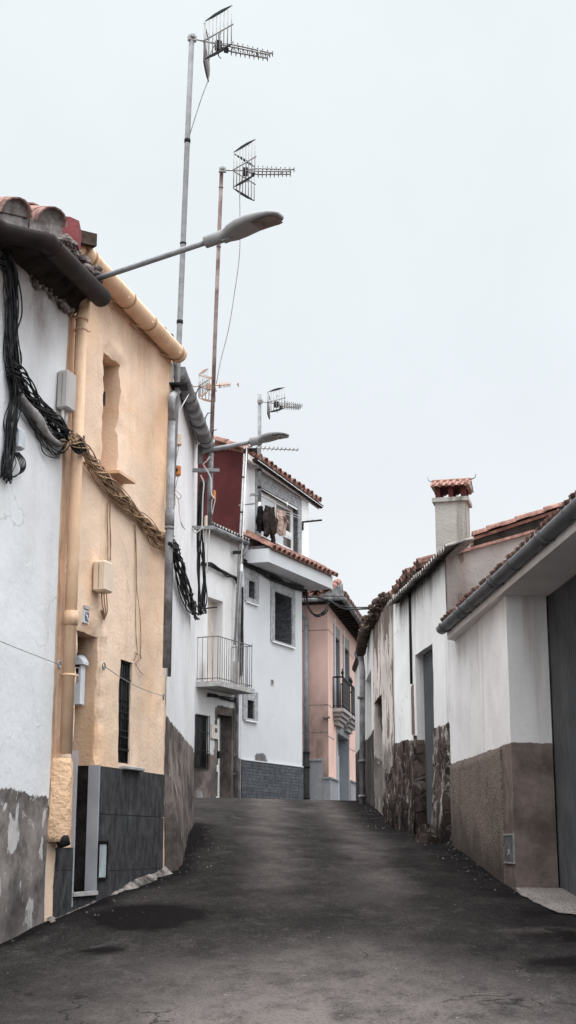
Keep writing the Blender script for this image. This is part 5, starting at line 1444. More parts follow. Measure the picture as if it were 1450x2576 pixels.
# balconies
for k, (x0, x1, xe, yt, yb, yl) in enumerate(((840, 862.5, 881, 1701, 1781, 1820), (881, 884.5, 902, 1730, 1797, 1832))):
    out = .30
    u0 = WFr.hit(x1, 1740, out)[0]; u1 = WFr.hit(xe, 1760, out)[0]
    zt = WFr.hit(x1, yt if k == 0 else 1721, out)[1]; zb = WFr.hit(x1, yb if k == 0 else 1795, out)[1]
    if k == 0: zt0_, zb0_ = zt, zb
    zt, zb = zt0_, zb0_
    mb = MB()
    for (a, b, o1, dz0, dz1) in ((0, 0, .04, -.10, -.0), (.12, .12, -.03, -.22, -.10), (.22, .22, -.10, -.33, -.22), (.34, .34, -.17, -.46, -.33)):
        foot = [WFr.pt(u0 - .05 + a, 0, 0), WFr.pt(u0 - .05 + a, 0, out + o1), WFr.pt(u1 + .05 - b, 0, out + o1), WFr.pt(u1 + .05 - b, 0, 0)]
        prism(mb, foot, zb + dz0, zb + dz1 - (.002 if dz1 < 0 else 0))
    bal = obj('balcony', mb, M['stone_pale'], RF)
    mb = MB()
    cs = [WFr.pt(u0, 0, 0.02), WFr.pt(u0, 0, out), WFr.pt(u1, 0, out), WFr.pt(u1, 0, .02)]
    for a, b in zip(cs, cs[1:]):
        mb.box(a + V((0, 0, zt - .05)), b - a, WFr.u.cross(V((0, 0, 1))) * .02 + WFr.u * .02, V((0, 0, .05)))
        mb.tube([a + V((0, 0, zb + .07)), b + V((0, 0, zb + .07))], .014, 5)
        n = max(2, int((b - a).length / (.10 if (b - a).length > .6 else .16)))
        for i in range(n + 1): p = a.lerp(b, i / n); mb.tube([p + V((0, 0, zb)), p + V((0, 0, zt - .02))], .013, 5)
    a, b = cs[1], cs[2]
    for rz in (.15, .3, .45, .6, .75): mb.box(a + V((0, 0, zb + (zt - zb) * rz - .06)), b - a, WFr.n * .012, V((0, 0, .125)))
    for p in (cs[1], cs[2]):
        q = p + V((0, 0, zt)); mb.loft([[q + V((math.cos(2 * PI * j / 8) * r, math.sin(2 * PI * j / 8) * r, z)) for j in range(8)] for r, z in ((.02, 0), (.02, .04), (.045, .07), (.05, .10), (.03, .14), (.012, .17), (.02, .19), (.004, .23))])
    obj('balcony_railing', mb, M['iron'], bal)
# eaves
eo = .52
cz = P(858, 1507, 39.6)
ge0 = WFl.pt(4.2, cz.z, eo); gc = V((0, 0, 0))
# corner of the two eave lines
A1 = WFl.pt(0, cz.z, eo); A2 = WFr.pt(0, cz.z, eo)
def isect(p, d, q, e):
    den = d.x * e.y - d.y * e.x; t = ((q.x - p.x) * e.y - (q.y - p.y) * e.x) / den
    return p + d * t
gc = isect(A1, WFl.u, A2, WFr.u)
ge1 = WFr.pt(Lr, cz.z, eo)
gutter(RF, [ge0, gc], .08, M['grey_gutter'], a0=-.2, a1=PI + .2); gutter(RF, [gc, ge1], .08, M['grey_gutter'], collars=(.25, .5), a0=-.2, a1=PI + .2)
mb = MB(); zf = zF_top
mb.quad(ge0 + V((0, 0, .03)), gc + V((0, 0, .03)), WFl.pt(0, zf, -.02), WFl.pt(4.2, zf, -.02)); mb.quad(gc + V((0, 0, .03)), ge1 + V((0, 0, .03)), WFr.pt(Lr, zf, -.02), WFr.pt(0, zf, -.02))
for k in range(22): wbox(mb, WFr, .15 + k * .5, .25 + k * .5, zf - .0, zf + .10, -.05, eo * .8)
obj('eave_boards', mb, M['wood_dark'], RF)
sl = V((-WFl.n.x, -WFl.n.y, .42)).normalized(); sr = V((-WFr.n.x, -WFr.n.y, .42)).normalized()
mb = MB(); tile_roof(mb, ge0 + V((0, 0, .13)), gc - (gc - ge0).normalized() * .45 + V((0, 0, .13)), sl, pitch=.36, courses=3, L=.5, r=.15, seed=21); obj('roof_tiles', mb, M['terracotta'], RF)
mb = MB(); tile_roof(mb, gc + WFr.u * .35 + V((0, 0, .12)), ge1 + V((0, 0, .12)), sr, pitch=.24, courses=2, L=.5, r=.10, seed=22); obj('roof_tiles', mb, M['tile_old'], RF)
mb = MB(); apx = gc + sl * 3 + sr * 3; apx = V((apx.x, apx.y, gc.z + 1.0))
mb.poly([ge0 + V((0, 0, .1)), gc + V((0, 0, .1)), apx]); mb.poly([gc + V((0, 0, .1)), ge1 + V((0, 0, .1)), apx]); obj('roof', mb, M['tile_old'], RF)
mb = MB(); c0 = gc + V((0, 0, .05)); dl_ = (ge0 - gc).normalized()
mb.poly([c0 + dl_ * .75, c0, c0 + V((0, 0, .36)), c0 + dl_ * .12 + V((0, 0, .30))]); mb.poly([c0, c0 + WFr.u * .3, c0 + V((0, 0, .36))]); obj('corner_flashing', mb, M['grey_gutter'], RF)
up_ = WFl.hit(771, 1700, .08)[0]
mb = MB(); zb_ = WFl.hit(771, 1891, .08)[1]
mb.tube(smooth_path([WFl.pt(up_ + .15, cz.z - .05, eo), WFl.pt(up_ + .12, cz.z - .25, eo * .7), WFl.pt(up_ + .02, WFl.hit(771, 1556, .08)[1], .1), WFl.pt(up_, WFl.hit(771, 1575, .08)[1], .08)], 5), .07, 10)
mb.tube([WFl.pt(up_, WFl.hit(771, 1575, .08)[1], .08), WFl.pt(up_, zb_, .08)], .07, 12)
dp = obj('downpipe', mb, M['galv'], RF)
mb = MB(); mb.tube([WFl.pt(up_, zb_, .09), WFl.pt(up_, .8, .09)], .085, 12)
for z in (zb_, zb_ - .4, 3.0): mb.tube([WFl.pt(up_, z, .09), WFl.pt(up_, z - .05, .09)], .1, 12)
obj('pipe_guard', mb, M['iron'], dp)
mb = MB(); wbox(mb, WFl, -.05, WFl.hit(815, 1800)[0], WFl.hit(820, 1803)[1] - .05, WFl.hit(820, 1803)[1], -.02, .12); obj('ledge', mb, M['debris'], RF)
# drooping cable at its corner and the span over the street
mb = MB()
bundle(mb, [P(766, 1484, 36.6), P(771, 1515, 37.2), P(785, 1540, 38.6), P(803, 1547, 38.9), P(820, 1535, 38.9), P(828, 1515, 39.0)], 5, .05, .014, 61, .8, V((0, -1, 0)), loose=.6)
bundle(mb, [P(768, 1490, 36.6), P(780, 1500, 37.6), P(800, 1503, 38.6), P(826, 1512, 39.0)], 3, .04, .014, 62, .8, V((0, -1, 0)), loose=.6)
single('cable_bundle', mb, M['cable'], 'drooping loop of black cables under the eaves of the pink house', 'cable', 'bundles of cable on the house fronts')
mb = MB()
c0, c1 = P(826, 1508, 39.0), P(940, 1531, 24.3)
for k in range(2): mb.tube(smooth_path([c0, c0.lerp(c1, .45) - V((0, 0, .14 - .05 * k)), c1 + V((0, 0, .02 * k))], 10), .018 - .006 * k, 5)
single('overhead_cable', mb, M['cable'], 'black cable spanning the street from the pink house to the tiled eaves opposite', 'cable')
# ================================================================== 6  GARAGE HOUSE (right)
RE = thing('garage_house', 'near right garage building with white plaster, brown dado and zinc gutter', 'house', WE.pt(WE.L / 2, 1.2))
zE_top = WE.hit(1292, 1480)[1]
jd = .40
zpe = WE.hit(1299, 1864)[1]; zpe1 = WE.hit(1140, 1921)[1]
def zpl(u): return zpe + (zpe1 - zpe) * u / WE.L
upil = WE.hit(1263, 1900)[0]
def mE(u, z): return max(-.6, min(.8, zpl(u) - z + .0))
def dE(u, z):
    return .32 * (1 - ss(0, .5, zE_top - z + .25 * fbm((u * 3, z, 0), 1.5))) + .65 * ss(.9, -.1, z - road_z(2, 13.5 + u) + .5 * fbm((u, z, 4), 2)) * .8
mb = MB(); facade(mb, WE, 0, WE.L, -.2, zE_top + .25, step=.1, disp=lambda u, z: .006 * fbm((u, z, 0), 2), mfun=mE, dfun=dE)
# jamb of the garage opening (faces the camera)
JW = Wall(xy(WE.pt(0, 0, 0)), xy(WE.pt(0, 0, -jd)), 1)
if JW.n.dot(WE.u) > 0: JW.n = -JW.n
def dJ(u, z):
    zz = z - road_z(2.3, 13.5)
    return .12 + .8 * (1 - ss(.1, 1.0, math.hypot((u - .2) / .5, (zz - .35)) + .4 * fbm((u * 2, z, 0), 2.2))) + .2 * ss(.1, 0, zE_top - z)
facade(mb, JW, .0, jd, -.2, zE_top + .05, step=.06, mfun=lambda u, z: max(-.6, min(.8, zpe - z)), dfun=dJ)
facade(mb, WE, -4.6, -3.6, -.5, zE_top + .1, step=.1, mfun=mE, dfun=lambda u, z: .2)
wbox(mb, WE, -4.598, -3.602, -.5, zE_top, -1, -.004)
sh = MB()
shell(mb, WE, -4.6, WE.L, -.3, zE_top + .2, 5, w0=-.45)
obj('wall', mb, M['white_e'], RE)
# roughcast plinth between the smooth pilaster and the far corner
mb = MB()
us_ = [upil + (WE.L - .02 - upil) * i / 60 for i in range(61)]
def rcst(a, b):
    u = upil + (WE.L - .02 - upil) * a
    zt = zpl(u) + .012 * fbm((u, 0, 0), 4)
    z = -.2 + (zt + .2) * b
    w = .018 + .006 * fbm((u, z, 3), 8)
    if b > .999: w = -.002
    p = WE.pt(u, z, w)
    return (p, 0, .7 * ss(.55, 0, z - road_z(p.x, p.y) + .3 * fbm((u, z, 0), 2.2)))
mb.grid(rcst, 60, 60); mb.quad(WE.pt(upil, -.2, .018), WE.pt(upil, -.2, 0), WE.pt(upil, zpl(upil), 0), WE.pt(upil, zpl(upil), .018))
obj('plinth', mb, M['roughcast'], RE)
# garage door
zd0 = road_z(2.5, 12) + .02
mb = MB(); corrugated(mb, WE, -3.6, .06, .9, zE_top + .2, -jd - .02, .066, .016)
gd = obj('garage_door', mb, M['roller'], RE)
mb = MB(); wbox(mb, WE, -3.6, .05, .75, WE.hit(1420, 2256, -jd)[1], -jd - .04, -jd + .012); obj('door_seal', mb, M['black'], gd)
# eave soffit
zg_ = 2.51 + CZ
t0, t1 = P(1112, 1581, 16.5), P(1450, 1284, 10.35)
dv = (t0 - t1)
T0, T1 = t0, t1 - dv * .25
mb = MB()
mb.quad(WE.pt(-4.6, zE_top - .004, -jd - .1), WE.pt(WE.L + .02, zE_top - .004, -jd - .1), V((T0.x + .06, T0.y, zE_top + .0)), V((T1.x + .06, T1.y, zE_top + .0)))
a, b = V((T0.x + .06, T0.y, zE_top)), V((T1.x + .06, T1.y, zE_top))
mb.quad(a, b, b + V((0, 0, .2)), a + V((0, 0, .2)))
obj('soffit', mb, M['soffit'], RE)
gz = .0
gpts = [V((T0.x, T0.y, t0.z)).lerp(V((T1.x, T1.y, t0.z)), k / 10) for k in range(11)]
g = gutter(RE, gpts, .072, M['zinc'], collars=(.03, .16, .26, .40, .52, .66, .78), a0=-.1, a1=PI + .1)
mb = MB()
for t in (.035, .2, .42, .68):
    p = T0.lerp(V((T1.x, T1.y, T0.z)), t); mb.arc_sweep([p + V((0, -.012, 0)), p + V((0, .012, 0))], .084, -.5, PI + .2, 10, thick=.01)
    mb.tube([p + V((.05, 0, -.06)), p + V((.16, .02, -.05))], .01, 5)
pieces('gutter_bracket', mb, M['zinc'], g)
# tile ends standing up behind the gutter
sE = V((.95, .06, .33)).normalized()
mb, pl = MB(), MB()
tile_roof(mb, V((T0.x + .03, T0.y + .02, t0.z + .055)), V((T1.x + .03, T1.y, t0.z + .055)), sE, pitch=.19, courses=2, L=.45, r=.045, seed=31, jit=.01, plug=pl)
obj('roof_tiles', mb, M['tile_old'], RE); obj('tile_mortar', pl, M['mortar'], RE)
mb = MB(); rn = random.Random(4)
for k in range(44):
    p = V((T0.x, T0.y, t0.z)).lerp(V((T1.x, T1.y, t0.z)), k / 44) + V((.02, 0, .085)); mb.cbox(p + V((0, 0, .02)), V((.012, 0, 0)), V((0, .02 * rn.uniform(.6, 2.2), 0)), V((0, 0, .05 * rn.uniform(.5, 1.4))))
obj('tile_clips', mb, M['sill'], RE)
mb = MB(); a, b = V((T0.x + .1, T0.y, t0.z + .11)), V((T1.x + .1, T1.y, t0.z + .11)); mb.quad(a, b, b + sE * 4, a + sE * 4); obj('roof', mb, M['tile_old'], RE)
# meter hatch on the pilaster
r_ = WE.rect(1269, 2100, 2166, 1295, 2102, 2172)
root = thing('meter_hatch', 'grimy grey meter hatch set low in the smooth pilaster of the garage building', 'meter hatch', WE.pt(r_[0], r_[2], 0))
mb = MB(); frame(mb, WE, r_[0] - .012, r_[1] + .012, r_[2] - .012, r_[3] + .012, .014, -.01, .016); obj('hatch_frame', mb, M['cable_grey'], root)
mb = MB(); wbox(mb, WE, *r_, -.01, .01); hd = obj('hatch_door', mb, M['hatch_dark'], root)
mb = MB(); uu, zz = (r_[0] + r_[1]) / 2, r_[2] + (r_[3] - r_[2]) * .26
sgn = -1
def st(pts): mb.tube([WE.pt(uu - x * .05, zz + y * .055, .010) for x, y in pts], .0025, 5)
st([(-.15, .9), (-.6, 1), (-1, .7), (-1, .3), (-.6, 0), (-.15, .1)])
st([(.2, 0), (.2, 1), (.8, 0), (.8, 1)])
obj('raised_letters', mb, M['hatch'], hd)

# ================================================================== 7  CORRUGATED EAVE HOUSE (right, beyond the garage)
RG = thing('white_house', 'streaked white house with rubble base and corrugated eaves beyond the garage', 'house', WG.pt(uH / 2, 1.6))
zG_top = WG.hit(1118, 1392)[1]
go = WG.rect(1050, 1648, 2076, 1093, 1612, 2070)
go_h = (go[0], go[1], go[2], go[3], .13)
z_st_near = WG.hit(1115, 1812)[1]; z_st_far = WG.hit(1020, 1862)[1]
def zst(u): return z_st_near if u < go[0] else z_st_far + .12 * fbm((u * 2, 0, 0), 1.4) - .0
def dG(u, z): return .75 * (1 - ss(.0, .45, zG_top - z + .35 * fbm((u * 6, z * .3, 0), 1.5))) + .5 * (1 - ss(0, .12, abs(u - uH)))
def dispG(u, z): return .015 * fbm((u, z, 3), 1.6)
mb = MB(); facade(mb, WG, 0.002, uH, .3, zG_top, [go_h], step=.08, disp=dispG, dfun=dG)
shell(mb, WG, .3, uH, .3, zG_top, 5)
obj('wall', mb, M['white_g'], RG)
# grey rendered gable wall facing down the street
GW = Wall(xy(WG.pt(0, 0, 0)), xy(WG.pt(0, 0, -5)), 1)
if GW.n.dot(WG.u) > 0: GW.n = -GW.n
ga, gb = GW.hit(1118, 1378), GW.hit(1400, 1300)
slope = .30
zev = (WG.hit(1120, 1374, .16)[1] + WG.hit(979, 1527, .16)[1]) / 2
mb = MB()
def gab(a, b):
    u = a * 4.5; zt = zev + .06 + slope * u
    z = .3 + (zt - .3) * b
    p = GW.pt(u, z, .03 + .012 * fbm((u, z, 0), 2.5))
    return (p, 0, .35 * (1 - ss(0, .3, zt - z)) + .8 * (1 - ss(0, .75, z - WG.hit(1125, 1570)[1] + .4 * fbm((u, z, 0), 2))))
mb.grid(gab, 50, 60)
obj('gable_wall', mb, M['concrete'], RG)
# rubble base
def rub(mb, wall, u0, u1, ztf, seed, bulge=.014, n=46, mm=0.0):
    def f(a, b):
        u = u0 + (u1 - u0) * a; zt = ztf(u); z = .3 + (zt - .3) * b
        vd, vp = noise.voronoi(V((u * 4.2 + seed, z * 5.2, 0)))
        e = min(.5, vd[1] - vd[0])
        w = .02 + bulge * (.2 + e) + .015 * fbm((u, z, seed), 4) + .07 * ss(.9, 0, z - road_z(1.6, 20)) * .6
        w *= ss(-.01, .09, u - u0) if u0 < .01 else 1
        if b > .985: w = -.02
        p = wall.pt(u, z, w); gz_ = road_z(p.x, p.y)
        return (p, mm, .8 * ss(.7, 0, z - gz_ + .3 * fbm((u, z, 0), 2)))
    mb.grid(f, n, 70)
mb = MB()
rub(mb, WG, 0.0, go[0] - .01, lambda u: z_st_near + .05 * fbm((u, 0, 0), 6), 3, n=40, mm=.5)
rub(mb, WG, go[1] + .0, uH + .1, lambda u: z_st_far + .07 * fbm((u, 0, 0), 3) + .06 * ss(0, 1, u - go[1]), 5, n=60)
# reveal stones below the plaster on the far jamb
RJ = Wall(xy(WG.pt(go[1], 0, .05)), xy(WG.pt(go[1], 0, -.13)), 1)
if RJ.n.dot(WG.u) > 0: RJ.n = -RJ.n
rub(mb, RJ, 0, .15, lambda u: z_st_far - .0, 8, .004, n=12)
obj('rubble_base', mb, M['rubble'], RG)
mb = MB(); corrugated(mb, WG, go[0], go[1], go[2], go[3], -.10, .07, .010); dd = obj('door', mb, M['roller'], RG)
mb = MB(); wbox(mb, WG, go[0] - .02, go[1] + .02, go[2] - .12, go[2] + .0, -.3, .02); obj('door_step', mb, M['rubble'], RG)
# black pipe in the joint
u = WG.hit(1031, 1600, .03)[0]
mb = MB(); mb.tube([WG.pt(u, WG.hit(1029, 1490, .03)[1], .02), WG.pt(u, WG.hit(1031, 1722, .03)[1], .02)], .018, 8); obj('downpipe', mb, M['iron'], RG)
u2 = WG.hit(1037, 1790, .0)[0]; za_, zb_ = WG.hit(1036, 1722)[1], WG.hit(1036, 1850)[1]
mb = MB()
mb.grid(lambda a, b: (WG.pt(u - .1 + .16 * a + .02 * fbm((0, b * 9, a), 1), zb_ + (za_ - zb_) * b, .022 if 0 < a < 1 and b < 1 else -.004), 0, .6), 6, 14); obj('exposed_patch', mb, M['peel'], RG)
# corrugated fibre cement eave
ev0 = WG.hit(1120, 1374, .16)[0] - .12; ev1 = WG.hit(979, 1527, .16)[0]
zev = (WG.hit(1120, 1374, .16)[1] + WG.hit(979, 1527, .16)[1]) / 2
nW = int((ev1 - ev0) / .146 * 8)
mb = MB()
for (dz, fl) in ((0, 0), (.012, 1)):
    ids_ = []
    for j in range(3):
        row = []
        for i in range(nW + 1):
            a = i / nW; b = j / 2
            p = WG.pt(ev0 + (ev1 - ev0) * a, zev + .028 * math.sin(2 * PI * i / 8) + b * .35 * .3 + dz - .035 * fbm((a * 9, 0, 0), 1) * (1 - b), .18 - b * .35)
            row.append(mb.vert(p))
        ids_.append(row)
    for j in range(2):
        for i in range(nW): mb.face([ids_[j][i], ids_[j][i + 1], ids_[j + 1][i + 1], ids_[j + 1][i]], True)
obj('corrugated_eave', mb, M['corr'], RG)
mb = MB(); mb.quad(WG.pt(ev0, zev - .045, .10), WG.pt(ev1, zev - .045, .10), WG.pt(ev1, zG_top - .03, -.05), WG.pt(ev0, zG_top - .03, -.05)); obj('eave_boards', mb, M['wood_dark'], RG)
# roof with verge tiles rising behind the garage roof
mb = MB()
sG = V((-WG.n.x, -WG.n.y, .30)).normalized()
r0, r1 = WG.pt(-.06, zev + .06, .05), WG.pt(ev1 + .3, zev + .06, .05)
mb.quad(r0, r1, r1 + sG * 4.5, r0 + sG * 4.5); mb.box(r0 - WG.u * .02 + V((0, 0, -.03)), sG * 4.5, WG.u * .05, V((0, 0, .035)))
obj('roof', mb, M['terracotta'], RG)
mb = MB()
vs, ve = P(1188, 1350, 17.4), P(1404, 1279, 17.4)
vd_ = (ve - vs)
for k in range(7):
    barrel(mb, vs + vd_ * (k / 6.0) + V((0, 0, .01 * (k % 2))), vd_.normalized(), V((0, 1, 0)), V((0, 0, 1)), vd_.length / 6 * 1.12, .07, .06)
    mb.box(vs + vd_ * (k / 6.0) + V((0, 0, -.05)), vd_ / 6, V((0, .1, 0)), V((0, 0, .04)))
obj('verge_tiles', mb, M['terracotta'], RG)
mb = MB(); mb.box(vs + V((.03, .03, -.22)), vd_ * 1.12, V((0, .1, 0)), V((0, 0, .25))); obj('verge_board', mb, M['wood_dark'], RG)
# chimney
cd_ = 17.9
cl, cr, cs_ = P(1097, 1368, cd_), P(1173, 1352, cd_ - .02), P(1187.5, 1346, cd_ + .2)
zc_b = P(1097, 1372, cd_).z - .25; zc_t = P(1130, 1264, cd_).z
xa = V((cr.x - cl.x, cr.y - cl.y, 0)); xl_ = xa.length; xa.normalize(); ya = V((-xa.y, xa.x, 0))
ca = rad(-14); xa = V((math.cos(ca), math.sin(ca), 0)); ya = V((-xa.y, xa.x, 0))
cw0 = V((cl.x, cl.y, 0)); cwid, cdep = xl_ / math.cos(ca) * 1.0, .40
CH = obj('chimney', MB(), M['chimney'], RG); bpy.data.objects.remove(CH)
mb = MB(); mb.box(cw0 + V((0, 0, zc_b)), xa * cwid, ya * cdep, V((0, 0, zc_t - zc_b))); CH = obj('chimney', mb, M['chimney'], RG)
mb = MB(); o_ = .035; mb.box(cw0 - xa * o_ - ya * o_ + V((0, 0, zc_t)), xa * (cwid + 2 * o_), ya * (cdep + 2 * o_), V((0, 0, .055))); obj('chimney_cap', mb, M['chimney'], CH)
zp0 = zc_t + .055; zp1_ = P(1130, 1228, cd_).z
mb = MB()
for q in (.02, .44, .84):
    for r in (.02, .72): mb.box(cw0 + xa * cwid * q + ya * cdep * r + V((0, 0, zp0)), xa * cwid * .15, ya * cdep * .26, V((0, 0, zp1_ - zp0)))
mb.box(cw0 + V((0, 0, zp1_)), xa * cwid, ya * cdep, V((0, 0, .03)))
pieces('chimney_pier', mb, M['red_panel'], CH)
zrt = P(1130, 1199, cd_).z
mb = MB(); ov = .05
base = cw0 - xa * ov - ya * ov + V((0, 0, zp1_ + .02)); bw, bd = cwid + 2 * ov, cdep + 2 * ov
pk = V((0, 0, zrt - zp1_ - .04))
mb.poly([base + xa * bw, base + xa * bw + ya * bd, base + xa * bw + ya * bd / 2 + pk]); mb.poly([base + ya * bd, base, base + ya * bd / 2 + pk])
mb.quad(base, base + xa * bw, base + xa * bw + ya * bd, base + ya * bd)
cg = obj('chimney_gable', mb, M['chimney'], CH)
mb = MB()
for sgn in (0, 1):
    st_ = base + (ya * bd if sgn else V((0, 0, 0))); dirn = (ya * (bd / 2) * (-1 if sgn else 1) + pk)
    mb.quad(st_ - xa * .01, st_ + xa * (bw + .01), st_ + xa * (bw + .01) + dirn, st_ - xa * .01 + dirn)
    for k in range(6):
        c = st_ + xa * bw * (k + .5) / 6; mb.tube([c + V((0, 0, .004)) - dirn * .06, c + dirn + V((0, 0, .004))], .026 if k % 2 else .018, 8)
mb.tube([base + ya * bd / 2 + pk - xa * .01, base + ya * bd / 2 + pk + xa * (bw + .01)], .026, 10)
obj('chimney_roof', mb, M['terracotta'], CH)
mb = MB(); top = base + ya * bd / 2 + pk
mb.tube(smooth_path([top - xa * .0, top - xa * .05 + V((0, 0, .02)), top - xa * .07 + V((0, 0, .08))], 4), .006, 6, r_end=.002); mb.tube(smooth_path([top + xa * bw, top + xa * (bw + .06) + V((0, 0, .03)), top + xa * (bw + .07) + V((0, 0, .08))], 4), .007, 6, r_end=.003)
pieces('chimney_finial', mb, M['iron'], CH)
# rubble doorstep against the wall
pr = G(1070, 2124)
mb = MB(); rings = []
for j in range(7):
    t = j / 6; rr = .2 * (1.05 - .45 * t) * (1 if j < 6 else .6)
    rings.append([V((pr.x + .05 + math.cos(2 * PI * k / 16) * rr * .9, pr.y + .35 + math.sin(2 * PI * k / 16) * rr * 1.3, pr.z - .05 + .20 * t)) + V((n3((k, j, 0), 1.3), n3((k, j, 4), 1.3), 0)) * .04 for k in range(16)])
mb.loft(rings); single('stone_step', mb, M['rubble'], 'rough dark stone step against the rubble wall below the grey corrugated door', 'step')

# ================================================================== 8  PEELING HOUSE and END HOUSE (right)
RI = thing('peeling_house', 'decayed house with peeling pinkish plaster and ragged old tile eaves', 'house', WI.pt(WI.L / 2, 1.9))
zI_top = WI.hit(985, 1515)[1] + .1
ih = WI.rect(943, 1770, 2010, 963, 1740, 2010); ih = (ih[0], ih[1], WI.hit(953, 2005)[1], ih[3])
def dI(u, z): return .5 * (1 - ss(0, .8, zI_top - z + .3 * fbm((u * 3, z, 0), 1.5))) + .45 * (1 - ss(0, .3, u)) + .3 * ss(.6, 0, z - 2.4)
zi_pl = WI.hit(975, 1880)[1]
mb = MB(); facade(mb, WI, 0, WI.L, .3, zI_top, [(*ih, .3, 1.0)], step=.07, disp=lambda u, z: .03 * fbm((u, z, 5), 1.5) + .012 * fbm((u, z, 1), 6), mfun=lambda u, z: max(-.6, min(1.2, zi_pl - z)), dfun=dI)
shell(mb, WI, 0.001, WI.L, .3, zI_top, 5)
obj('wall', mb, M['peel'], RI)
mb = MB(); wbox(mb, WI, ih[0], ih[1], ih[2], ih[3], -.32, -.28); obj('window', mb, M['wood_dark'], RI)
mb = MB(); rub(mb, WI, -.05, WI.L * .35, lambda u: zi_pl - .35 + .2 * fbm((u, 0, 0), 3), 11, .05, n=30); obj('rubble_base', mb, M['rubble'], RI)
ia, ib = P(1010, 1483, 20.9), P(908, 1588, 25.6)
zi = (ia.z + ib.z) / 2
def ip(t): q = ia.lerp(ib, t); return V((q.x, q.y, zi))
sI = V((.98, .05, .32)).normalized()
mb = MB()
tile_roof(mb, ip(-.35), ip(1.0), sI, pitch=.21, courses=3, L=.42, r=.09, seed=41, jit=.035)
obj('roof_tiles', mb, M['tile_old'], RI)
mb = MB(); tile_roof(mb, ip(-.3) + V((.0, 0, -.07)), ip(1.0) + V((.0, 0, -.07)), sI, pitch=.2, courses=1, L=.5, r=.085, seed=42, jit=.03)
mb.quad(ip(-.3) + V((.05, 0, -.02)), ip(1.03) + V((.05, 0, -.02)), WI.pt(WI.L + .2, zI_top + .1, -.1), WI.pt(-.6, zI_top + .1, -.1))
obj('eave_tiles', mb, M['tile_dark'], RI)
mb = MB(); mb.quad(ip(-.3) + sI * .25 + V((0, 0, .04)), ip(1) + sI * .25 + V((0, 0, .04)), ip(1) + sI * 5, ip(-.3) + sI * 5); obj('roof', mb, M['tile_old'], RI)
crumbs([WI.pt(0, zI_top, .1), WI.pt(WI.L * .5, zI_top + .02, .16), WI.pt(WI.L, zI_top, .12)], 60, .045, 43, M['tile_dark'], 'eave_rubble', RI)
# loose ridge tile and flashing
a = P(1038, 1445, 20.8); mb = MB(); barrel(mb, a, V((.97, .05, .25)).normalized(), V((0, 1, 0)), V((0, 0, 1)), .55, .08, .08); obj('verge_tiles', mb, M['terracotta'], RI)

RJ_ = thing('end_house', 'pale house with dark plinth and grey downpipe at the far right bend', 'house', WJ.pt(WJ.L / 2, 2.3))
zJ_top = WJ.hit(930, 1600)[1]
jh = WJ.rect(921, 1712, 1850, 935, 1680, 1850); jh = (jh[0], jh[1], WJ.hit(928, 1856)[1], jh[3])
zj_pl = WJ.hit(928, 1852)[1]
mb = MB(); facade(mb, WJ, 0.002, WJ.L + 3, .5, zJ_top, [(*jh, .25)], step=.15, mfun=lambda u, z: max(-.5, min(.8, zj_pl - z)), dfun=lambda u, z: .3 * (1 - ss(0, .5, zJ_top - z)))
shell(mb, WJ, .002, WJ.L + 3, .5, zJ_top, 5)
obj('wall', mb, M['white_j'], RJ_)
mb = MB(); wbox(mb, WJ, jh[0], jh[1], jh[2], jh[3], -.28, -.22); obj('window', mb, M['soffit'], RJ_)
ja, jb = P(922, 1575, 25.4), P(900, 1640, 26.6)
mb = MB()
gj = [P(934, 1548, 24.9), P(920, 1575, 25.3), P(910, 1610, 26.0), P(903, 1650, 27.0)]
mb.tube([P(926, 1572, 25.2), P(915, 1600, 25.6), P(908, 1640, 26.3)], .12, 12, r_end=.10)
obj('gutter', mb, M['tile_dark'], RJ_)
crumbs([P(926, 1565, 25.2), P(912, 1600, 25.8), P(908, 1640, 26.2)], 30, .06, 47, M['tile_dark'], 'eave_rubble', RJ_)
mb = MB(); pt_, pb_ = P(908, 1650, 26.3), P(911, 2016, 26.4)
mb.tube([pt_, V((pt_.x + .03, pt_.y, pt_.z - .3)), V((pb_.x, pb_.y, 2.0))], .055, 12)
dp = obj('downpipe', mb, M['grey_pvc'], RJ_)
mb = MB()
for y in (1752, 1912, 2000): q = P(909, y, 26.35); q = V((pt_.x + (pb_.x - pt_.x) * .5, pt_.y, q.z)); mb.tube([q, q - V((0, 0, .05))], .07, 12)
pieces('pipe_collar', mb, M['iron_grey'], dp)
mb = MB(); q = P(905, 1655, 26.3); mb.tube(smooth_path([q, q + V((-.08, 0, .03)), q + V((-.09, 0, .12))], 4), .012, 5); obj('pipe_hook', mb, M['iron_grey'], dp)
mb = MB(); mb.quad(WJ.pt(-.3, zJ_top + .15, .06), WJ.pt(WJ.L + 3, zJ_top + .15, .06), WJ.pt(WJ.L + 3, zJ_top + 1.3, -4), WJ.pt(-.3, zJ_top + 1.3, -4))
mb.quad(WJ.pt(-.3, zJ_top + .12, .06), WJ.pt(WJ.L + 3, zJ_top + .12, .06), WJ.pt(WJ.L + 3, zJ_top - .02, -.05), WJ.pt(-.3, zJ_top - .02, -.05)); obj('roof', mb, M['tile_dark'], RJ_)

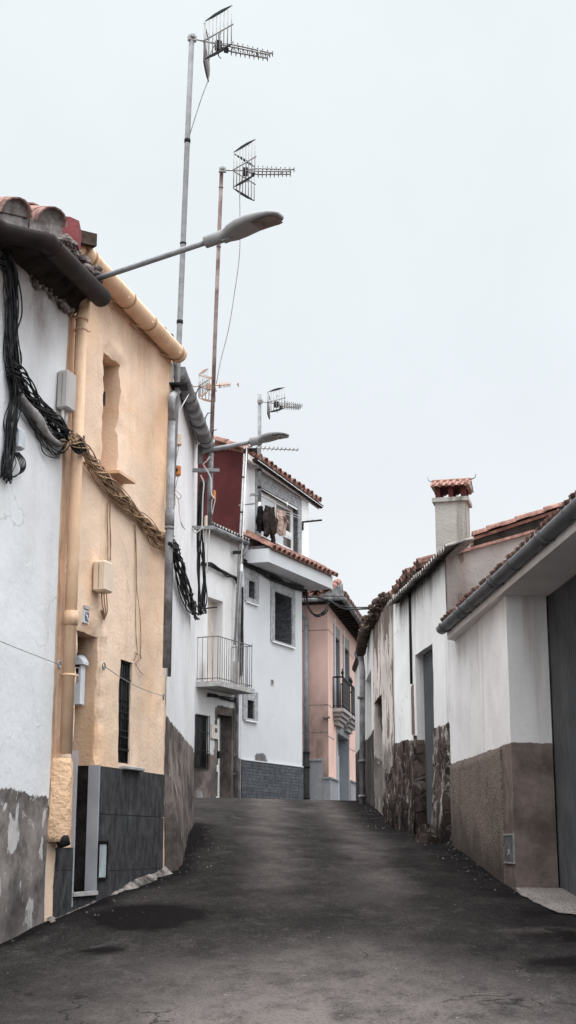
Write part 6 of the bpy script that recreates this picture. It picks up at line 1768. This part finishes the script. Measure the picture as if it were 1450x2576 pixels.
# ================================================================== 9  AERIALS
def uhf(root, c, yaw, sc=1.0, panel_mat='black', rod_mat='alu', boom_mat='alu', tilt=0.0, rods=8, spread=60, pl=.36, ph=.50, boom=.75, triple=True, droop=0.0):
    f = V((math.cos(yaw), math.sin(yaw), droop)).normalized(); sd = V((-f.y, f.x, 0)).normalized(); up = f.cross(sd); up = up if up.z > 0 else -up
    q = lambda a, b, z: c + (f * a + sd * b + up * z) * sc
    mb = MB()
    mb.tube([q(-.05, 0, 0), q(.34, 0, -.0)], .011 * sc, 6); mb.cbox(q(0, 0, 0), f * .10 * sc, sd * .05 * sc, up * .06 * sc); mb.cbox(q(.0, .0, .02), f * .05 * sc, sd * .09 * sc, up * .035 * sc)
    obj('mast_clamp', mb, M[boom_mat], root)
    for sg in (-1, 1):
        pd_ = (f * math.cos(rad(spread)) + sd * sg * math.sin(rad(spread)))
        h0 = q(.14, 0, 0)
        mb = MB(); mb.tube([h0, h0 + pd_ * (pl + .03) * sc], .010 * sc, 6)
        for k in range(rods):
            b = h0 + pd_ * (.03 + (pl - .03) * k / (rods - 1)) * sc
            mb.tube([b - up * ph * .5 * sc, b + up * ph * .5 * sc], .0066 * sc, 5)
        rf_ = obj('reflector', mb, M[rod_mat], root)
        mb = MB()
        for e in (-1, 1):
            a, b = h0 + pd_ * .02 * sc + up * e * ph * .5 * sc, h0 + pd_ * (pl + .01) * sc + up * e * ph * .5 * sc
            m = a.lerp(b, .5); nn_ = pd_.cross(up).normalized() * .007 * sc; t = up * .022 * sc * e
            for s_ in (nn_, -nn_): mb.poly([a + s_, m.lerp(a, .4) - t * .6 + s_, m.lerp(b, .4) - t * .6 + s_, b + s_, m.lerp(b, .3) + t + s_, m.lerp(a, .3) + t + s_])
            loop = [a, m.lerp(a, .4) - t * .6, m.lerp(b, .4) - t * .6, b, m.lerp(b, .3) + t, m.lerp(a, .3) + t]
            for i in range(6): mb.quad(loop[i] + nn_, loop[(i + 1) % 6] + nn_, loop[(i + 1) % 6] - nn_, loop[i] - nn_)
        pieces('end_plate', mb, M[panel_mat], rf_)
    mb = MB(); mb.cbox(q(.32, 0, -.02), f * .07 * sc, sd * .06 * sc, up * .11 * sc); mb.cbox(q(.42, 0, -.06), f * .05 * sc, sd * .04 * sc, up * .05 * sc)
    for sg in (-1, 1): mb.tube([q(.33, 0, .0), q(.33, .02, sg * .14), q(.36, .02, sg * .17)], .006 * sc, 5)
    obj('dipole_box', mb, M[panel_mat], root)
    mb, el = MB(), MB()
    booms = ((0, .035), (.05, -.03), (-.05, -.03)) if triple else ((0, 0),)
    for i, (by, bz) in enumerate(booms):
        e_ = boom + .34 - (.05 if i else 0)
        a, m, b = q(.34, by * .4, bz * .4), q(.5, by, bz), q(e_, by * .8, bz * .8)
        mb.tube([a, m, b], .011 * sc, 6)
        n = 9
        for k in range(n):
            p = m.lerp(b, k / (n - 1)) ; r = (.055 - .012 * k / n) * sc
            mb.tube([p - up * r, p + up * r], .0045 * sc, 4)
            if panel_mat == 'black': el.tube([p - up * r * .62, p + up * r * .62], .0068 * sc, 5)
    for x in (.5, .82): mb.tube([q(x, .05, -.03), q(x, 0, .035), q(x, -.05, -.03)], .008 * sc, 5)
    bo = obj('boom', mb, M[boom_mat], root)
    if el.v: pieces('director', el, M['black'], bo)
def mast(root, pts, r, mat, bands=(), bmat='black'):
    mb = MB(); mb.tube(pts, r, 12); m_ = obj('mast', mb, M[mat], root)
    mb = MB()
    for (a, b, t, L) in bands:
        p = V(a).lerp(V(b), t); d = (V(b) - V(a)).normalized(); mb.tube([p, p + d * L], r * 1.18, 12)
    if bands: pieces('tape_band', mb, M[bmat], m_)
    return m_
GA = 'television aerials on the rooftops'
# tall grey mast at the joint of the yellow and white houses
t_, m1_, b_ = P(483, 93, 14.5), P(450, 880, 14.62), P(429, 1330, 14.22)
k1 = P(472, 350, 14.6)
root = thing('television_aerial', 'tallest grey mast with a triple boom aerial above the end of the ochre gutter', 'aerial', b_, GA)
mast(root, [t_, k1, m1_, b_], .031, 'galv', [(k1, m1_, 0, .045), (m1_, k1, .12, .04), (k1, m1_, .5, .02)])
uhf(root, P(484, 97, 14.5), rad(21), 1.0, pl=.47, ph=.50, boom=.66, spread=65)
mb = MB(); mb.tube(smooth_path([P(545, 105, 14.5), P(527, 145, 14.5), P(527, 190, 14.5), P(508, 245, 14.5), P(490, 300, 14.55), P(476, 345, 14.6)], 6), .006, 5)
mb.tube(smooth_path([P(470, 400, 14.6), P(462, 450, 14.6), P(463, 520, 14.6), P(466, 600, 14.6), P(455, 700, 14.6), P(449, 790, 14.6)], 6), .005, 5); obj('coax_cable', mb, M['cable_grey'], root)
mb = MB(); pz = P(446, 964, 14.4); mb.box(pz - V((.09, 0, .012)), V((.2, 0, 0)), V((0, .22, 0)), V((0, 0, .024))); pz = P(440, 1180, 14.5); mb.box(pz - V((.09, 0, .01)), V((.12, 0, 0)), V((0, .2, 0)), V((0, 0, .02))); pieces('mast_bracket', mb, M['iron'], root)
def mini_box(name, label, x0, x1, y0, y1, d, mat, cat='junction box', dy=.09):
    a, b = P(x0, y1, d), P(x1, y0, d)
    mb = MB(); mb.rbox((a + b) / 2 + V((0, dy / 2, 0)), V((abs(b.x - a.x), 0.02, 0)), V((-.02, dy, 0)), V((0, 0, b.z - a.z)), .008)
    root = thing(name, label, cat, V(((a.x + b.x) / 2, a.y + dy / 2, a.z)), 'small boxes on the aerial masts')
    obj('box_body', mb, M[mat], root)
    mb = MB(); c = (a + b) / 2
    for k in range(2): mb.tube(smooth_path([V((c.x - .02 + .04 * k, c.y + .03, a.z + .01)), V((c.x - .03 + .03 * k, c.y + .03, a.z - .09)), V((c.x - .02, c.y + .05, a.z - .2))], 4), .006, 5)
    obj('cable_tail', mb, M['white_cable'], root)
mini_box('amplifier_box', 'cream amplifier box strapped to the tallest grey mast', 438, 456, 1089, 1118, 14.55, 'box_cream')
mini_box('amplifier_box', 'orange amplifier box strapped to the tallest grey mast', 435, 454, 1171, 1194, 14.55, 'orange')
mb = MB()
for pts in (((440, 1120), (432, 1150), (438, 1168), (452, 1172)), ((436, 1196), (433, 1215), (442, 1232), (456, 1245), (452, 1255), (444, 1250)), ((440, 1240), (450, 1260), (452, 1290), (458, 1320), (466, 1331)), ((446, 1045), (462, 1015), (478, 985), (478, 965)), ((436, 1225), (441, 1255), (440, 1272), (430, 1290))):
    mb.tube(smooth_path([P(x, y, 14.5 if x < 460 else 14.6 + .05 * (x - 460)) for x, y in pts], 6), .0065, 5)
single('loose_wires', mb, M['white_cable'], 'loose white aerial wires looping around the tallest grey mast and the grey downpipe', 'wires')

# rust brown mast on the far end of the second white house
t_, m1_, b_ = P(558, 428, 17.8), P(541, 860, 17.8), P(527, 1328, 17.8)
root = thing('television_aerial', 'rust brown mast with a triple boom aerial bracketed to the second white house', 'aerial', b_, GA)
mast(root, [t_, m1_, P(531, 1150, 17.8)], .027, 'rust', [(t_, m1_, .1, .02), (t_, m1_, .45, .02)], 'iron_grey')
mb = MB(); mb.tube([P(531, 1140, 17.8), b_], .036, 12); obj('mast_sleeve', mb, M['grey_pvc'], root)
uhf(root, P(560, 428, 17.75), rad(2), 1.0, pl=.50, ph=.53, boom=.66, spread=52)
mb = MB(); mb.tube(smooth_path([P(610, 440, 17.7), P(604, 480, 17.7), P(604, 540, 17.7), P(603, 640, 17.7), P(590, 740, 17.7), P(575, 830, 17.75), P(555, 910, 17.75), P(545, 965, 17.78)], 6), .006, 5); obj('coax_cable', mb, M['cable_grey'], root)
mb = MB()
for y in (1186, 1331):
    a, b = P(472, y, 17.6), P(552 if y == 1186 else 541, y, 17.75); mb.box(a, b - a, V((0, .05, 0)), V((0, 0, .045)))
pieces('mast_bracket', mb, M['galv'], root)
mini_box('amplifier_box', 'small cream box at the foot of the rust brown mast', 515, 521, 1296, 1325, 17.7, 'box_cream')
mini_box('amplifier_box', 'small orange capsule taped on the rust brown mast', 535, 542, 1233, 1255, 17.7, 'orange')
mb = MB()
for pts in (((528, 1148), (520, 1160), (512, 1168), (522, 1185), (531, 1205), (532, 1240), (540, 1255)), ((470, 1332), (476, 1340), (484, 1330), (492, 1340), (505, 1332), (514, 1325)), ((505, 1195), (513, 1215), (511, 1250), (509, 1310), (508, 1330))):
    mb.tube(smooth_path([P(x, y, 17.62) for x, y in pts], 6), .009, 5)
single('loose_wires', mb, M['white_cable'], 'loose white wires twisted round the brackets of the rust brown mast', 'wires')

# small orange aerial behind the second white house
c = P(478, 973, 21)
root = thing('television_aerial', 'small faded orange aerial peeking over the stained grey gutter', 'aerial', P(477, 1040, 21), GA)
mast(root, [c + V((0, 0, .06)), P(477, 1060, 21)], .022, 'iron_grey')
uhf(root, c, rad(-10), .95, 'orange_pale', 'alu', 'orange_pale', pl=.36, ph=.40, boom=.35, triple=False, rods=6, spread=50)

# aerial over the dormer window
mt = [P(653.5, 992, 33.3), P(653, 1262, 33.3)]
root = thing('television_aerial', 'slim grey mast with black ended aerial fixed beside the upper window', 'aerial', mt[1], GA)
mast(root, mt, .045, 'galv', [(mt[0], mt[1], .46, .06), (mt[0], mt[1], .7, .06), (mt[0], mt[1], .86, .06)])
mb = MB(); mb.tube([mt[1], P(652.8, 1312, 33.3)], .035, 8); obj('mast_sleeve', mb, M['pvc_white'], root)
uhf(root, P(655, 1010, 33.25), rad(22), 1.35, rods=7, pl=.42, ph=.40, boom=.5, spread=62)
mb = MB()
for y in (1177, 1247): a, b = P(629, y, 33.1), P(657, y - 1, 33.3); mb.box(a, b - a, V((0, .05, 0)), V((0, 0, .06)))
pieces('mast_bracket', mb, M['galv'], root)
# conduit mast with a long yagi at the corner of the tall white house
p0, p1, p2 = P(616.5, 1124, 32.6), P(603.5, 1376, 32.55), P(591, 1622, 32.5)
root = thing('television_aerial', 'thin pale pole at the corner of the tall white house carrying a long aerial', 'aerial', p2, GA)
mast(root, [p0, p1, p2], .028, 'alu', [(p0, p1, .02, .12), (p0, p1, .3, .04), (p0, p1, .65, .04)])
mb = MB(); a, b = P(618, 1126, 32.5), P(750, 1132, 33.6); mb.tube([a, b], .016, 6)
for k in range(11):
    q = a.lerp(b, .20 + .79 * k / 10); l = .15 - .006 * k
    dq = V((.25, -1, .0)).normalized(); mb.tube([q - dq * l * 1.2, q + dq * l * 1.2], .009, 4); mb.tube([q, q + V((.02, 0, .085))], .014, 4, r_end=.003)
bm = obj('boom', mb, M['alu'], root)
q = a.lerp(b, .2); mb = MB(); mb.cbox(q + V((-.06, 0, -.05)), V((.18, 0, 0)), V((0, .06, 0)), V((0, 0, .07))); obj('dipole_box', mb, M['iron'], root)
mb = MB(); mb.tube([p0 + V((.05, -.03, 0)), p1 + V((.06, -.03, 0)), p2 + V((.05, -.03, .5))], .016, 6); obj('coax_cable', mb, M['white_cable'], root)
mini_box('amplifier_box', 'small white box at the top of the grey downpipe under the cornice', 604, 611, 1419, 1438, 32.3, 'box_white', dy=.12)
mb = MB(); a, b = P(586, 1393, 32.4), P(607, 1392, 32.5); mb.box(a, b - a, V((0, .06, 0)), V((0, 0, .07))); single('pipe_bracket', mb, M['iron'], 'short black bracket beside the thin pale pole under the corrugated roof', 'bracket')

# ================================================================== 10  STREET LAMPS
def lamp(label, base, sock0, sock1, tip, wid, r_arm, group, bracket):
    root = thing('street_lamp', label, 'street lamp', base, group)
    mb = MB(); mb.tube(smooth_path([base, base.lerp(sock0, .5), sock0], 4) if not bracket else [bracket, base, sock0], r_arm, 12); obj('arm', mb, M['galv'], root)
    mb = MB(); d = (sock1 - sock0).normalized(); mb.tube([sock0, sock0 + d * .001, sock0.lerp(sock1, .5), sock1], r_arm * 2.0, 14, r_end=r_arm * 2.25); obj('socket', mb, M['lamp_grey'], root)
    ax = (tip - sock1); L = ax.length; a = ax.normalized(); sd = a.cross(V((0, 0, 1))).normalized(); up = sd.cross(a)
    prof = [(0, .42, .014, -.05), (.05, .62, .035, -.075), (.14, .84, .055, -.078), (.3, 1.0, .068, -.07), (.5, 1.0, .07, -.06), (.7, .95, .056, -.046), (.86, .84, .038, -.036), (.95, .66, .024, -.028), (1.0, .4, .010, -.016)]
    k = L / .75
    rings = []
    for s_, w, zt, zb in prof:
        hw = wid * w / 2; c = sock1 + a * L * s_ + up * .03 * k * math.sin(PI * s_)
        ring = []
        for j in range(20):
            th = 2 * PI * j / 20; x, y = math.cos(th), math.sin(th)
            px = math.copysign(abs(x) ** .7, x) * hw
            pz = (zt if y > 0 else -zb) * k * math.copysign(abs(y) ** (.9 if y > 0 else .45), y)
            ring.append(c + sd * px + up * pz)
        rings.append(ring)
    mb = MB(); mb.loft(rings); hd = obj('lamp_head', mb, M['lamp_grey'], root)
    mb = MB()
    for j in range(5):
        s0 = .56 + .40 * j / 5; s1 = .56 + .40 * (j + 1) / 5
        def pr_(s_): 
            c = sock1 + a * L * s_ + up * (.03 * k * math.sin(PI * s_) - (.058 - .03 * (s_ - .5)) * k - .004)
            return c, wid * .36 * (1 if s_ < .9 else .8)
        (c0, h0), (c1, h1) = pr_(s0), pr_(s1)
        mb.quad(c0 - sd * h0, c0 + sd * h0, c1 + sd * h1, c1 - sd * h1)
    obj('lens', mb, M['lens'], hd)
    mb = MB(); c = sock1; mb.cbox(c + a * .02 - up * .05 * k, a * .10 * k, sd * .09 * k, up * .06 * k); obj('hinge', mb, M['lamp_grey'], hd)
    return root
GL = 'wall mounted street lamps'
lamp('large near street lamp reaching out over the street from the eave of the white house', P(242, 702, 11.75), P(517, 610, 11.35), P(566, 592, 11.28), P(707, 540, 11.0), .26, .026, GL, None)
mb = MB(); mb.cbox(P(238, 703, 11.78), V((.07, 0, 0)), V((0, .08, 0)), V((0, 0, .08))); 
lr = bpy.data.objects['street_lamp']; obj('wall_bracket', mb, M['black'], lr)
root = lamp('smaller distant street lamp on a bent arm beside the oxblood cladding', P(515, 1134, 17.75), P(631, 1112, 17.6), P(656, 1106, 17.55), P(723, 1092, 17.3), .24, .028, GL, P(503, 1150, 17.9))
mb = MB(); a = P(497, 1165, 17.8); mb.box(a, V((.06, 0, 0)), V((0, .06, 0)), V((0, 0, .25))); obj('wall_bracket', mb, M['galv'], root)

# ================================================================== 11  GRIT along the foot of the walls
mb = MB(); rnd = random.Random(77)
for wl, u0, u1, n in ((WA, -1.2, WA.L, 40), (WY, 0, WY.L, 50), (WB, 0, WB.L, 90), (WE, 0, WE.L, 100), (WG, 0, uH, 90), (WI, 0, WI.L, 70)):
    for _ in range(n):
        u = rnd.uniform(u0, u1); w_ = .03 + abs(rnd.gauss(0, .22)) + (.12 if wl in (WB, WG) else 0)
        p = wl.pt(u, 0, w_); s = rnd.choice((.003, .004, .005, .007, .010, .013)) * rnd.uniform(.7, 1.3)
        c = V((p.x, p.y, road_z(p.x, p.y) + s * .4))
        q = [c + V((rnd.uniform(-1, 1), rnd.uniform(-1, 1), 0)).normalized() * s * rnd.uniform(.7, 1.3) for _ in range(2)]
        a = rnd.uniform(0, 6); b4 = [c + V((math.cos(a + k * PI / 2), math.sin(a + k * PI / 2), -.5)) * s * rnd.uniform(.7, 1.3) for k in range(4)]
        ids_ = [mb.vert(x) for x in b4]; tp = mb.vert(c + V((0, 0, s * .6)))
        for k in range(4): mb.face([ids_[k], ids_[(k + 1) % 4], tp])
for _ in range(160):
    p = V((rnd.uniform(-2.2, 2.2), rnd.uniform(8, 20), 0)); s = rnd.choice((.003, .005, .007)); c = V((p.x, p.y, road_z(p.x, p.y) + .004)); a = rnd.uniform(0, 6)
    ids_ = [mb.vert(c + V((math.cos(a + k * PI / 2), math.sin(a + k * PI / 2), 0)) * s) for k in range(4)]; tp = mb.vert(c + V((0, 0, s)))
    for k in range(4): mb.face([ids_[k], ids_[(k + 1) % 4], tp])
o = single('road_grit', mb, M['grit'], 'loose grit and crumbs strewn along the foot of the walls and over the asphalt', 'grit'); o['kind'] = 'stuff'

# ================================================================== CAMERA, LIGHT, SKY
cam = bpy.data.cameras.new('camera'); co = bpy.data.objects.new('camera', cam); COL.objects.link(co)
cam.sensor_fit = 'VERTICAL'; cam.sensor_height = 24.0; cam.lens = FPX / 2576 * 24.0
cam.clip_start = .1; cam.clip_end = 2000
co.location = (0, 0, CZ); co.rotation_euler = (PI / 2 + PITCH, 0, 0)
SC.camera = co
SUN_EL, SUN_AZ = rad(62), rad(8)             # azimuth measured from +Y towards +X
w = bpy.data.worlds.new('World'); SC.world = w; w.use_nodes = True
nt = w.node_tree; nt.nodes.clear()
out = nt.nodes.new('ShaderNodeOutputWorld'); bg = nt.nodes.new('ShaderNodeBackground'); nt.links.new(bg.outputs[0], out.inputs[0])
sky = nt.nodes.new('ShaderNodeTexSky'); sky.sky_type = 'NISHITA'; sky.sun_disc = False; sky.sun_elevation = SUN_EL; sky.sun_rotation = SUN_AZ; sky.air_density = 1; sky.dust_density = 3
tc = nt.nodes.new('ShaderNodeTexCoord'); sp_ = nt.nodes.new('ShaderNodeSeparateXYZ'); nt.links.new(tc.outputs['Generated'], sp_.inputs[0])
rp = nt.nodes.new('ShaderNodeValToRGB'); nt.links.new(sp_.outputs[2], rp.inputs[0])
els = rp.color_ramp.elements
els[0].position = 0; els[0].color = (.88, .90, .92, 1)
els[1].position = 1; els[1].color = (4.5, 4.6, 4.7, 1)
for pos, c in ((.10, (.90, .925, .95)), (.25, (.86, .905, .94)), (.56, (.82, .885, .91)), (.74, (2.4, 2.46, 2.52))):
    e = els.new(pos); e.color = (*c, 1)
nz = nt.nodes.new('ShaderNodeTexNoise'); nt.links.new(tc.outputs['Generated'], nz.inputs[0]); nz.inputs['Scale'].default_value = 2.6; nz.inputs['Detail'].default_value = 7
mr = nt.nodes.new('ShaderNodeMapRange'); nt.links.new(nz.outputs[0], mr.inputs[0]); mr.inputs[1].default_value = .35; mr.inputs[2].default_value = .7; mr.inputs[3].default_value = 9.85; mr.inputs[4].default_value = 10.95
bk_ = nt.nodes.new('ShaderNodeMapRange'); bk_.interpolation_type = 'SMOOTHSTEP'; nt.links.new(sp_.outputs[1], bk_.inputs[0]); bk_.inputs[1].default_value = .5; bk_.inputs[2].default_value = -.4; bk_.inputs[3].default_value = 1; bk_.inputs[4].default_value = 1.85
mm_ = nt.nodes.new('ShaderNodeMath'); mm_.operation = 'MULTIPLY'; nt.links.new(mr.outputs[0], mm_.inputs[0]); nt.links.new(bk_.outputs[0], mm_.inputs[1])
vm = nt.nodes.new('ShaderNodeVectorMath'); vm.operation = 'SCALE'; nt.links.new(rp.outputs[0], vm.inputs[0]); nt.links.new(mm_.outputs[0], vm.inputs[3])
mx = nt.nodes.new('ShaderNodeMix'); mx.data_type = 'RGBA'; mx.inputs[0].default_value = .94
nt.links.new(sky.outputs[0], mx.inputs[6]); nt.links.new(vm.outputs[0], mx.inputs[7]); nt.links.new(mx.outputs[2], bg.inputs[0])
bg.inputs[1].default_value = .1
sl_ = bpy.data.lights.new('sun', 'SUN'); so = bpy.data.objects.new('sun', sl_); COL.objects.link(so)
sl_.energy = .9; sl_.angle = rad(45); sl_.color = (1, .965, .92)
dvec = V((math.sin(SUN_AZ) * math.cos(SUN_EL), math.cos(SUN_AZ) * math.cos(SUN_EL), math.sin(SUN_EL)))
so.rotation_euler = dvec.to_track_quat('Z', 'Y').to_euler(); so.location = (0, 20, 30)
SC.view_settings.view_transform = 'Standard'; SC.view_settings.look = 'None'; SC.view_settings.exposure = 0; SC.view_settings.gamma = 1
SC.cycles.max_bounces = 6; SC.cycles.diffuse_bounces = 4
